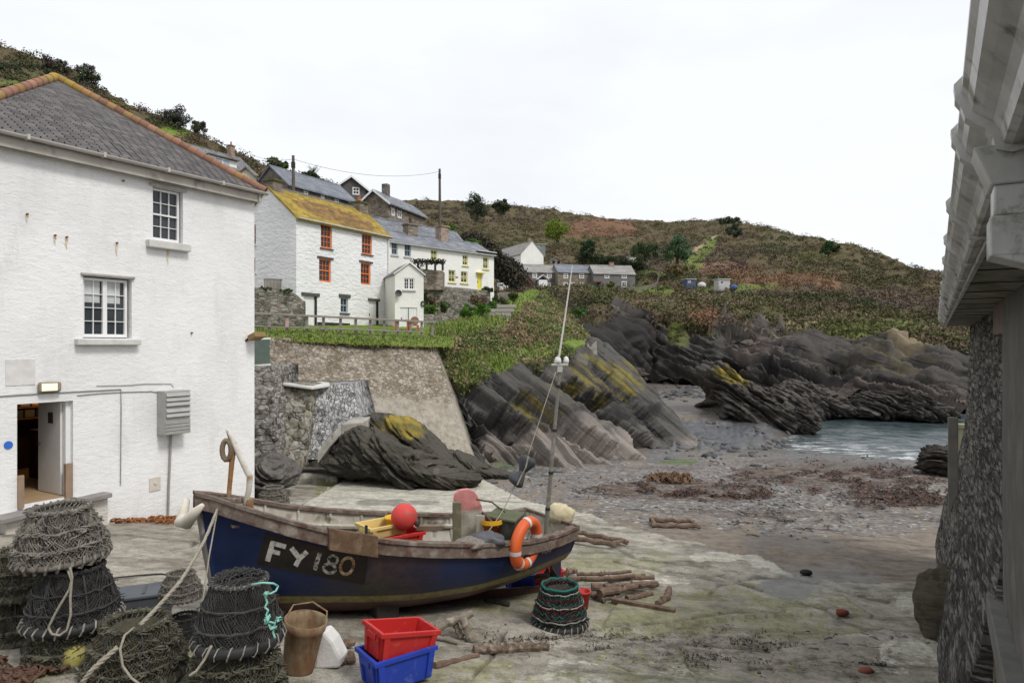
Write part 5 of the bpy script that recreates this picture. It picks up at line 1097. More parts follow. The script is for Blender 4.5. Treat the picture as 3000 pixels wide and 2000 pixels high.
g7 = gabled('gabled_house', 'grey gabled house with white bargeboards above the blue slate roof', 985, 1072, 640, 76, 77, 548, 516, 7, MS_slatehung, MSL_blue, [(1033,548,1053,570)])
g8 = gabled('gabled_house', 'brown stone gabled house with white bargeboards and chimney above the terrace row', 1056, 1138, 660, 66, 65, 592, 556, 8, MS_brown, MSL_blue, [], sidewin=[(.6,1.2,.9,2.1),(1.8,2.6,.9,2.1)])
g8.box('chimney', MS_far, (g8.W/2, 2.2, g8.loc(1097,545)[1]), (.6, .6, 1.3))
wu = House('white_house', 'white hillside house with long grey roof and dormer windows', tuple(P(560,520,72))[:2], tuple(P(752,520,79))[:2], P(560,520,72).z)
fr = wu.front(); hE = wu.loc(700,498)[1]; wu.walls(6, hE, MW_row, dep=.1, gable=2.3, zlow=-3); wu.roofx(2.3, MSL_grey, .2, .1, .12)
g = MB(); a, b = wu.loc(615,482)[0], wu.loc(697,495)[0]; zz = hE+.35
g.hexa([wu.T(a,.2,zz-.9), wu.T(b,.2,zz-.9), wu.T(b,2.4,zz-.9), wu.T(a,2.4,zz-.9)], [wu.T(a,.2,zz+.55), wu.T(b,.2,zz+.55), wu.T(b,2.4,zz+.6), wu.T(a,2.4,zz+.6)]); dm = g.build('dormer', MW_row, wu.root)
g = MB(); g.box(wu.T((a+b)/2, 1.2, zz+.64), (b-a+.3, 2.7, .1), (wu.ex, wu.ey, UP)); g.build('dormer_roof', MSL_grey, dm)
for k in (.35, .62): 
    g = MB(); g.box(wu.T(a+(b-a)*k, .17, zz+.02), (.7, .06, .75), (wu.ex, wu.ey, UP)); g.build('dormer_window', M_bluep, dm)
wu.chimney((.2, 3, hE+2.2), (.7, .6, .5), M_brick, 0); wu.chimney((wu.W-1.2, 3, hE+1.9), (.6, .6, 1.5), M_brick, 1)
g11 = gabled('cream_cottage', 'small cream gable house below the white hillside house', 688, 752, 560, 70, 70.5, 518, 490, 5, M('cream_render', (.68,.63,.48), (.6,.56,.42), kind='pos'), MSL_grey, [], None)

# =============== stone row across the cove ===============
YF = 148
def farrow(label, u0, u1, vb, vE, vA, wins, wm, rm_, D=5, lab2=None, fw=.16):
    h = House('stone_cottage', label, tuple(P(u0,vb,YF))[:2], tuple(P(u1,vb,YF+2))[:2], P(u0,vb,YF).z, group='stone cottages across the cove'); fr = h.front()
    H = h.loc(u0, vE)[1]; rise = h.loc(u0, vA)[1]-H+.35; hs = [h.hole(*w) for w in wins]; h.walls(D, H, wm, hs, dep=.15, gable=rise, zlow=-2); h.roofx(rise, rm_, .25, .1, .12)
    for q in hs: h.window(q, fr, M_whitep, 2, 1, -.01, fw, .06, mid=True)
    return h
f1 = farrow('stone row cottage with weathered pale slate roof and white porch', 1527, 1634, 846, 794, 775, [(1560,799,1573,814),(1602,799,1616,814),(1602,828,1614,842)], MS_far, MSL_pale)
f2 = farrow('stone row cottage in the middle with smooth blue slate roof', 1634, 1736, 846, 795, 775, [(1651,801,1664,815),(1697,801,1711,815),(1651,827,1664,841),(1672,827,1683,843),(1697,828,1711,842)], MS_brown, MSL_far)
f3 = farrow('grey stone cottage at the right end with red canopy by its door', 1739, 1861, 843, 799, 777, [(1771,801,1785,815),(1821,801,1836,815),(1821,824,1836,840)], M('grey_rendered_stone', (.17,.165,.16), (.13,.12,.115), scale=1.5, kind='pos', bump=.5, bscale=4), MSL_pale)
g = MB(); q = f1.loc(1586, 836); g.box(f1.T(q[0], -.7, q[1]-.2), (1.9, 1.4, 2.6), (f1.ex, f1.ey, UP)); po = g.build('porch', M_whitep, f1.root)
g = MB(); g.hexa([f1.T(q[0]-1.3,-1.6,q[1]+1.1), f1.T(q[0],-1.6,q[1]+2.1), f1.T(q[0],.1,q[1]+2.1), f1.T(q[0]-1.3,.1,q[1]+1.1)], [p+UP*.12 for p in (f1.T(q[0]-1.3,-1.6,q[1]+1.1), f1.T(q[0],-1.6,q[1]+2.1), f1.T(q[0],.1,q[1]+2.1), f1.T(q[0]-1.3,.1,q[1]+1.1))]); g.hexa([f1.T(q[0],-1.6,q[1]+2.1), f1.T(q[0]+1.3,-1.6,q[1]+1.1), f1.T(q[0]+1.3,.1,q[1]+1.1), f1.T(q[0],.1,q[1]+2.1)], [p+UP*.12 for p in (f1.T(q[0],-1.6,q[1]+2.1), f1.T(q[0]+1.3,-1.6,q[1]+1.1), f1.T(q[0]+1.3,.1,q[1]+1.1), f1.T(q[0],.1,q[1]+2.1))]); g.build('porch_roof', M_whitep, po)
q = f3.loc(1751, 826); f3.box('canopy', M('red_canopy', (.25,.06,.05), kind='pos'), (q[0], -.4, q[1]), (1.6, .9, .2)); f3.box('door', M('dark_door', (.05,.06,.09), kind='pos'), (q[0], -.02, q[1]-1.2), (1, .1, 2))
q = f3.loc(1803, 779); f3.chimney((q[0], 2.5, q[1]-.6), (.9, .8, 1.6), M_brick, 0)
q = f2.loc(1728, 777); f2.chimney((q[0], 2.5, q[1]-.5), (.8, .8, .8), M_brick, 0)
shl = House('garden_shelter', 'small open stone shelter behind the stone row', tuple(P(1612,778,158))[:2], tuple(P(1646,778,158.5))[:2], P(1612,778,158).z)
shl.walls(2.2, 1.3, MS_brown, [(.5,1.1,.5,1.15),(1.7,2.3,.5,1.15)], dep=.3, gable=.8, ridge='y'); shl.roofy(.8, MSL_pale, .2, .2, .12)
g12 = gabled('brick_lean_to', 'red brick gable between the slate shed and the stone row', 1520, 1562, 846, 143, 143.3, 825, 797, 3, stone_material('red_brick', [(.22,.08,.05),(.3,.12,.08)], (.2,.15,.12), 3, 2, .05), MSL_far, [], None)
shd = House('slate_shed', 'white shed with steep plain blue slate roof left of the stone row', tuple(P(1464,850,128))[:2], tuple(P(1523,850,128.5))[:2], P(1464,850,128).z)
shd.walls(4.5, shd.loc(1490,813)[1], MW_row, [], dep=.1, gable=2.3); shd.roofx(2.35, MSL_far, .25, .12, .12)
g = MB(); x = shd.loc(1503,830)[0]; g.box(shd.T(x, -.03, 1.2), (.22, .06, 2.6), (shd.ex, shd.ey, UP)); g.build('door_post', M_black, shd.root)
g13 = House('white_barn', 'white house with long lichened grey roof above the hedge', tuple(P(1442,772,172))[:2], tuple(P(1526,772,158))[:2], P(1500,772,160).z)
g13.walls(6, g13.loc(1524,742)[1], MW_row, dep=.1, gable=3.0, zlow=-3); g13.roofx(3.1, MSL_pale, .2, .15, .12)
g13.chimney((g13.W-1.6, 3, g13.H+2), (.7,.7,1.8), M_brick, 0)

# =============== garden walls, fence, bench ===============
def stonewall(name, label, pts, th, mat, n=90, m=14, amp=.16, cat='garden wall'):
    """pts: (u, v_base, v_top, Y)"""
    return wallpatch(name, [(q[0], [(q[1], q[3]), (q[2], q[3]+.1)]) for q in pts], n, m, mat, amp, th, label, cat, big=.1)
stonewall('garden_wall', 'stone garden wall between the white building and the orange windowed cottage', [(725,955,842,30.4),(790,955,848,31.4),(860,958,858,32.6),(884,960,882,32.9)], .6, MS_garden)
stonewall('garden_wall', 'tall grey stone retaining wall below the white terrace row', [(1242,925,834,43.4),(1300,922,838,44.6),(1380,918,846,46.4),(1436,915,852,47.4)], .8, MS_garden)
stonewall('garden_wall', 'rough stone wall under the ivy covered pergola', [(1225,850,786,43.0),(1262,850,790,43.6),(1297,850,793,44)], 1.2, MS_brown)
stonewall('garden_wall', 'low dry stone wall in front of the green shrubs', [(1242,958,920,38.4),(1290,952,920,39),(1345,944,916,40.4)], .5, MS_garden)
stonewall('garden_wall', 'grey stone wall beside the path to the slate shed', [(1445,905,857,52),(1490,890,856,60),(1528,872,858,72)], .8, MS_garden)
fc = empty('wooden_fence', P(789,960,29.2), 'grey post and rail fence along the grass terrace', 'fence')
px = [789,842,899,948,998,1042,1085,1126,1165,1202,1235,1267]; M_post = M('fence_timber', (.3,.27,.235), (.21,.19,.165), kind='pos', scale=6, bump=.4)
for i, u in enumerate(px):
    f = (u-740)/530; Y = 28.6+2.9*f; g = MB(); vb = 968+10*f; vt = 919+27*f
    a, b = P(u, vb+6, Y), P(u+random.uniform(-1,1), vt, Y); g.box((a+b)/2, (.11, .09, (b-a).length)); o = g.build('post', M_post, fc, bevel=.012)
    if u == 842: g = MB(); g.box(b-UP*.28, (.125, .105, .38)); g.build('painted_band', M('red_white_paint', (.55,.5,.48), (.5,.1,.06), kind='pos', scale=8), o)
for du0, du1, dv, h in ((740,1275,0,.09),(740,1240,38,.06)):
    g = MB(); a, b = P(du0, 917+dv, 28.6), P(du1, 944+dv*.75, 28.6+2.9*(du1-740)/530); d = (b-a).normalized()
    g.box((a+b)/2-d.cross(UP)*-.06, ((b-a).length, .07, h), (d, UP.cross(d), UP)); g.build('rail', M_post, fc, bevel=.012)
def bench(u, v, Y, w, label, mat, ex=Vector((1,0,0))):
    o = P(u, v, Y); r = empty('bench', o, label, 'bench'); ey = UP.cross(ex)
    g = MB()
    for k in range(3): g.box(o+ey*(.12*k)+UP*.42, (w, .1, .03), (ex, ey, UP))
    g.build('seat', mat, r); g = MB()
    for k in range(12): g.box(o+ex*(-w/2+.06+(w-.12)*k/11)+ey*.36+UP*.68, (.05, .03, .44), (ex, ey, UP))
    g.box(o+ey*.36+UP*.92, (w, .05, .06), (ex, ey, UP)); g.build('backrest', mat, r)
    for s in (-1, 1):
        for q in (0, .3): g = MB(); g.box(o+ex*(s*(w/2-.06))+ey*q+UP*.2, (.06, .06, .42), (ex, ey, UP)); g.build('leg', mat, r)
bench(800, 872, 33.0, .85, 'slatted wooden bench on top of the garden wall', M_timber, Vector((.92,.38,0)))
M_red = M('orange_red_paint', (.5,.12,.07), (.42,.1,.06), kind='pos')
tb = empty('garden_table', P(1178,972,34.2), 'orange red garden table behind the fence', 'table'); o = P(1178,974,34.2)
g = MB(); g.box(o+UP*.62, (.75,.6,.05)); g.build('table_top', M_red, tb)
for sx in (-1,1):
    for sy in (-1,1): g = MB(); g.box(o+Vector((sx*.3,sy*.22,.3)), (.06,.06,.6)); g.build('leg', M_red, tb)
for u, lab in ((1213,'orange red garden chair with brown cushion beside the garden table'),):
    o = P(u,974,34.4); ch = empty('garden_chair', o, lab, 'chair'); g = MB(); g.box(o+UP*.36, (.45,.42,.05)); g.build('seat', M_red, ch)
    g = MB(); g.lathe([(.0,0),(.22,.0),(.22,.04),(0,.04)], o+Vector((0,.2,.6)), 14, (Vector((1,0,0)), UP, Vector((0,1,0)))); g.build('backrest', M('brown_cushion', (.3,.17,.12), kind='pos'), ch)
    for sx in (-1,1):
        for sy in (-1,1): g = MB(); g.box(o+Vector((sx*.2,sy*.18,.17)), (.04,.04,.36)); g.build('leg', M_red, ch)
# steps up to the row
sp = empty('stone_steps', P(1470,935,43), 'short flight of worn stone steps rising through the green garden', 'steps')
for k in range(4):
    g = MB(); a = P(1456+7*k, 934-12*k, 42.5+.45*k); g.box(a, (1.5,.5,.22)); g.build('step', MCON, sp, bevel=.03)
# glass screen at the corner of the white building
gs = empty('glass_screen', P(765,1070,23), 'green glass screen with white rail on the sea wall', 'screen'); g = MB(); a, b = P(735,1070,22.6), P(790,1066,23); d = (b-a).normalized()
g.box((a+b)/2+UP*.42, ((b-a).length,.03,.82), (d, UP.cross(d), UP)); g.build('pane', M('green_glass', (.09,.12,.1), (.12,.16,.14), kind='pos', rough=.1, spec=.5), gs)
g = MB(); g.box((a+b)/2+UP*.86, ((b-a).length+.05,.06,.05), (d, UP.cross(d), UP)); g.box((a+b)/2-UP*.02, ((b-a).length+.05,.1,.06), (d, UP.cross(d), UP)); g.build('rail', M_whitep, gs)
g = MB()
# pergola
pg = empty('pergola', P(1225,790,43), 'dark ivy draped pergola in front of the white terrace row', 'pergola')
for u in (1225,1250,1275,1297): g = MB(); g.tube([P(u,792,43.2), P(u,768,43.2)], .07, 6); g.build('post', M_black, pg)
g = MB(); g.tube([P(1215,768,43.2), P(1260,765,43.4), P(1300,768,43.6)], .07, 6); g.build('beam', M_black, pg)
cc = np.array([tuple(P(u, 766+random.uniform(-4,14)*(random.random() < .5), 43.3)) for u in range(1213, 1302, 5)]); leafobj('ivy', [leaves(cc, np.full(len(cc), .22), 40, .06, np.tile([(.03,.028,.016)], (len(cc),1)), hemi=False, seed=3)], pg)

# =============== poles and wires ===============
def pole(u, vb, vt, Y, label):
    b, t_ = P(u, vb, Y), P(u-1, vt, Y); r = empty('utility_pole', b, label, 'utility pole'); g = MB(); g.tube([b-UP, b.lerp(t_,.5), t_], [.16,.145,.12], 8); g.build('pole', M('pole_timber', (.12,.105,.085), (.085,.075,.06), kind='pos'), r)
    g = MB(); g.box(t_-UP*.8, (.28,.28,.5)); g.build('terminal_box', M_black, r); return t_
tA = pole(860, 620, 456, 58, 'dark timber utility pole standing against the blue slate roof'); tB = pole(1289, 680, 495, 74, 'tall timber utility pole above the white terrace row')
for a, b, lab in ((tA-UP*.3, tB-UP*.3, 'thin overhead wire strung between the two utility poles'), (P(690,418,95), tA-UP*.3, 'thin overhead wire running from the left pole up the hillside')):
    g = MB(); n = 14; g.tube([a.lerp(b, i/n)-UP*(4*.9*(i/n)*(1-i/n)) for i in range(n+1)], .018, 4); tag(g.build('overhead_wire', M('wire_grey', (.3,.3,.3), kind='pos')), lab, 'wire')

# =============== trees and shrubs one can tell apart ===============
M_bark = M('bark', (.1,.08,.06), (.06,.05,.038), kind='pos', bump=.5)
def tree(name, label, u, vb, vt, wpx, Y, col, seed, dens=1, bare=False, cat='tree', lean=0, leafs=None, squash=1, group=None):
    rg = np.random.default_rng(seed); b = P(u, vb, Y); H = (vb-vt)/F*Y; Rw = wpx/2/F*Y; r = empty(name, b, label, cat, group)
    g = MB(); top = b+Vector((lean*Rw, 0, H*.72)); g.tube([b-UP*.5, b+UP*H*.2, b.lerp(top, .6), top], [H*.05, H*.04, H*.028, H*.008], 7)
    for k in range(9 if not bare else 26):
        a = rg.random()*6.3; s = .2+.5*rg.random(); p0 = b.lerp(top, s); L = Rw*(.5+.5*rg.random()); p1 = p0+Vector((math.cos(a)*L, math.sin(a)*L, H*(.12+.25*rg.random()))); g.tube([p0, p0.lerp(p1,.5)+UP*H*.03, p1], [H*.014, H*.009, H*.003], 5)
        if bare:
            for q in range(4): a2 = rg.random()*6.3; p2 = p0.lerp(p1, .4+.6*rg.random()); g.tube([p2, p2+Vector((math.cos(a2)*L*.35, math.sin(a2)*L*.35, H*.14*rg.random()))], [H*.005, H*.002], 4)
    g.build('trunk', M_bark, r)
    if bare: return r
    low = True; n = int(26*dens); d = rg.normal(size=(n,3)); d /= np.linalg.norm(d, axis=1, keepdims=True); rad = rg.random(n)**.45
    c = np.array(b)+np.array([lean*Rw*.6, 0, H*(.36 if low else .5)])+d*rad[:,None]*np.array([Rw*.78, Rw*.7, H*(.42 if low else .43)*squash]); rr = np.minimum(Rw, H*.5)*(.24+.2*rg.random(n))
    cl = 1.45*np.tile(np.array(col), (n,1))*(.65+.7*rg.random((n,1)))*(1+.12*rg.normal(size=(n,3)))
    leafobj('crown', [leaves(c, rr, int(150*dens), leafs or max(.16, Y*.0011), np.clip(cl,.005,1), hemi=False, seed=seed, shell=.6)], r); return r
tree('tree', 'bright lime green rounded tree on the brown hillside', 1634, 705, 622, 84, 205, (.11,.14,.022), 41)
tree('tree', 'broad dark evergreen tree left of the rounded grey green one', 1890, 760, 688, 118, 165, (.035,.055,.02), 42)
tree('tree', 'large rounded grey green tree beside the grassy path', 1984, 766, 672, 104, 160, (.05,.085,.04), 43, 1.3)
tree('tree', 'small dark evergreen in the hedge above the stone row', 1722, 745, 695, 50, 168, (.03,.05,.02), 44)
tree('pine_tree', 'dark spreading pine on the skyline behind the terrace row', 1398, 640, 553, 78, 190, (.03,.045,.022), 45)
tree('tree', 'dense dark tree breaking the skyline right of the pine', 1470, 625, 572, 70, 215, (.035,.045,.022), 54)
tree('bush', 'dark flat topped thorn bush on the highest skyline', 2140, 668, 624, 90, 285, (.05,.055,.03), 46, cat='bush')
tree('bush', 'grey green rounded bush at the top of the grassy path', 2152, 692, 650, 60, 225, (.06,.075,.045), 47, cat='bush')
tree('bush', 'dark green gorse bush on the slope beneath the skyline', 2428, 742, 700, 74, 185, (.04,.065,.022), 48, cat='bush')
tree('thorn_tree', 'wind bent thorn tree highest on the left skyline', 250, 262, 172, 74, 118, (.05,.05,.035), 49, .9, lean=.3)
tree('thorn_tree', 'low straggling thorn at the top left of the hill', 160, 215, 160, 110, 116, (.06,.055,.04), 50, .8)
tree('thorn_tree', 'rounded wind bent thorn tree halfway down the left skyline', 505, 372, 294, 100, 122, (.05,.055,.04), 51, 1, lean=.25)
tree('thorn_tree', 'small thorn tree below the rounded one on the left skyline', 575, 388, 338, 56, 122, (.065,.062,.05), 52, .8, lean=.3)
tree('bush', 'dark green bush beside the left utility pole', 812, 520, 452, 84, 84, (.045,.06,.02), 53, cat='bush')
tree('bush', 'dark green bush behind the long dark stone house', 905, 545, 492, 90, 82, (.035,.05,.02), 55, cat='bush')
tree('bare_tree', 'leafless winter tree behind the long dark stone house', 918, 530, 472, 50, 86, (.1,.1,.1), 56, bare=True)
tree('bush', 'bright green bush below the right utility pole', 1318, 705, 648, 64, 70, (.07,.1,.025), 57, cat='bush')
tree('bush', 'leafy green bush behind the brick chimney of the terrace row', 1385, 735, 692, 70, 68, (.06,.1,.025), 58, cat='bush')
for k, (u, v, w_, h_, Y, c, lab) in enumerate([(1262,918,70,34,41.5,(.06,.12,.02),'low bright green shrub nearest the white outhouse'),(1302,912,40,44,42,(.06,.085,.03),'loose grey green shrub beside the low dry stone wall'),(1372,928,70,48,41.6,(.055,.12,.018),'large rounded bright green shrub on the terrace'),(1412,922,54,44,42.4,(.06,.13,.02),'rounded green shrub to the right of the largest one'),(1444,912,40,40,43.4,(.05,.095,.02),'dark leafy shrub by the stone steps'),(1452,905,28,76,46,(.04,.055,.025),'tall dark conifer bush at the end of the terrace row'),(1428,858,40,26,47.6,(.035,.055,.02),'clipped dark shrub beneath the yellow door'),
    (770,852,90,16,31.3,(.06,.08,.03),'low scrubby plants on the garden wall beneath the slatted bench'),(840,858,80,16,32.2,(.07,.085,.03),'low scrubby plants on the garden wall next to the orange windowed cottage'),(1503,880,36,30,50,(.05,.075,.025),'small dark bush beside the path below the slate shed'),(1475,900,36,40,47,(.06,.1,.025),'loose green plant between the steps and the path'),(1790,842,26,22,144,(.07,.1,.03),'round green bush in front of the grey stone cottage'),(1990,806,120,34,150,(.09,.08,.025),'long olive gorse clump at the foot of the grassy path'),(1248,895,26,70,42.6,(.04,.06,.02),'dark ivy hanging beside the white outhouse'),(1265,905,40,50,43,(.12,.085,.06),'brown leafless shrub below the stone retaining wall'),(1400,898,60,44,44.6,(.12,.085,.055),'dry brown shrub beneath the garden wall by the steps'),(1700,930,70,40,62,(.045,.085,.02),'dark green ivy clump on the bank below the stone row')]):
    tree('shrub', lab, u, v, v-h_, w_, Y, c, 70+k, .8, cat='shrub', leafs=Y*.0011 if Y < 80 else .2)
for u0, u1, v0, v1, Y, n, rr, c, lab in [(1375,1520,690,800,92,150,2.0,(.045,.042,.028),'long dark brown hedge sloping down beside the white barn'),(1700,1880,735,765,170,70,1.9,(.03,.045,.018),'dark clipped hedge above the stone row'),(1490,1700,745,770,180,70,2.0,(.045,.05,.022),'rough olive hedge in front of the lime green tree')]:
    rg = np.random.default_rng(int(u0)); t_ = rg.random(n); uu = u0+(u1-u0)*t_; vv = v0+(v1-v0)*t_+12+rg.random(n)*14
    c0 = np.array([tuple(P(a, b, Y+rg.normal()*1)) for a, b in zip(uu, vv)]); r = empty('hedge', c0.mean(0), lab, 'hedge')
    g = MB(); g.tube([Vector(c0[i])-UP*1.5 for i in np.argsort(uu)[::12]], .3, 5); g.build('trunk', M_bark, r)
    leafobj('crown', [leaves(c0, rr*(.6+.5*rg.random(n)), 110, .2, np.array(c)*(.6+.8*rg.random((n,1))), hemi=False, seed=int(u0))], r)
# sheds and boats' gear up on the far terrace
for u, v, w_, h_, Y, c, lab, nm in [(1583,740,30,24,172,(.2,.24,.22),'small grey green garden hut on the terraced hillside','garden_hut'),(2122,838,34,20,142,(.5,.5,.48),'low white shed with flat roof on the far terrace','shed'),(2025,832,26,14,146,(.09,.11,.19),'blue boarded hut among the bushes on the far terrace','garden_hut'),(1855,757,16,6,175,(.5,.48,.42),'tiny pale hut high on the terraced garden','garden_hut')]:
    h = House(nm, lab, tuple(P(u-w_/2,v,Y))[:2], tuple(P(u+w_/2,v,Y+.5))[:2], P(u,v,Y).z, 'shed'); hh = h_/F*Y
    h.walls(2, hh, M('hut_%d' % u, c, kind='pos'), [(h.W*.15,h.W*.45,hh*.3,hh*.8)], dep=.1); h.window((h.W*.15,h.W*.45,hh*.3,hh*.8), h.front(), M_whitep, 2, 1, .02, .08, .05, mid=False); h.box('roof', M_concsill, (h.W/2, 1, hh+.06), (h.W+.3, 2.4, .12))
for u, v, wp, hp, Y, c, lab in [(2150,842,22,9,140,(.06,.12,.3),'blue covered dinghy lying on the far terrace'),(2056,836,26,10,146,(.6,.6,.58),'white dinghy lying upturned on the far terrace')]:
    m = MB(); c0 = P(u, v, Y); m.sphere(c0, (wp/2/F*Y, .8, hp/F*Y), 14, 8); tag(m.build('dinghy', M('dinghy_%d' % u, c, kind='pos'), smooth=True), lab, 'boat')
# white garden wall and fences of the stone row
for pts, h_, lab, mt, nm in [([(1640,862,146),(1684,852,145),(1737,850,145)], .7, 'white painted garden wall in front of the stone row', M_whitep, 'garden_wall'),([(1740,858,143),(1820,854,143),(1900,848,144),(1925,838,148),(1932,802,158)], 1.0, 'pale picket fence running past the grey stone cottage', M_timber, 'picket_fence')]:
    m = MB()
    for a, b in zip(pts[:-1], pts[1:]):
        A, B = P(*a), P(*b); d = (B-A).normalized()
        if nm == 'garden_wall': m.box((A+B)/2+UP*.1, ((B-A).length, .3, h_+.8), (d, UP.cross(d).normalized(), UP))
        else:
            n = int((B-A).length/.28)
            for k in range(n): m.box(A.lerp(B, k/n)+UP*h_*.4, (.12, .04, h_))
            for z in (.15, .65): m.box((A+B)/2+UP*z, ((B-A).length, .06, .1), (d, UP.cross(d).normalized(), UP.cross(d).normalized().cross(d)*-1))
    tag(m.build(nm, mt), lab, 'fence' if 'fence' in nm else 'wall')
# jagged concrete remains on the promontory
for poly, lab in (([(1716,1030),(1722,998),(1730,1012),(1738,1000),(1748,992),(1750,1034)], 'broken jagged pale concrete stump on the rocky promontory'), ([(1650,1012),(1655,998),(1680,994),(1687,1004),(1686,1016)], 'small square pale block on the grassy edge of the promontory')):
    Y = 46 if poly[0][0] > 1700 else 45; m = MB(); f = [P(u, v+6, Y) for u, v in poly]; b_ = [q+Vector((.1,.9,0)) for q in f]; n = len(f)
    m.add(f+b_, [tuple(range(n)), tuple(range(2*n-1, n-1, -1))]+[(i, (i+1) % n, n+(i+1) % n, n+i) for i in range(n)]); tag(m.build('concrete_block', MCON), lab, 'concrete block')
# =============== fishing boat ===============
B0 = Vector((-3.69, 8.06, EYE-3.28)); B1 = Vector((.45, 10.87, EYE-3.96)); BL = (B1-B0).length
bx_ = (B1-B0).normalized(); by_ = UP.cross(bx_).normalized(); bz_ = UP.copy()
boat = empty('fishing_boat', B0, 'blue wooden fishing boat with bow number FY 180 hauled out on the slipway', 'boat')
def BT(x, y, z): return B0+bx_*x+by_*y+bz_*z
bax = (bx_, by_, bz_)
SX = [0, .3, .8, 1.3, 2.0, 2.6, 3.4, 4.2, 4.8, 5.25]; SB = [.03, .31, .6, .79, .95, 1.0, 1.0, .91, .79, .66]; SH = [1.52, 1.45, 1.33, 1.22, 1.13, 1.09, 1.06, 1.06, 1.12, 1.2]
SK = [.3, .1, .03, .02, .02, .05, .12, .26, .4, .52]; SN = [1.15, 1.25, 1.4, 1.6, 1.95, 2.15, 2.2, 2.1, 2.0, 1.95]
SZ = [.24, .25, .28, .31, .335, .36, .43, .56, .67, .75]
def sec(x):
    from numpy import interp
    xs = SX; return [float(np.interp(x, xs, a)) for a in (SBs, SHs, SK, SN)]
# smooth the sheer and plan curves
_xx = np.linspace(0, 5.25, 200)
def smooth(a):
    y = np.interp(_xx, SX, a); k = np.hanning(25); k /= k.sum(); e = np.pad(y, 12, mode='reflect', reflect_type='odd'); return np.convolve(e, k, 'valid')
cB, cH, cK, cN, cZ = [smooth(a) for a in (SB, SH, SK, SN, SZ)]
def bx(x, c): return float(np.interp(x, _xx, c))
def hull(x, q, side=-1, off=0.0):
    """q 0 at the gunwale .. 1 at the keel"""
    b, h, k, n = bx(x, cB)+off, bx(x, cH), bx(x, cK)-off, bx(x, cN)
    q2 = 1-(1-q)**1.0; y = b*max(0, 1-q2**n)**(1/n)
    return x+.16*q*max(0, 1-x/1.2), side*max(y, .025), h-(h-k)*q2
NX, NQ = 90, 44
def hullmesh(off, x0=0, x1=5.25, flip=False):
    V = []; wl = []; st = []; rail = []
    for sd in (-1, 1):
        for i in range(NX):
            x = x0+(x1-x0)*i/(NX-1)
            for j in range(NQ):
                q = (j/(NQ-1)); q = q**.9; X, y, z = hull(x, q, sd, off); V.append(BT(X, y, z)); wl.append(z-bx(x, cZ)); rail.append(bx(x, cH)-z); st.append(x)
    Fq = []
    for s in range(2):
        o = s*NX*NQ
        for i in range(NX-1):
            for j in range(NQ-1):
                f = (o+i*NQ+j, o+(i+1)*NQ+j, o+(i+1)*NQ+j+1, o+i*NQ+j+1); Fq.append(f if (s == 0) ^ flip else f[::-1])
    o2 = NX*NQ
    for i in range(NX-1): Fq.append((i*NQ+NQ-1, (i+1)*NQ+NQ-1, o2+(i+1)*NQ+NQ-1, o2+i*NQ+NQ-1))
    for j in range(NQ-1):  # transom and stem
        a, b = (NX-1)*NQ+j, o2+(NX-1)*NQ+j; Fq.append((a, a+1, b+1, b)); Fq.append((j, j+1, o2+j+1, o2+j)[::-1])
    return np.array([tuple(p) for p in V]), np.array(Fq), np.array(wl), np.array(st), np.array(rail)
th = NT('hull_paint'); p = th.coord('obj'); n1 = th.noise(p, 2.2, 8, .7); n2m = th.noise(p, 11, 7, .72); drip = th.noise(th.coord('obj', (5, 5, .5)), 1.4, 7, .7)
blue = th.ramp(n1, [(.3, (.005,.014,.054)), (.7, (.01,.023,.082))])
scr = th.ramp(th.noise(th.coord('obj', (1.5, 1.5, 9)), 3.5, 8, .8), [(.61, 0.), (.67, .55)]); blue = th.mix(scr, blue, (.05, .06, .1))
blue = th.mix(th.math('MULTIPLY', th.attr('rust'), th.ramp(drip, [(.3, .55), (.6, 1.)])), blue, th.ramp(n2m, [(.3, (.028,.016,.011)), (.7, (.085,.042,.02))]))
blue = th.mix(th.math('MULTIPLY', th.attr('green'), th.ramp(n2m, [(.4, 0.), (.62, .8)])), blue, (.05, .055, .018))
wlv = th.math('ADD', th.attr('wl'), th.math('MULTIPLY', th.math('SUBTRACT', n2m, .5), .02))
band = th.ramp(n2m, [(.3, (.075,.065,.02)), (.48, (.2,.16,.05)), (.62, (.27,.23,.1)), (.75, (.09,.07,.03))])
anti = th.ramp(n1, [(.3, (.05,.022,.018)), (.6, (.085,.04,.033)), (.75, (.12,.07,.06))])
c = th.mix(th.ramp(th.math('ADD', wlv, .5), [(.445, 0.), (.455, 1.)]), anti, band); c = th.mix(th.ramp(th.math('ADD', wlv, .5), [(.55, 0.), (.558, 1.)]), c, blue)
pl = th.math('FRACT', th.math('MULTIPLY', th.attr('rail'), 8.)); plk = th.ramp(pl, [(0., 0.), (.06, 1.), (.94, 1.), (1., 0.)])
nm = th.bump(n2m, .18, .01); nm = th.bump(plk, .25, .006, nm); th.fin(c, th.ramp(n1, [(.3, .32), (.7, .55)]), nm, 0, .45)
V, Fq, wl, st, rl = hullmesh(0)
uu = st; rust = np.clip(1-np.abs(uu-1.98-.1*rl)/.8, 0, 1)**.5*1.1*np.clip(1.15-rl/1.3, 0, 1)*.95+np.clip(1-np.abs(uu-1.15)/.9, 0, 1)*np.clip(.3-np.abs(rl-.3), 0, 1)*.3+np.clip(1-np.abs(uu-3.0)/.5, 0, 1)*np.clip(.5-rl, 0, 1)*.35
grn = np.clip(1-np.abs(uu-1.9)/.7, 0, 1)*np.clip((rl-.25)/.4, 0, 1)+np.clip(.12-wl, 0, .12)*5*(wl > .04)
me = npmesh('hull', V, Fq, dict(wl=wl, rust=np.clip(rust, 0, 1), rail=rl, green=np.clip(grn, 0, 1))); hullo = link('hull', me, th.m, boat, smooth=True)
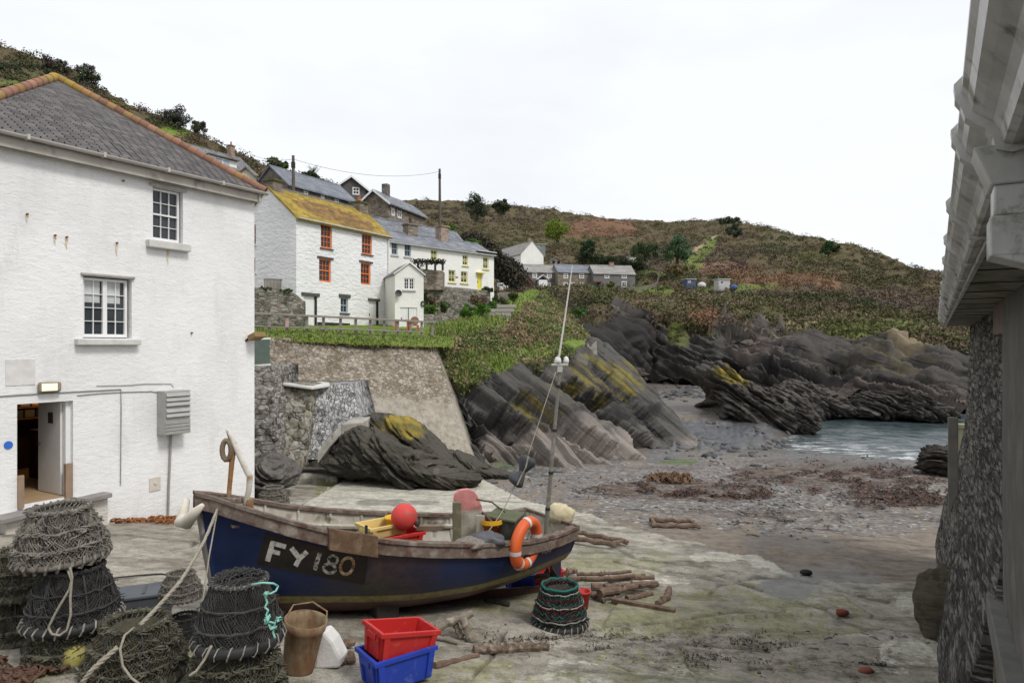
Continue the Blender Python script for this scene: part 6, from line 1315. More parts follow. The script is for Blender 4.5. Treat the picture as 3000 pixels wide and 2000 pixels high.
M_liner = M('boat_inside_paint', (.5,.48,.42), (.36,.33,.27), (.6,.58,.53), scale=3, rough=.6, bump=.25, spots=(.13,.11,.075), spot_scale=3.5, spot_amt=.6)
V, Fq, *_ = hullmesh(-.045, .12, 5.2, True); link('inner_planking', npmesh('inner_planking', V, Fq), M_liner, boat, smooth=True)
M_rail = M('weathered_rail', (.21,.17,.14), (.13,.095,.075), (.28,.24,.2), scale=5, rough=.85, bump=.5, bscale=40, spots=(.1,.055,.04), spot_scale=6, spot_amt=.55)
def railsweep(name, prof, x0, x1, sd, parent, mat=None, n=70):
    m = MB(); k = len(prof); pts = []
    for i in range(n):
        x = x0+(x1-x0)*i/(n-1); b, h = bx(x, cB), bx(x, cH); w_ = random.uniform(-.003, .003)
        for (dy, dz) in prof: pts.append(BT(x-(.06 if i == 0 else 0), sd*(max(b, .03)+dy), h+dz+w_))
    b0 = len(m.v); m.v += [tuple(p) for p in pts]
    for i in range(n-1):
        for j in range(k): q = (j+1) % k; m.f.append((b0+i*k+j, b0+i*k+q, b0+(i+1)*k+q, b0+(i+1)*k+j)); m.mi.append(0)
    m.f.append(tuple(b0+j for j in range(k))); m.f.append(tuple(b0+(n-1)*k+j for j in range(k))[::-1]); m.mi += [0, 0]
    return m.build(name, mat or M_rail, parent)
for sd in (-1, 1):
    railsweep('rubbing_strake', [(-.002,-.015),(.035,-.02),(.042,-.16),(-.002,-.165)], 0.0, 5.25, sd, boat)
    railsweep('gunwale', [(-.085,.03),(.055,.03),(.058,-.012),(-.085,-.014)], 0.0, 5.27, sd, boat)
    m = MB(); m.tube([BT(*hull(x, .2, sd, -.075)) for x in np.linspace(.9, 5.1, 30)], .035, 5); m.build('stringer', M_liner, boat)
m = MB(); hb2 = bx(5.25, cB); hh2 = bx(5.25, cH); m.box(BT(5.245, 0, hh2-.02), (.07, hb2*2+.1, .12), bax); m.build('transom_rail', M_rail, boat, bevel=.01)
m = MB(); m.tube([BT(-.02,0,1.47), BT(.0,0,1.3), BT(.05,0,.9), BT(.12,0,.5), BT(.24,0,.2), BT(.5,0,.06)], [.045,.04,.035,.03,.03,.03], 6); m.build('stem_post', M('stem_timber', (.2,.19,.17), (.12,.11,.1), spots=(.3,.29,.27)), boat)
m = MB(); m.box(BT(2.9,0,.05), (4.3,.07,.16), bax); m.build('keel', M('keel_paint', (.085,.045,.04), (.06,.03,.026)), boat, bevel=.01)
# floor, foredeck beam, thwart and ribs
m = MB()
for k in range(7): L_ = 3.2-.25*abs(k-3); m.box(BT(3.0, -.465+.155*k, .46), (L_, .145, .03), bax)
m.build('floor_boards', M('wet_boards', (.2,.18,.14), (.12,.105,.08)), boat)
for x in (.9,1.4,1.9,2.4,2.9,3.4,3.9,4.4,4.9):
    for sd in (-1, 1): m = MB(); m.tube([BT(*hull(x, q, sd, -.055)) for q in (.02,.12,.25,.4,.55)], .022, 5); m.build('rib', M_liner, boat)
m = MB(); m.box(BT(.55, 0, 1.2), (.5, .62, .03), bax); m.build('foredeck', M_rail, boat)
m = MB(); m.box(BT(3.15, -.48, .8), (1.55, .75, .04), bax); m.box(BT(3.15, -.13, .6), (1.55, .04, .4), bax); m.build('side_deck', M('mossy_deck', (.22,.21,.15), (.16,.17,.085), (.25,.24,.19), scale=3, bump=.4), boat)
# wooden chafing pad bolted on the rail
def bfind(u, v, y_off=0, xr=(0, 5.25)):
    """hull-surface point on the near side that is seen at a photo pixel"""
    best = None
    for i in range(161):
        x = xr[0]+(xr[1]-xr[0])*i/160
        for j in range(81):
            X, y, z = hull(x, j/80, -1, y_off); p = BT(X, y, z); e = (1500+F*p.x/p.y-u)**2+(1010-(p.z-EYE)*F/p.y-v)**2
            if best is None or e < best[0]: best = (e, x, j/80)
    return best[1], best[2]
_g = []
for i in range(211):
    for j in range(101):
        x, q = 5.25*i/210, j/100; X, y, z = hull(x, q, -1, .006); p = BT(X, y, z); _g.append((1500+F*p.x/p.y, 1010-(p.z-EYE)*F/p.y, x, q))
_g = np.array(_g).reshape(211, 101, 4)
def onhull(u, v, off=.006):
    d = (_g[..., 0]-u)**2+(_g[..., 1]-v)**2; i, j = np.unravel_index(np.argmin(d), d.shape); i0, j0 = min(max(i, 1), 209), min(max(j, 1), 99)
    a = _g[i0+1, j0, :2]-_g[i0-1, j0, :2]; b = _g[i0, j0+1, :2]-_g[i0, j0-1, :2]; r = np.array([u, v])-_g[i0, j0, :2]
    s = np.linalg.solve(np.stack([a, b], 1), r); x = _g[i0, j0, 2]+s[0]*(2*5.25/210); q = _g[i0, j0, 3]+s[1]*.02
    return BT(*hull(float(np.clip(x, 0, 5.25)), float(np.clip(q, 0, 1)), -1, off))
xa, _ = bfind(955, 1590); xb, _ = bfind(1097, 1610)
m = MB(); n = 8
for i in range(n):
    x0, x1 = xa+(xb-xa)*i/n, xa+(xb-xa)*(i+1)/n; f = lambda x, dy, dz: BT(x, -(bx(x, cB)+dy), bx(x, cH)+dz)
    m.hexa([f(x0,.1,-.19), f(x1,.1,-.19), f(x1,.03,-.19), f(x0,.03,-.19)], [f(x0,.085,.06), f(x1,.085,.06), f(x1,.0,.06), f(x0,.0,.06)])
m.build('chafing_pad', M('pad_timber', (.16,.095,.055), (.1,.06,.035), (.2,.13,.08), scale=6, bump=.5), boat)
for x in (xa+.45, xb-.1): m = MB(); m.tube([BT(x, -(bx(x,cB)-.0), bx(x,cH)+.04), BT(x, -(bx(x,cB)), bx(x,cH)+.16)], .014, 6); m.build('thole_pin', M_black, boat)
# registration board and figures, painted on the planking
def hullpatch(name, quad, mat, off, nu=24, nv=8):
    m = MB(); a, b, c, d = [np.array(q, float) for q in quad]; pts = []
    for j in range(nv+1):
        for i in range(nu+1):
            s, t_ = i/nu, j/nv; q = (a*(1-s)+b*s)*(1-t_)+(d*(1-s)+c*s)*t_; pts.append(onhull(q[0], q[1], off))
    m.grid(pts, nu+1, nv+1); return m.build(name, mat, boat, smooth=True)
tb_ = NT('number_board'); pb = tb_.coord('obj'); nb = tb_.noise(pb, 7, 8, .7); tb_.fin(tb_.ramp(nb, [(.35, (.012,.011,.011)), (.6, (.03,.02,.015)), (.75, (.06,.035,.02))]), .6, tb_.bump(nb, .3, .01))
board = hullpatch('number_board', [(776,1561),(1078,1632),(1068,1712),(752,1652)], tb_.m, .008)
tw_ = NT('worn_white_figures'); pw = tw_.coord('obj'); nw = tw_.noise(pw, 16, 7, .75); tw_.fin(tw_.ramp(nw, [(.36, (.06,.045,.035)), (.46, (.5,.48,.44)), (.7, (.66,.64,.6))]), .6)
tg_ = NT('rusty_figure'); pw = tg_.coord('obj'); nw = tg_.noise(pw, 16, 7, .75); tg_.fin(tg_.ramp(nw, [(.38, (.05,.028,.015)), (.48, (.27,.15,.06)), (.62, (.5,.42,.32))]), .7)
tv_ = NT('flaking_figures'); pw = tv_.coord('obj'); nw = tv_.noise(pw, 22, 7, .8); tv_.fin(tv_.ramp(nw, [(.44, (.03,.022,.018)), (.54, (.42,.4,.36)), (.7, (.6,.58,.53))]), .7)
def stroke(m, pts, w, off=.013, closed=False):
    pts = [np.array(p, float) for p in pts]; fine = []
    seq = pts+[pts[0]] if closed else pts
    for a, b in zip(seq[:-1], seq[1:]):
        k = max(1, int(np.linalg.norm(b-a)/9)); fine += [a+(b-a)*i/k for i in range(k)]
    if not closed: fine.append(seq[-1])
    N = len(fine); L = []; Rr = []
    for i in range(N):
        t_ = fine[(i+1) % N]-fine[i-1] if closed else fine[min(i+1, N-1)]-fine[max(i-1, 0)]
        t_ = t_/np.linalg.norm(t_); nn = np.array([-t_[1], t_[0]])*w/2; L.append(onhull(*(fine[i]+nn), off)); Rr.append(onhull(*(fine[i]-nn), off))
    for i in range(N if closed else N-1): j = (i+1) % N; m.quad(L[i], L[j], Rr[j], Rr[i])
def loop(cx, cy, rx, ry, sk=0, n=18): return [(cx+rx*math.cos(2*math.pi*i/n)+sk*-math.sin(2*math.pi*i/n)*ry, cy+ry*math.sin(2*math.pi*i/n)+rx*math.cos(2*math.pi*i/n)*.22) for i in range(n)]
def figure(name, mat, fn, par=None): m = MB(); fn(m); return m.build(name, mat, par or board)
figure('letter_f', tw_.m, lambda m: (stroke(m, [(783,1642),(799,1586)], 15), stroke(m, [(793,1588),(837,1600)], 14, .0135), stroke(m, [(792,1612),(820,1619)], 13, .0138)))
figure('letter_y', tw_.m, lambda m: (stroke(m, [(853,1603),(877,1634)], 15), stroke(m, [(899,1614),(877,1634),(865,1656)], 14, .0135)))
figure('digit_one', tv_.m, lambda m: stroke(m, [(921,1668),(936,1618)], 13))
figure('digit_eight', tv_.m, lambda m: (stroke(m, loop(975,1638,13,12,.25), 8, closed=True), stroke(m, loop(965,1663,17,13,.25), 9, .0135, closed=True)))
figure('digit_zero', tg_.m, lambda m: stroke(m, loop(1016,1656,18,24,.3), 9, closed=True))
figure('stern_number', tw_.m, lambda m: (stroke(m, [(1588,1620),(1594,1598)], 4), stroke(m, loop(1600,1604,3.4,4.6,.2,10), 2.6, closed=True), stroke(m, loop(1599,1614,4,5,.2,10), 2.6, .0135, closed=True), stroke(m, loop(1610,1606,4,9,.2,10), 2.8, closed=True), stroke(m, [(1572,1606),(1577,1612),(1574,1624)], 3), stroke(m, [(1582,1602),(1577,1612)], 3, .0135)), boat)
figure('stern_mark', tw_.m, lambda m: stroke(m, [(1636,1576),(1631,1578),(1630,1584),(1635,1589),(1635,1596),(1630,1600)], 4), boat)
# rudder, propeller
m = MB(); m.box(BT(5.36, 0, .62), (.2, .05, .75), bax); m.build('rudder', M('rudder_paint', (.02,.03,.08), (.04,.03,.03)), boat, bevel=.01)
m = MB(); o = BT(5.22, -.02, .28)
for k in range(3):
    a = k*2.094+.4; r1 = by_*math.cos(a)+bz_*math.sin(a); t1 = by_*-math.sin(a)+bz_*math.cos(a); m.hexa([o+r1*.03-t1*.03, o+r1*.15-t1*.06, o+r1*.15+t1*.06+bx_*.04, o+r1*.03+t1*.03+bx_*.02], [o+r1*.03-t1*.03+bx_*.012, o+r1*.15-t1*.06+bx_*.012, o+r1*.15+t1*.06+bx_*.052, o+r1*.03+t1*.03+bx_*.032])
m.tube([o-bx_*.3, o+bx_*.06], .03, 8); m.build('propeller', M('propeller_black', (.02,.018,.016), (.05,.04,.03)), boat)
# engine casing with pale battens
m = MB(); ec = BT(4.1, -.42, 1.02); eax = ((bx_*.85+by_*.2).normalized(), UP.cross((bx_*.85+by_*.2).normalized()), UP)
eax = ((bx_*.62-by_*.78).normalized(), None, UP); eax = (eax[0], UP.cross(eax[0]), UP)
m.box(ec, (.42,.5,.62), eax); eb = m.build('engine_box', M('dark_green_box', (.05,.055,.045), (.03,.032,.025), (.08,.085,.06), scale=5), boat, bevel=.01)
m = MB(); m.box(ec+UP*.325, (.46,.54,.035), eax); m.build('lid', M('mossy_lid', (.12,.125,.08), (.08,.09,.04)), eb, bevel=.008)
# small stern cleat, mast, yoke, aerial
mb_ = BT(4.95, -.3, .95); mt = P(1640,1085,10.62); mb_ = P(1600,1545,10.62)
m = MB(); m.tube([mb_-UP*.35, mb_, mb_.lerp(mt,.5), mt], [.036,.035,.03,.024], 8); mast = m.build('mast', M('mast_timber', (.24,.23,.2), (.17,.16,.13), (.3,.29,.26), scale=8, bump=.3), boat)
m = MB()
for f in (.12,.35,.62,.9): q = mb_.lerp(mt, f); m.tube([q-UP*.02, q+UP*.02], .04, 8)
m.build('mast_band', M_black, mast)
m = MB(); m.box(mt+UP*.09, (.26,.09,.035)); m.box(mt+UP*.03, (.08,.08,.12)); m.build('masthead_yoke', M('aged_white', (.52,.51,.46), (.4,.39,.34)), mast, bevel=.008)
for dx, s in ((-.03,.05),(.1,.04)): m = MB(); m.lathe([(s,0),(s*1.1,.04),(s*.8,.09),(.01,.11)], mt+Vector((dx,0,.11)), 12); m.build('navigation_light', M('lamp_white', (.7,.7,.68), (.6,.6,.57)), mast, smooth=True)
m = MB(); m.tube([P(1637,1050,10.6), P(1655,930,10.6), P(1677,776,10.6)], [.016,.013,.008], 6); m.build('aerial', M('aerial_white', (.68,.66,.62), (.58,.55,.5)), mast)
M_rope = M('old_rope', (.36,.33,.27), (.25,.22,.17), scale=20, bump=.6, bscale=90)
def rope(name, pts, r, label=None, parent=None, mat=None, sag=0, n=18, twist=True, cat='rope'):
    P_ = []
    for a, b in zip(pts[:-1], pts[1:]): P_ += [Vector(a).lerp(Vector(b), i/n)-UP*(4*sag*(i/n)*(1-i/n)) for i in range(n)]
    P_.append(Vector(pts[-1])); m = MB()
    if twist and r > .008:
        for k in range(3):
            q = []; L = 0
            for i, p in enumerate(P_):
                L += (p-P_[i-1]).length if i else 0; t_ = (P_[min(i+1, len(P_)-1)]-P_[max(i-1, 0)]).normalized(); a = t_.orthogonal().normalized(); b = t_.cross(a); w = L/(r*7)*6.28+k*2.094; q.append(p+(a*math.cos(w)+b*math.sin(w))*r*.5)
            m.tube(q, r*.62, 5)
    else: m.tube(P_, r, 5)
    o = m.build(name, mat or M_rope, parent, smooth=True)
    return tag(o, label, cat) if label else o
rope('stay_line', [P(1628,1090,10.6), P(1545,1338,10.2)], .008, None, boat, twist=False); rope('stay_line', [P(1508,1420,10.1), P(1470,1500,9.8), P(1400,1592,9.4)], .008, None, boat, twist=False, sag=.02)
# two black cones of the fishing day signal, point to point
ds = empty('fishing_signal', P(1535,1375,10.15), 'pair of dark grey fishing signal cones lashed to the mast stay', 'day signal'); M_cone = M('cone_grey', (.045,.048,.055), (.07,.073,.08), scale=6, bump=.2)
for a, b, r0, r1 in ((P(1548,1345,10.2), P(1528,1385,10.15), .135, .04), (P(1508,1412,10.1), P(1536,1378,10.15), .13, .03)):
    ax = (b-a).normalized(); X = ax.orthogonal().normalized(); m = MB(); L = (b-a).length; m.lathe([(r0*.6,-.035),(r0,0),(r0*.97,L*.2),(r1*1.2,L*.95),(r1*.6,L)], a, 18, (X, ax.cross(X), ax)); m.build('cone', M_cone, ds, smooth=True)
m = MB(); m.tube([P(1548,1335,10.0), P(1540,1370,9.98), P(1528,1392,10.0), P(1515,1420,9.98)], .012, 5); m.build('lashing', M_rope, ds)
# hauler guard: pink topped rounded board with timber posts
gy = 9.9
def up_(u, v, Y): return P(u, v, Y)
out = [(1338,1585),(1345,1520),(1338,1490),(1330,1462),(1334,1445),(1348,1434),(1372,1431),(1390,1438),(1402,1455),(1412,1482),(1420,1540),(1430,1592)]
m = MB(); f = [P(u, v, gy) for u, v in out]; b_ = [q+Vector((-.02,.06,0)) for q in f]; n = len(f); m.add(f+b_, [tuple(range(n))[::-1], tuple(range(n, 2*n))]+[(i, (i+1) % n, n+(i+1) % n, n+i) for i in range(n)])
tp = NT('pink_and_white_guard'); pp = tp.coord('pos'); sx = tp.new('ShaderNodeSeparateXYZ'); tp.l.new(pp, sx.inputs[0]); nn = tp.noise(pp, 7, 7, .7); zz = tp.math('ADD', sx.outputs[2], tp.math('MULTIPLY', tp.math('SUBTRACT', nn, .5), .12))
zc = P(1370,1494,gy).z; tp.fin(tp.mix(tp.ramp(tp.math('ADD', tp.math('MULTIPLY', tp.math('SUBTRACT', zz, zc), 8.), .5), [(.4, 0.), (.6, 1.)]), tp.ramp(nn, [(.35, (.3,.27,.2)), (.65, (.52,.49,.42))]), tp.ramp(nn, [(.35, (.48,.16,.15)), (.65, (.62,.27,.25))])), .6, tp.bump(nn, .2, .02))
m.build('hauler_guard', tp.m, boat, bevel=.015)
m = MB(); a, b = P(1334,1592,9.7), P(1343,1468,9.75); m.box((a+b)/2, (.12,.1,(b-a).length)); m.build('timber_post', M('mossy_post', (.2,.18,.12), (.13,.115,.07), (.22,.21,.13), scale=8, bump=.5), boat, bevel=.012)
m = MB(); m.box(P(1408,1552,9.75), (.12,.06,.42)); m.build('plank', M('pale_plank', (.4,.37,.3), (.28,.25,.19), scale=6), boat)
m = MB(); m.tube([P(1395,1462,9.8), P(1440,1470,9.9), P(1480,1500,9.9)], .012, 5); m.tube([P(1412,1500,9.8), P(1460,1545,9.7)], .022, 5); m.build('hauler_arm', M('dark_iron', (.05,.04,.035), (.09,.06,.04)), boat)
m = MB(); m.box(P(1258,1545,9.5), (.35,.07,.06)); m.build('oar_stub', M('oar_timber', (.2,.14,.1)), boat)
# bow gear: rusty post, block, white davit, fender
m = MB(); m.tube([P(668,1480,8.45), P(673,1420,8.45), P(680,1345,8.45), P(684,1310,8.45)], [.032,.03,.034,.04], 8); m.build('winch_post', M('rust_post', (.34,.2,.09), (.26,.13,.05), (.4,.3,.18), scale=9, bump=.4, spots=(.2,.09,.03), spot_scale=7), boat)
m = MB(); o = P(664,1318,8.42); 
m.tube([o+Vector((math.cos(a)*.055, 0, math.sin(a)*.12)) for a in [i*.45 for i in range(14)]], .034, 8, closed=True); m.tube([o+Vector((.05,0,.1)), P(668,1270,8.42), P(666,1262,8.42)], .016, 6); m.build('pulley_block', M('block_timber', (.24,.2,.14), (.15,.1,.06)), boat)
m = MB(); m.tube([P(665,1256,8.42), P(678,1278,8.42), P(700,1330,8.44), P(722,1378,8.46), P(732,1396,8.48), P(730,1430,8.5), P(722,1466,8.52), P(716,1490,8.52)], [.02,.03,.036,.036,.04,.036,.034,.034], 8); m.build('davit_arm', M('davit_white', (.66,.63,.57), (.52,.48,.41), scale=7, spots=(.35,.2,.09), spot_scale=6), boat, smooth=True)
m = MB(); m.box(P(733,1478,8.5), (.06,.06,.14)); m.build('bracket', M('rust_post', (.34,.2,.09)), boat)
m = MB(); m.box(P(664,1462,8.4), (.34,.06,.05), ((bx_*.9-by_*.3).normalized(), UP.cross((bx_*.9-by_*.3).normalized()), UP)); m.build('cleat', M_rail, boat, bevel=.01)
fd = MB(); f0 = [P(548,1462,8.02), P(538,1500,7.98), P(530,1528,7.95), P(546,1530,7.88), P(572,1500,7.82), P(594,1478,7.8)]
fd.tube([f0[0].lerp(f0[0],0)]+f0, [.025,.035,.055,.078,.082,.055,.025], 10)
tag(fd.build('fender', M('fender_white', (.68,.64,.55), (.55,.5,.42), scale=6, spots=(.36,.28,.19), spot_scale=4), smooth=True), 'cream V shaped fender hanging at the bow of the blue boat', 'fender')
m = MB(); m.tube([P(548,1462,8.02), P(556,1448,8.03)], .01, 5); m.tube([P(594,1478,7.8), P(600,1472,7.85)], .01, 5)
# mooring lines from the bow
rope('mooring_rope', [P(642,1476,8.12), P(600,1580,7.2), P(530,1700,6.3), P(410,1830,5.95)], .019, 'thick pale mooring rope running from the bow down to the rope bound pot', sag=.01)
rope('mooring_line', [P(640,1478,8.12), P(614,1620,7.4), P(586,1812,7.0)], .009, 'thin taut line from the bow to the ground beside the tall black pot', sag=.0)
# gear lying in the boat
def crate(name, label, o, ex, L, Wd, H, mat, rimmat=None, tilt=None, group=None, cat='fish crate', ribs=True, text=None):
    """open stacking crate, origin at the centre of its base"""
    ex = Vector(ex).normalized(); ez = Vector(tilt).normalized() if tilt else UP; ey = ez.cross(ex).normalized(); ex = ey.cross(ez).normalized(); ax = (ex, ey, ez); o = Vector(o); r = empty(name, o, label, cat, group); f = .9
    q = lambda x, y, z: o+ex*x+ey*y+ez*z; m = MB(); t_ = .012
    for sx, sy in ((1,0),(-1,0),(0,1),(0,-1)):
        if sx: b0 = [(sx*L/2*f,-Wd/2*f),(sx*L/2*f,Wd/2*f)]; t0 = [(sx*L/2,-Wd/2),(sx*L/2,Wd/2)]
        else: b0 = [(-L/2*f,sy*Wd/2*f),(L/2*f,sy*Wd/2*f)]; t0 = [(-L/2,sy*Wd/2),(L/2,sy*Wd/2)]
        i_ = Vector((sx, sy, 0))*t_; bo = [q(x,y,0) for x, y in b0]; to = [q(x,y,H) for x, y in t0]; inn = ex*(-sx*t_)+ey*(-sy*t_)
        m.hexa([bo[0], bo[1], bo[1]+inn, bo[0]+inn], [to[0], to[1], to[1]+inn, to[0]+inn])
    m.box(q(0,0,.008), (L*f,Wd*f,.016), ax); m.build('body', mat, r, bevel=.004)
    m = MB()
    for sy in (-1,1): m.box(q(0,sy*(Wd/2+.008),H-.022), (L+.05,.026,.044), ax)
    for sx in (-1,1): m.box(q(sx*(L/2+.008),0,H-.022), (.026,Wd-.001,.044), ax); m.box(q(sx*(L/2+.012),0,H-.07), (.03,Wd*.42,.055), ax)
    m.build('rim', rimmat or mat, r, bevel=.006)
    if ribs:
        for sx in (-1,1):
            for sy in (-.62,.62): m = MB(); m.hexa([q(sx*L/2*f*1.0,sy*Wd/2*f-.02,.02), q(sx*(L/2*f+.02),sy*Wd/2*f-.02,.02), q(sx*(L/2*f+.02),sy*Wd/2*f+.02,.02), q(sx*L/2*f,sy*Wd/2*f+.02,.02)], [q(sx*L/2,sy*Wd/2-.02,H-.045), q(sx*(L/2+.02),sy*Wd/2-.02,H-.045), q(sx*(L/2+.02),sy*Wd/2+.02,H-.045), q(sx*L/2,sy*Wd/2+.02,H-.045)]); m.build('rib', mat, r)
        for sy in (-1,1):
            for sx in (-.86,.86): m = MB(); m.hexa([q(sx*L/2*f-.03,sy*Wd/2*f,.02), q(sx*L/2*f+.03,sy*Wd/2*f,.02), q(sx*L/2*f+.03,sy*(Wd/2*f+.02),.02), q(sx*L/2*f-.03,sy*(Wd/2*f+.02),.02)][::sy], [q(sx*L/2-.03,sy*Wd/2,H-.045), q(sx*L/2+.03,sy*Wd/2,H-.045), q(sx*L/2+.03,sy*(Wd/2+.02),H-.045), q(sx*L/2-.03,sy*(Wd/2+.02),H-.045)][::sy]); m.build('rib', mat, r)
    return r
M_cred = M('crate_red', (.5,.028,.026), (.42,.022,.02), scale=3, rough=.42, bump=.06, spots=(.42,.11,.09), spot_scale=9, spot_amt=.64)
M_cblue = M('crate_blue', (.022,.06,.42), (.018,.045,.32), scale=3, rough=.42, bump=.06, spots=(.09,.12,.33), spot_scale=9, spot_amt=.63)
M_cyel = M('crate_yellow', (.66,.52,.2), (.56,.42,.15), scale=4, rough=.5, bump=.08)
crate('fish_crate', 'red fish crate inside the boat beneath the yellow one', BT(2.52,.02,.84), bx_, .66, .5, .2, M_cred)
crate('fish_crate', 'pale yellow fish crate inside the boat with red corners', BT(2.4,.14,.98), bx_+by_*.1, .58, .42, .16, M_cyel)
o = BT(2.62,.16,.99); m = MB(); m.lathe([(.0,0),(.13,0),(.16,.2),(.172,.2),(.172,.22),(.15,.22),(.12,.03),(0,.03)], o, 20, cap=False); tag(m.build('bucket', M('bucket_yellow', (.72,.42,.02), (.62,.36,.02), rough=.4, bump=.05), smooth=True), 'bright yellow bucket under the red buoy in the boat', 'bucket')
rb = empty('buoy', P(1184,1512,9.45), 'large faded red ball buoy sitting on the yellow bucket in the boat', 'buoy'); m = MB(); m.sphere(P(1184,1513,9.45), .182, 24, 16); m.build('float', M('buoy_red', (.62,.06,.05), (.5,.05,.045), scale=4, rough=.55, bump=.1, spots=(.2,.09,.07), spot_scale=5, spot_amt=.62), rb, smooth=True)
m = MB(); m.lathe([(.03,0),(.04,.03),(.03,.06)], P(1222,1540,9.4), 8); m.build('eye', M_black, rb)
m = MB(); o = P(1440,1572,9.8); m.lathe([(.0,0),(.12,0),(.15,.24),(.16,.24),(.16,.26),(.14,.26),(.11,.03),(0,.03)], o, 18, cap=False); bk = m.build('bucket', M('bucket_orange', (.62,.15,.03), (.5,.12,.03), rough=.45), smooth=True); tag(bk, 'orange bucket with yellow rim behind the engine box', 'bucket')
m = MB(); m.lathe([(.163,.2),(.166,.2),(.166,.262),(.163,.262)], o, 18, cap=False); m.build('rim', M('bucket_yellow', (.72,.42,.02)), bk)
def heap(name, label, c, r, mat, seed, cat, n=26, nz=16, amp=.35):
    m = MB(); m.sphere(c, r, n, nz); V = np.array(m.v); d = (V-np.array(tuple(c))); k = 1+amp*(fbm(V/(.35*max(r))+seed, 4)-.5)*2; V = np.array(tuple(c))+d*k[:, None]; m.v = [tuple(v) for v in V]; return tag(m.build(name, mat, smooth=True), label, cat)
heap('oilskin', 'crumpled dark grey oilskin lying beside the engine box', P(1425,1582,9.3), (.27,.2,.11), M('oilskin_grey', (.06,.062,.07), (.1,.1,.11), scale=5, rough=.5, bump=.3), 2, 'oilskin', amp=.55)
heap('rope_coil', 'grey heap of rope on the mossy side deck of the boat', P(1375,1592,9.1), (.2,.16,.08), M('grey_rope_heap', (.24,.21,.18), (.15,.13,.11), scale=20, bump=.9, bscale=40), 4, 'rope', amp=.4)
heap('net_bag', 'bulging cream net bag slung over the stern', P(1640,1505,10.85), (.24,.2,.17), M('cream_net', (.6,.54,.36), (.5,.43,.27), (.66,.6,.43), scale=9, bump=.8, bscale=60), 6, 'bag', amp=.25)
# life ring hung on the quarter
lr = empty('life_ring', P(1541,1590,9.75), 'orange life ring with white bands hanging on the boat rail', 'life ring'); c0 = P(1541,1590,9.6); R0, r0 = .29, .083
nx_ = (by_*-1).normalized(); e1 = (bx_*.8-by_*.62).normalized(); nx_ = Vector((-e1.y, e1.x, 0)).normalized(); tl_ = (UP-nx_*.16).normalized(); e1 = Vector((.52,.85,0)).normalized(); nx_ = Vector((.85,-.52,0)); tl_ = (UP*1+bx_*.13).normalized()
pts = [c0+e1*(math.cos(a)*R0)+tl_*(math.sin(a)*R0) for a in [2*math.pi*i/48 for i in range(48)]]
m = MB(); m.tube(pts, r0, 14, closed=True); m.build('ring', M('ring_orange', (.66,.12,.03), (.58,.1,.028), scale=4, rough=.5, bump=.08), lr, smooth=True)
for k in range(8):
    if k in (1, 6, 3): pass
    a0 = 2*math.pi*(k+.25)/8; m = MB(); m.tube([c0+(e1*math.cos(a)+tl_*math.sin(a))*R0 for a in (a0-.09, a0, a0+.09)], r0+.004, 14, cap=False)
    if k % 2 == 0 or k == 5: m.build('white_band', M('band_white', (.6,.58,.56), (.5,.47,.45)), lr, smooth=True)
rope('grab_line', [c0+e1*-.3+tl_*-.1, c0+e1*.32+tl_*.12-nx_*.1], .012, None, lr, mat=M('white_cord', (.6,.58,.54)), twist=False)
rope('grab_line', [c0+e1*.05+tl_*.38, c0+e1*.1+tl_*.1, c0+e1*-.1+tl_*-.22], .01, None, lr, twist=False, sag=.03)
# =============== lobster pots ===============
M_net = M('black_net', (.015,.015,.016), (.036,.035,.033), (.075,.07,.062), scale=14, rough=.85, bump=.4, bscale=80)
M_netold = M('old_grey_net', (.09,.08,.068), (.17,.155,.13), (.25,.23,.2), scale=12, rough=.95, bump=.5, bscale=80)
M_netgreen = M('weedy_net', (.032,.03,.021), (.075,.07,.048), (.15,.14,.105), scale=12, rough=.95, bump=.5, bscale=80)
M_rub = M('black_rubber', (.016,.016,.017), (.035,.034,.033), scale=8, rough=.6, bump=.3)
M_cord = M('pale_cord', (.34,.32,.28), (.2,.185,.16), scale=14, bump=.4, bscale=80)
M_mint = M('mint_cord', (.3,.6,.5), (.2,.45,.38), scale=14, bump=.4)
PR = [(0,.385),(.06,.41),(.14,.405),(.28,.365),(.42,.31),(.54,.255)]
def prad(z): return float(np.interp(z, [a for a, _ in PR], [b for _, b in PR]))
def fuzz(m, g, ring_r, z, n, L, r, drop=.6):
    for _ in range(n):
        a = g.random()*6.28; p = Vector((math.cos(a)*ring_r, math.sin(a)*ring_r, z+g.normal()*.012)); t_ = Vector((-math.sin(a), math.cos(a), 0)); o = Vector((math.cos(a), math.sin(a), 0))
        q = p+t_*g.normal()*L+o*(.02+.03*g.random())-UP*(L*drop*g.random()); m.tube([p, p.lerp(q,.5)+o*.02, q], [r, r*.9, r*.5], 4, cap=False)
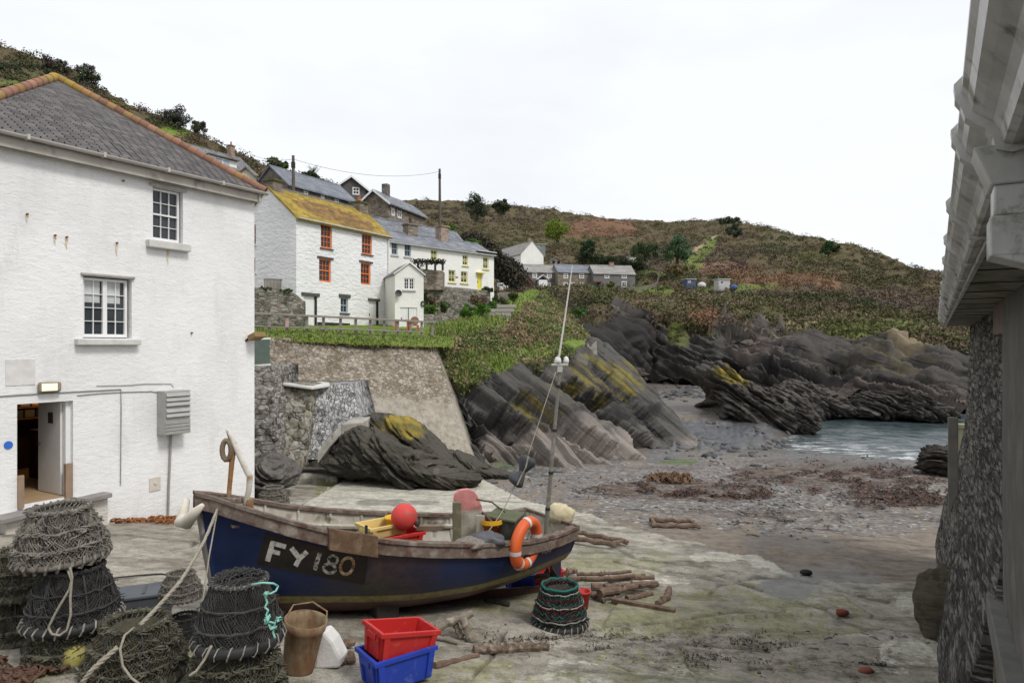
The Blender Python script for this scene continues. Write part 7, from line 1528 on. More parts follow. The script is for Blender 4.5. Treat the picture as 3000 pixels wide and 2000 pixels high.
def make_pot(style, seed, Rn=0):
    g = np.random.default_rng(seed); root = bpy.data.objects.new('lobster_pot', None); COL.objects.link(root); root.empty_display_size = .1
    net, cordm, fz = {'black': (M_net, M_cord, 24), 'old': (M_netold, M_netold, 150), 'weedy': (M_netgreen, M_netgreen, 170), 'wire': (M('wire_net', (.026,.026,.026), (.055,.053,.05), scale=14, bump=.3), M_cord, 30)}[style]
    ns = 76 if style != 'wire' else 84; m = MB()
    for dr in (-1, 1):
        for k in range(ns):
            a0 = 2*math.pi*k/ns; pts = []
            for i in range(9):
                z = .03+.5*i/8; a = a0+dr*1.15*i/8+.03*math.sin(i*2+k); r = prad(z)-.012+g.normal()*.006; pts.append(Vector((r*math.cos(a), r*math.sin(a), z)))
            m.tube(pts, .0045 if style != 'old' else .007, 3, cap=False)
    if style == 'wire':
        for s in np.linspace(-.24, .24, 13):
            c = math.sqrt(max(.0, .252**2-s*s))
            for o in (0, 1):
                P2 = [Vector((s+.012*(-1)**i, t_, .55+.075*(1-(s*s+t_*t_)/.0635)+g.normal()*.01) if not o else (t_, s+.012*(-1)**i, .55+.075*(1-(s*s+t_*t_)/.0635)+g.normal()*.01)) for i, t_ in enumerate(np.linspace(-c, c, 11))]
                m.tube(P2, .0055, 3, cap=False)
    else:
        for k in range(30):
            a = 2*math.pi*k/30; m.tube([Vector((r*math.cos(a+b), r*math.sin(a+b), z)) for r, z, b in ((.25,.54,0),(.18,.47,.2),(.12,.36,.4),(.1,.28,.6))], .006, 3, cap=False)
    if style in ('old', 'weedy', 'black'):
        for zz, k in ((.12, 70), (.28, 70), (.44, 60)): fuzz(m, g, prad(zz)-.01, zz, k if style != 'black' else k//3, .05, .0055, 1.2)
    m.build('netting', net, root, local=True)
    m = MB(); n = 40
    for rr, zz in ((.37,.05),): m.tube([Vector((math.cos(2*math.pi*i/n)*(rr+.012), math.sin(2*math.pi*i/n)*(rr+.012), zz)) for i in range(n)], .05 if style != 'old' else .035, 8, closed=True)
    m.build('base_ring', M_rub if style in ('black', 'wire') else net, root, local=True, smooth=True)
    m = MB(); turns = 26 if style != 'wire' else 22; q = []
    for i in range(turns*6): a = 2*math.pi*i/(turns*6); w = 2*math.pi*i/6; q.append(Vector((math.cos(a)*(.385+.057*math.cos(w)), math.sin(a)*(.385+.057*math.cos(w)), .05+.057*math.sin(w))))
    m.tube(q, .009 if style == 'black' else .007 if style == 'wire' else .014, 4, closed=True)
    m.build('lashing', cordm, root, local=True)
    for zz, rr in ((.2,.014),(.36,.012)):
        m = MB(); R_ = prad(zz); m.tube([Vector((math.cos(2*math.pi*i/36)*R_, math.sin(2*math.pi*i/36)*R_, zz+g.normal()*.006)) for i in range(36)], rr, 5, closed=True)
        if fz: fuzz(m, g, R_, zz, fz, .05, .008 if fz > 100 else .005)
        m.build('hoop', net if style != 'black' else M_rub, root, local=True)
    m = MB(); m.tube([Vector((math.cos(2*math.pi*i/30)*.252, math.sin(2*math.pi*i/30)*.252, .54+g.normal()*.004)) for i in range(30)], .019, 6, closed=True)
    q = [Vector((math.cos(2*math.pi*i/150)*(.252+.026*math.cos(i*1.05)), math.sin(2*math.pi*i/150)*(.252+.026*math.cos(i*1.05)), .54+.026*math.sin(i*1.05))) for i in range(150)]; m.tube(q, .008, 4, closed=True)
    if fz > 100: fuzz(m, g, .255, .54, fz//2, .05, .008)
    m.build('top_ring', net if style != 'wire' else M('wire_lashing', (.12,.11,.1), (.05,.048,.045), (.3,.28,.25), scale=40), root, local=True)
    m = MB()
    for k in range(6):
        a = 2*math.pi*k/6+.3; m.tube([Vector((r*math.cos(a), r*math.sin(a), z)) for z, r in ((.04,.39),(.2,.38),(.36,.325),(.54,.25))], .013 if style != 'wire' else .009, 5)
    m.build('stay', M_rub, root, local=True)
    m = MB(); m.lathe([(.34,.04),(.355,.12),(.31,.28),(.25,.42),(.2,.5),(.12,.42),(.09,.3)], (0,0,0), 28, cap=False); V_ = np.array(m.v); k_ = 1+.22*(fbm(V_/.09+seed, 3)-.5); m.v = [tuple(q) for q in V_*np.stack([k_, k_, np.ones(len(k_))], 1)]
    m.build('parlour', {'old': M('parlour_grey', (.045,.04,.034), (.1,.09,.075), scale=22, bump=.9, bscale=60), 'weedy': M('parlour_weedy', (.022,.02,.014), (.065,.058,.036), (.03,.035,.022), scale=22, bump=.9, bscale=60)}.get(style, M('parlour_black', (.012,.012,.012), (.035,.033,.03), (.07,.05,.04), scale=26, bump=.9, bscale=60)), root, local=True)
    m = MB(); m.lathe([(0,.012),(.38,.012),(.38,.03),(0,.03)], (0,0,0), 24, cap=False); m.build('floor', M('pot_floor', (.03,.028,.025), (.06,.055,.045)), root, local=True)
    return root
PROTO = {k: make_pot(k, i+3) for i, k in enumerate(('black', 'old', 'weedy', 'wire'))}; USED = set()
def put_pot(style, loc, scale, rz, label, tilt=(0,0), zs=1):
    r = PROTO[style]
    if style in USED:
        n = r.copy(); COL.objects.link(n)
        for ch in r.children: c = ch.copy(); COL.objects.link(c); c.parent = n
        r = n
    USED.add(style); r.location = loc; r.rotation_euler = (tilt[0], tilt[1], rz); r.scale = (scale, scale, scale*zs); tag(r, label, 'lobster pot', 'lobster pots stacked on the slipway'); return r
def base(u, v): p = G(u, v); return p
def scl(w, Y): return w/F*Y/.87
pA = base(212, 1932); put_pot('weedy', pA, scl(250, pA.y), .3, 'lowest pot of the left stack, with loose dark netting'); pm = P(215, 1822, pA.y); put_pot('black', pm, scl(262, pA.y), 1.1, 'black lobster pot in the middle of the left stack with a hanging rope loop')
put_pot('old', P(183, 1640, pA.y), scl(250, pA.y), .4, 'grey brown ragged lobster pot topping the left stack', (.03,-.04))
pB = base(45, 1868); put_pot('weedy', pB, scl(215, pB.y), 1.9, 'dark low pot at the picture edge behind the left stack'); put_pot('weedy', P(62, 1738, pB.y), scl(205, pB.y), 2.7, 'weedy pot on top of the low dark pot at the picture edge')
pC = base(398, 1985); put_pot('weedy', pC, scl(285, pC.y), .9, 'greenish rope bound pot in front between the two tall stacks', zs=.95)
pD = base(540, 1885); put_pot('black', pD, scl(130, pD.y)*1.0, 2.2, 'dark lower pot half hidden behind the tall wire topped pot'); put_pot('old', P(530, 1752, pD.y), scl(120, pD.y), .7, 'small grey pot stacked close to the stem of the blue boat')
pE = base(690, 2040); put_pot('weedy', pE, scl(290, pE.y), 2.0, 'squat weedy pot beneath the tall wire topped pot'); pw_ = P(700, 1880, pE.y); put_pot('wire', pw_, scl(262, pE.y), 2.6, 'tall black pot with wire mesh top and mint green cord', zs=1.12)
pF = base(1640, 1832); put_pot('black', pF, scl(170, pF.y), .2, 'black lobster pot with green and red netting standing alone behind the stern', zs=1.1)
pG = base(800, 1478); put_pot('old', pG, scl(92, pG.y), 1.2, 'small brown pot against the far corner of the white building', zs=.9)
# red and green cord on the lone pot, mint cord on the tall pot, loop on the left stack
def circ(c, r, z, n=30, ry=1, jit=.01): return [c+Vector((math.cos(2*math.pi*i/n)*r, math.sin(2*math.pi*i/n)*r*ry, z+random.uniform(-jit, jit))) for i in range(n)]
s5 = scl(170, pF.y); loneP = [o for o in bpy.data.objects if o.get('label', '').startswith('black lobster pot with green and red')][0]
for z, mt, nm, r_ in ((.17, M_cord, 'pale_cord', .007), (.34, M_cord, 'pale_cord', .007), (.5, M_cord, 'pale_cord', .007), (.56, M('green_cord', (.01,.14,.1), (.015,.1,.08)), 'green_ring', .014)):
    m = MB(); m.tube(circ(Vector((0,0,0)), prad(z)+.014, z), r_*1.3, 5, closed=True); m.build(nm, mt, loneP, local=True)
gg = np.random.default_rng(8)
for nm, mt, ks in (('red_netting', M('red_net', (.16,.015,.02), (.1,.012,.015)), (.2,.3,.42)), ('green_netting', M('green_net', (.02,.16,.11), (.015,.1,.075)), (.16,.25,.38,.47))):
    for z in ks:
        m = MB(); m.tube([Vector((math.cos(2*math.pi*i/44)*(prad(z)+.004), math.sin(2*math.pi*i/44)*(prad(z)+.004), z+(.03 if i % 2 else -.03)+gg.normal()*.012)) for i in range(44)], .0065, 4, closed=True); m.build(nm, mt, loneP, local=True)
tallP = [o for o in bpy.data.objects if o.get('label', '').startswith('tall black pot')][0]; Yf = pE.y-.36
mz = [(738,1712,.1),(770,1706,.0),(800,1708,.02),(815,1716,.12),(808,1730,.02),(792,1738,-.02),(776,1736,-.03),(779,1752,-.04),(783,1764,-.04),(776,1778,-.05),(786,1786,-.05),(780,1800,-.05),(786,1814,-.06),(776,1826,-.06),(790,1820,-.06),(804,1824,-.05),(816,1812,-.02),(822,1806,0),(808,1818,-.05),(803,1836,-.06),(800,1852,-.06),(806,1868,-.06)]
kc = rope('mint_cord', [P(u, v, Yf+.04+d) for u, v, d in mz], .0085, 'mint green knotted cord tied to the tall wire topped pot', mat=M_mint, twist=False, n=3, cat='cord')
gk = np.random.default_rng(12)
for u, v in ((778,1737),(783,1812),(816,1812),(803,1836)):
    m = MB(); c = P(u, v, Yf-.03); m.tube([c+Vector(gk.normal(size=3)*.014) for _ in range(16)], .008, 5); m.build('knot', M_mint, kc, smooth=True)
Yl = pA.y-.42; lp_ = [(205,1660),(212,1690),(204,1725),(180,1765),(160,1800),(142,1838),(152,1856),(175,1860),(196,1845),(207,1800),(206,1750),(210,1700),(200,1672)]
rope('rope_loop', [P(u, v, Yl-.02*(i > 2 and i < 11)) for i, (u, v) in enumerate(lp_)], .011, 'pale rope loop hanging down the black pot of the left stack', n=4, twist=False)
rope('rope', [P(392,1838,pC.y-.2), P(365,1860,pC.y-.36), P(352,1900,pC.y-.42), P(360,1950,pC.y-.44), P(385,1985,pC.y-.45), P(420,2010,pC.y-.45)], .011, 'pale rope curling down over the rope bound pot in front', n=5, twist=False)
rope('rope', [P(345,1895,pC.y-.40), P(310,1925,pC.y-.45), P(270,1960,pC.y-.5), P(240,2000,pC.y-.5)], .022, 'thick frayed rope lying down the left side of the rope bound pot', n=6)
rope('rope', [P(620,1890,Yf-.05), P(600,1930,Yf-.07), P(575,1965,Yf-.1), P(555,1978,Yf-.1)], .011, 'thin brown rope hanging beneath the tall wire topped pot', n=5, twist=False)

# =============== other gear on the slip ===============
bcr = Vector((.8,.6,0)); near = Vector((-1.244, 6.3, EYE-2.93)); bcen = near+bcr*.3+Vector((-.6,.8,0))*.2; bcen.z = EYE-2.93-.305
crate('fish_crate', 'blue fish crate on the ground beneath the tilted red crate', bcen, bcr, .62, .42, .31, M_cblue)
crate('fish_crate', 'red fish crate stacked tilted on the blue crate', bcen+UP*.235+bcr*.01, bcr, .6, .4, .27, M_cred, tilt=UP+bcr*.19)
q = G(1603,1722); crate('fish_crate', 'red fish crate on the ground behind the stern of the blue boat', q+Vector((0,.25,0)), Vector((.95,.2,0)), .5, .36, .24, M_cred)
q = G(1523,1735); crate('fish_crate', 'blue fish crate half hidden under the stern of the blue boat', q+Vector((0,.2,0)), Vector((.9,.3,0)), .42, .32, .25, M_cblue)
q = G(1708,1788)+Vector((0,.1,0)); m = MB(); m.lathe([(0,0),(.085,0),(.12,.24),(.13,.24),(.13,.26),(.112,.26),(.08,.015),(0,.015)], q, 18, cap=False); tag(m.build('bucket', M_cred, smooth=True), 'small red bucket behind the lone black pot', 'bucket')
# rusty bucket
a, b = G(862,1978), None; a = a+Vector((0,.12,0)); top = P(897,1812,a.y-.02); ax = (top-a).normalized(); X = Vector((1,0,0)); X = (X-ax*X.dot(ax)).normalized(); L = (top-a).length
m = MB(); m.lathe([(0,0),(.145,0),(.15,.03),(.165,L*.35),(.185,L*.8),(.2,L*.83),(.2,L*.87),(.208,L),(.2,L),(.175,L*.8),(.14,.03),(0,.03)], a, 26, (X, ax.cross(X), ax), cap=False)
tr_ = NT('rusted_steel'); p = tr_.coord('obj'); n_ = tr_.noise(p, 5, 8, .7); n__ = tr_.noise(tr_.coord('obj', (1,1,.4)), 9, 7, .7); tr_.fin(tr_.mix(tr_.ramp(n__, [(.46, 0.), (.62, .8)]), tr_.ramp(n_, [(.3, (.3,.23,.14)), (.6, (.2,.14,.08))]), tr_.ramp(n_, [(.3, (.11,.042,.018)), (.7, (.2,.085,.04))])), .8, tr_.bump(n_, .3, .01))
rbk = empty('rusty_bucket', a, 'tall rusty steel bucket beside the tall wire topped pot', 'bucket'); m.build('body', tr_.m, rbk, smooth=True)
m = MB(); c = a+ax*L*.95; m.tube([c-X*.2, c-X*.17+ax*.1+Vector((0,.1,0)), c+ax*.13+Vector((0,.17,0)), c+X*.17+ax*.09+Vector((0,.1,0)), c+X*.2], .009, 6); m.build('handle', tr_.m, rbk)
# white block, yellow buoy, lidded box
m = MB(); Yb = G(955,1958).y; f = [P(u, v, Yb) for u, v in ((918,1962),(995,1958),(1000,1930),(975,1880),(948,1850),(925,1865))]; bk_ = [x+Vector((.02,.22,.0)) for x in f]; n = len(f)
m.add(f+bk_, [tuple(range(n))[::-1], tuple(range(n, 2*n))]+[(i, (i+1) % n, n+(i+1) % n, n+i) for i in range(n)]); tag(m.build('foam_block', M('white_foam', (.66,.65,.62), (.56,.55,.52), scale=6, bump=.5, bscale=40), bevel=.03), 'rough white foam block leaning behind the rusty bucket', 'foam block')
c = G(200,1972)+Vector((0,.1,.105)); m = MB(); m.sphere(c, .117, 20, 14); by2 = empty('buoy', c-UP*.1, 'small dirty yellow ball buoy on the ground by the left stack of pots', 'buoy'); m.build('float', M('buoy_yellow', (.36,.33,.09), (.25,.22,.06), (.42,.38,.14), scale=6, rough=.6, spots=(.2,.19,.14), spot_scale=7), by2, smooth=True)
m = MB(); m.tube([c+Vector((.06,-.08,-.06)), c+Vector((.12,-.12,-.08)), c+Vector((.09,-.16,-.1)), c+Vector((.16,-.15,-.1))], .012, 5); m.build('rope_tail', M_cord, by2)
q = G(418,1832); bx2 = empty('fish_box', q, 'dark grey lidded plastic fish box among the lobster pots', 'box'); ex = Vector((.86,-.5,0)).normalized(); ex = Vector((.8,.35,0)).normalized(); ey = UP.cross(ex); axq = (ex, ey, UP); c = q+ey*.24+UP*.15
M_box = M('box_grey', (.075,.08,.09), (.055,.06,.068), scale=4, rough=.5, bump=.08); m = MB(); m.box(c, (.56,.42,.3), axq); m.build('body', M_box, bx2, bevel=.015)
m = MB(); m.box(c+UP*.165, (.6,.46,.035), axq); m.build('lid', M('lid_grey', (.09,.1,.115), (.07,.078,.09), scale=4, rough=.5, bump=.08), bx2, bevel=.01); m = MB(); m.box(c+UP*.187, (.03,.3,.012), axq); m.build('lid_rib', M_box, bx2)
# rusty chain by the wall
ch = empty('rusty_chain', G(410,1528), 'rusty orange chain lying along the foot of the white building', 'chain'); M_ru = M('rusty_chain_iron', (.3,.12,.04), (.17,.065,.025), scale=20, bump=.4)
m = MB()
for k in range(90):
    u = 308+216*random.random()**.9; p = G(u, 1524+(u-308)*.028+random.uniform(-5,9))+UP*(.03+.05*random.random()); a = random.random()*6.3; d = Vector((math.cos(a), math.sin(a), random.uniform(-.3,.3))).normalized(); e = d.orthogonal().normalized()
    m.tube([p+d*(.075*math.cos(w))+e*(.045*math.sin(w)) for w in [i*.785 for i in range(8)]], .017, 5, closed=True)
m.build('link_pile', M_ru, ch)
# brown ropes bottom left
m = MB(); g = np.random.default_rng(4)
for k in range(26):
    u, v = 20+70*g.normal()*.6, 1985+22*g.normal(); p = G(max(-40, u), min(max(v, 1945), 2040))+UP*.03; pts = [p]
    for i in range(10): pts.append(pts[-1]+Vector((g.normal()*.05, g.normal()*.035, 0))); pts[-1].z = gz(pts[-1].x, pts[-1].y)+.02+.06*g.random()
    m.tube(pts, .016, 5)
tag(m.build('rope_heap', M('brown_rope', (.13,.07,.045), (.08,.045,.03), scale=20, bump=.6, bscale=80), smooth=True), 'tangled heap of brown rope at the bottom left of the slip', 'rope')
tag(rope('hose', [G(335,1695)+UP*.015, G(400,1688)+UP*.015, G(470,1683)+UP*.015, G(560,1690)+UP*.015], .012, None, None, mat=M_black, twist=False), 'thin black hose lying across the concrete behind the grey box', 'hose')
# logs, poles and timbers
tl3 = NT('driftwood'); p = tl3.coord('obj', (1,1,1)); n_ = tl3.noise(p, 9, 8, .72); tl3.fin(tl3.ramp(n_, [(.3, (.07,.045,.032)), (.5, (.15,.1,.072)), (.7, (.24,.18,.135))]), .9, tl3.bump(n_, .6, .02))
tl4 = NT('barked_log'); p = tl4.coord('obj'); n_ = tl4.noise(p, 12, 8, .75); tl4.fin(tl4.ramp(n_, [(.36, (.05,.035,.026)), (.5, (.15,.11,.08)), (.62, (.3,.25,.19))]), .9, tl4.bump(n_, .9, .03))
M_grey_t = M('bleached_timber', (.27,.235,.18), (.18,.15,.115), (.33,.29,.23), scale=8, bump=.5, bscale=40)
def log(name, label, a, b, r, mat, seed, bend=.04, group=None, taper=.8, cat='log', n=12, knots=2):
    g = np.random.default_rng(seed); a, b = Vector(a), Vector(b); d = (b-a).normalized(); s = d.cross(UP).normalized(); L = (b-a).length; m = MB(); ph = g.random()*6
    pts = [a.lerp(b, i/n)+s*(bend*L*math.sin(i/n*3.1+ph*.2)+g.normal()*r*.12)+UP*(g.normal()*r*.1) for i in range(n+1)]; m.tube(pts, [r*(1-(1-taper)*i/n)*(1+.1*g.normal()) for i in range(n+1)], 9)
    for _ in range(knots): i = int(2+g.random()*(n-4)); q = pts[i]; e = (s*g.normal()+UP*abs(g.normal())).normalized(); m.tube([q+e*r*.5, q+e*r*1.45], [r*.4, r*.28], 6)
    return tag(m.build(name, mat, smooth=False), label, cat, group)
gr = 'logs piled behind the stern'
for k, (u0,v0,u1,v1,rp,lift,lab) in enumerate([(1661,1712,1916,1709,8,.06,'long straight log lying along the back of the pile behind the stern'),(1689,1694,1850,1688,6,.05,'thin pole at the very back of the log pile'),(1730,1734,1930,1731,11,.05,'thick log across the middle of the log pile'),(1752,1764,1905,1738,11,.1,'thick crooked log slanting over the front of the log pile'),(1732,1756,1816,1752,8,.04,'short log at the front left of the log pile'),
    (1925,1778,1959,1732,10,.0,'short stubby log lying apart at the right end of the pile'),(1655,1686,1687,1680,9,.0,'short thick stub just behind the red crate'),(1835,1762,1910,1748,10,.0,'bent log end at the front right of the log pile'),(1700,1722,1860,1716,7,.13,'slim log lying on top of the pile'),(1780,1706,1890,1690,7,.0,'slim dark branch at the far right of the log pile'),(1725,1742,1770,1768,6,.0,'thin branch poking out beside the red bucket')]):
    a, b = G(u0,v0), G(u1,v1); r = rp/F*a.y; log('log', lab, a+UP*(r+lift), b+UP*(r+lift), r, tl3.m, 60+k, .03+.02*(k % 3), gr)
m = MB(); a, b = G(1793,1766), G(1978,1800); d = (b-a).normalized(); m.box((a+b)/2+UP*.05, ((b-a).length,.09,.08), (d, UP.cross(d).normalized(), UP)); tag(m.build('timber', tl3.m, bevel=.01), 'squared timber beam lying at the front of the log pile', 'timber')
a, b = G(1388,1918), G(1606,1908); log('log', 'thick speckled barked log lying alone on the slip in front of the boat', a+UP*.055, b+UP*.055, .062, tl4.m, 90, .0, None, .85, knots=4)
for k, (u0,v0,u1,v1,rp,mt,lab,nm) in enumerate([(1270,1962,1400,1930,11,tl3.m,'dark pole running from the blue crate to the speckled log','pole'),(1262,1868,1392,1900,7,M_grey_t,'grey plank end poking out under the boat','plank'),(955,1902,1036,1896,15,tl3.m,'short dark log between the white block and the red crate','log'),(958,1952,1038,1942,17,tl3.m,'thick wet log lying left of the blue crate','log'),(972,1928,1036,1922,10,tl3.m,'thinner log wedged behind the blue crate','log'),(1425,1768,1492,1780,10,M('wet_black_timber', (.025,.022,.02), (.045,.04,.035)),'black timber bearer under the stern of the boat','timber'),(1488,1888,1532,1868,4,tl3.m,'small twisted twig between the speckled log and the lone pot','twig')]):
    a, b = G(u0,v0), G(u1,v1); r = rp/F*a.y; log(nm, lab, a+UP*r, b+UP*r, r, mt, 110+k, .01 if nm != 'twig' else .1, cat=nm, knots=0 if nm in ('plank','pole') else 1)
for k, (u0,v0,u1,v1,rp,lab) in enumerate([(1352,1872,1332,1822,10,'short leaning wooden prop left of the pair under the hull'),(1382,1880,1358,1815,14,'thicker leaning wooden prop right of the pair under the hull')]):
    a = G(u0,v0); b = P(u1,v1,a.y+.12); log('prop', lab, a+UP*.02, b, rp/F*a.y, M_grey_t, 130+k, 0, 'wooden props under the hull', .9, 'prop', knots=0)
a = P(1275,1838,8.15); b = P(1385,1796,8.35); log('prop', 'horizontal pole wedged between the hull and the leaning props', a, b, .05, M_grey_t, 140, 0, None, .9, 'prop', knots=0)
for k, x in enumerate((.7,2.2)):
    q = BT(x, 0, 0); m = MB(); m.box(gp(q.x, q.y, .1), (.32,1.0,.22), bax); tag(m.build('bearer', M('wet_black_timber', (.025,.022,.02)), bevel=.02), ('heavy black timber bearer under the bow of the boat','heavy black timber bearer amidships under the boat')[k], 'timber')
for lab, segs in (('weathered pole hurdle lying far out on the sandy beach', [(1902,1532,2034,1538),(1909,1550,2052,1553)]), ('pole hurdle lying on the concrete just behind the stern', [(1695,1572,1839,1600),(1646,1583,1804,1609)])):
    r0 = empty('timber_hurdle', G(*segs[0][:2]), lab, 'hurdle')
    for (u0,v0,u1,v1) in segs:
        m = MB(); a, b = G(u0,v0), G(u1,v1); n = 8; m.tube([a.lerp(b,i/n)+UP*(.1+.02*math.sin(i*2.1)) for i in range(n+1)], [.055]*(n+1), 7); m.build('side_pole', tl3.m, r0)
    for f in (.06,.93):
        m = MB(); a, b = G(*segs[0][:2]).lerp(G(*segs[0][2:]), f), G(*segs[1][:2]).lerp(G(*segs[1][2:]), f); m.tube([a+UP*.12, b+UP*.12], .045, 6); m.build('cross_pole', tl3.m, r0)
for u, v, L, c, lab, nm in ((2467,1800,.21,(.2,.06,.035),'broken red brick on the mossy concrete','brick'),(2536,1975,.2,(.24,.08,.045),'worn red brick in the dirt near the stone pier','brick'),(2362,1682,.24,(.025,.024,.024),'small black lump lying on the pale concrete','rock')):
    q = G(u, v); heap(nm, lab, q+UP*.04, (L*.5,L*.3,L*.25), M(nm+'_%d' % u, c, kind='obj', bump=.4), 3, nm, 12, 8, .3)

# =============== stone pier building on the right ===============
d2 = Vector((1242, 2000, 0)).normalized(); e2 = Vector((d2.y, -d2.x, 0))
def W2(t_, a, h): return d2*t_+e2*a+Vector((0,0,EYE+h))
rbld = empty('stone_pier_building', W2(9,.3,-3.4), 'dark rough stone pier building with white gutter and soffit close on the right', 'building')
def pierface(name, t0, t1, a_top, lay, mat, nt=160, nh=150, amp=.05):
    hs = np.linspace(.42, -4.3, nh); ts = np.linspace(t0, t1, nt); A = np.interp(-hs, [-.42, 1.0, 1.8, 2.7, 3.4, 4.3], [a_top, a_top-.03, a_top-.1, a_top-.26, a_top-.46, a_top-.62])
    T_, H_ = np.meshgrid(ts, hs); AA = np.broadcast_to(A[:, None], T_.shape)+lay
    p = T_[..., None]*np.array(d2)+AA[..., None]*np.array(e2)+np.stack([0*H_, 0*H_, H_+EYE], -1); n = (fbm(p/.3, 4)-.5)*amp+(fbm(p/1.0, 2)-.5)*amp*.8; p = p+n[..., None]*np.array(e2)
    V = p.reshape(-1, 3); bk = V+np.array(e2)*.7; Fq = gridfaces(nt, nh); k = len(V); ed = []
    for j in range(nh-1): ed += [(j*nt+nt-1, k+j*nt+nt-1, k+(j+1)*nt+nt-1, (j+1)*nt+nt-1), (j*nt, (j+1)*nt, k+(j+1)*nt, k+j*nt)]
    return link(name, npmesh(name, np.concatenate([V, bk]), np.concatenate([Fq, Fq[:, ::-1]+k, np.array(ed)])), mat, rbld)
MS_pier = stone_material('pier_stone', [(.022,.02,.018),(.045,.04,.035),(.08,.072,.062),(.16,.145,.125)], (.03,.027,.024), 4, 2.6, .07, None, .25, 1, hs=.35, wst=(.5,.5,2.4))
tq = MS_pier; pier_white = stone_material('flaked_limewash_stone', [(.022,.02,.018),(.045,.04,.035),(.075,.068,.06)], (.03,.027,.024), 4, 2.6, .07, None, .28, 1, hs=.35, wst=(.5,.5,2.4))
pierface('wall', 7.24, 12.6, .58, 0, pier_white); pierface('wall', 12.62, 17.5, .58, .03, MS_pier)
M_rend = M('grey_render', (.13,.123,.112), (.085,.08,.072), (.16,.152,.14), scale=1.5, bump=.3, kind='pos', spots=(.08,.075,.06), spot_scale=2.2)
m = MB(); 
def pb(name, t0, t1, a0, a1, h0, h1, mat, bev=.01, par=None): m = MB(); m.hexa([W2(t0,a0,h0), W2(t0,a1,h0), W2(t1,a1,h0), W2(t1,a0,h0)], [W2(t0,a0,h1), W2(t0,a1,h1), W2(t1,a1,h1), W2(t1,a0,h1)]); return m.build(name, mat, par or rbld, bevel=bev)
pb('render_panel', 1.0, 7.3, .49, .8, -2.2, .42, M_rend); pb('wall', .5, 7.22, .42, .7, -4.3, -2.42, stone_material('mossy_pier_stone', [(.05,.045,.035),(.1,.095,.07),(.17,.16,.12)], (.04,.038,.03), 4, 2, .06, (.1,.1,.04), 0, .9)); pb('sill', 1.0, 7.4, .38, .82, -2.42, -2.2, M('pier_sill', (.16,.155,.14), (.1,.1,.085), kind='pos', bump=.4))
pb('timber_head', 1.0, 8.6, .5, .9, .1, .4, M('head_timber', (.16,.12,.1), (.1,.075,.06), kind='pos', bump=.4))
M_upvc = M('gutter_white', (.58,.57,.55), (.42,.41,.38), (.63,.62,.6), scale=5, rough=.35, bump=.08, kind='pos', spots=(.14,.14,.09), spot_scale=9, spot_amt=.6, spec=.5)
M_soff = M('soffit_board', (.3,.285,.25), (.2,.19,.16), (.33,.31,.28), scale=1.6, rough=.6, bump=.15, kind='pos', spots=(.075,.08,.035), spot_scale=3.2, spot_amt=.55)
W2_ = W2
def W2(t_, a, h): return W2_(t_, a+.052, h)
pb('soffit', .3, 17.6, .13, 1.2, .4, .42, M_soff, 0)
for t_ in (1.75,2.62,3.5,4.4,5.3,6.2,7.1,8,9,10,11,12,13,14,15,16): pb('soffit_joint', t_, t_+.012, .131, 1.15, .394, .399, M_black, 0)
pb('fascia', .3, 17.6, .11, .13, .385, .58, M_upvc, 0); m = MB(); m.hexa([W2(.3,.1,.6), W2(17.6,.1,.6), W2(17.6,2.6,1.9), W2(.3,2.6,1.9)], [W2(.3,.06,.63), W2(17.6,.06,.63), W2(17.6,2.6,1.96), W2(.3,2.6,1.96)]); m.build('roof', MSL_grey, rbld)
prof = [(.108,.415),(.08,.408),(.066,.415),(.06,.44),(.048,.46),(.028,.475),(.012,.49),(.004,.515),(-.006,.53),(-.006,.545),(.004,.545)]
def sweep(name, pr, t0, t1, mat, par, th=.004, n=2):
    m = MB()
    for (a0,h0), (a1,h1) in zip(pr[:-1], pr[1:]): m.quad(W2(t0,a0,h0), W2(t1,a0,h0), W2(t1,a1,h1), W2(t0,a1,h1))
    m2 = [(a+.004, h+.003) for a, h in pr]
    for (a0,h0), (a1,h1) in zip(m2[:-1], m2[1:]): m.quad(W2(t0,a0,h0), W2(t0,a1,h1), W2(t1,a1,h1), W2(t1,a0,h0))
    for t_ in (t0, t1):
        for k in range(len(pr)-1): m.quad(W2(t_,*pr[k]), W2(t_,*pr[k+1]), W2(t_,*m2[k+1]), W2(t_,*m2[k]))
    return m.build(name, mat, par)
gut = sweep('gutter', prof, .3, 17.6, M_upvc, rbld)
br = [(a-.012 if a < .1 else a, h-.012) for a, h in prof]; br = [(.112,.4),(.08,.394)]+br[2:-1]+[(-.02,.55)]
for t_, w_ in ((.98,.05),(1.72,.045),(2.08,.05),(3.1,.05),(4.1,.05),(5.1,.05),(6.1,.05),(7.1,.05),(8.2,.05),(9.3,.05),(10.4,.05),(11.5,.05),(12.6,.05),(13.8,.05),(15,.05),(16.2,.05)):
    m = MB(); o_ = br; i_ = [(a+.02, h+.02) for a, h in br]
    for k in range(len(br)-1): m.hexa([W2(t_,*o_[k]), W2(t_+w_,*o_[k]), W2(t_+w_,*i_[k]), W2(t_,*i_[k])], [W2(t_,*o_[k+1]), W2(t_+w_,*o_[k+1]), W2(t_+w_,*i_[k+1]), W2(t_,*i_[k+1])])
    m.build('gutter_bracket', M_upvc, rbld)
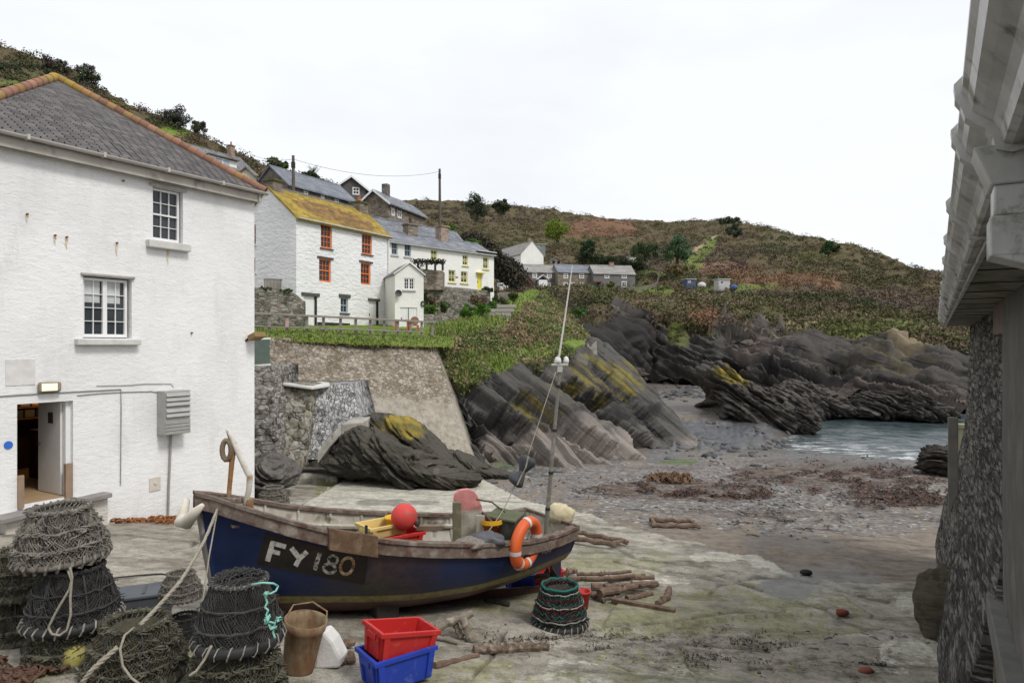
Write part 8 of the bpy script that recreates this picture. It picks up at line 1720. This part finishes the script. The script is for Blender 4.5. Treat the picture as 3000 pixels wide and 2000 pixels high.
# square downpipe with its hopper outlet
m = MB(); 
def ring(t_, a, h, w_): return [W2(t_-w_,a-w_,h), W2(t_-w_,a+w_,h), W2(t_+w_,a+w_,h), W2(t_+w_,a-w_,h)]
def pr_(m, p0, p1): m.hexa(ring(*p1), ring(*p0))
pr_(m, (1.8,.085,.415,.07), (1.8,.1,.335,.054)); pr_(m, (1.8,.1,.335,.049), (1.8,.1,.27,.049)); pr_(m, (1.8,.1,.27,.056), (1.8,.1,.185,.056))
dp = m.build('downpipe', M_upvc, rbld, bevel=.004); m = MB(); m.hexa([W2(1.745,.046,.186), W2(1.855,.046,.186), W2(1.855,.52,.02), W2(1.745,.52,.02)][::1], [W2(1.745,.046,.262), W2(1.855,.046,.262), W2(1.855,.52,.12), W2(1.745,.52,.12)]); m.build('swan_neck', M_upvc, dp, bevel=.004)
W2 = W2_
# posts and block at the far end, pipes on the face
q = G(2792,1712); m = MB(); m.box(q+UP*1.55, (.16,.16,3.1), (d2, e2*-1, UP)); tag(m.build('timber_post', M('post_grey', (.2,.19,.17), (.13,.125,.11), kind='pos', bump=.4), bevel=.01), 'tall grey timber post beyond the stone pier', 'post')
q = P(2808,1290,19.5); m = MB(); m.box(q, (.3,.4,.75), (d2, e2*-1, UP)); m.box(q+UP*.42, (.38,.48,.12), (d2, e2*-1, UP)); m.box(q-UP*2.2, (.26,.36,3.7), (d2, e2*-1, UP)); tag(m.build('gate_pillar', M('mossy_pillar', (.26,.25,.19), (.2,.19,.09), kind='pos', bump=.4), bevel=.015), 'mossy capped pillar at the far end of the stone pier', 'pillar')
m = MB(); m.tube([P(2822,1640,13.4), P(2816,1760,12.6), P(2811,1890,11.8)], .03, 6); m.build('drain_pipe', M('dark_pipe', (.06,.065,.06), (.04,.04,.04), kind='pos'), rbld)
m = MB(); m.tube([W2(4.4,.42,-1.7), W2(4.4,.42,-2.6), W2(4.4,.36,-3.4)], .016, 6); m.build('conduit', M_cord, rbld)
heap('rock', 'rounded brown rock at the foot of the stone pier', G(2778,1870)+Vector((.1,.2,.3)), (.38,.45,.6), rock_material('foot_rock', (.035,.03,.022), (.1,.085,.06), (.2,.18,.13), (.3,.3,.8)), 5, 'rock', 40, 26, .35)
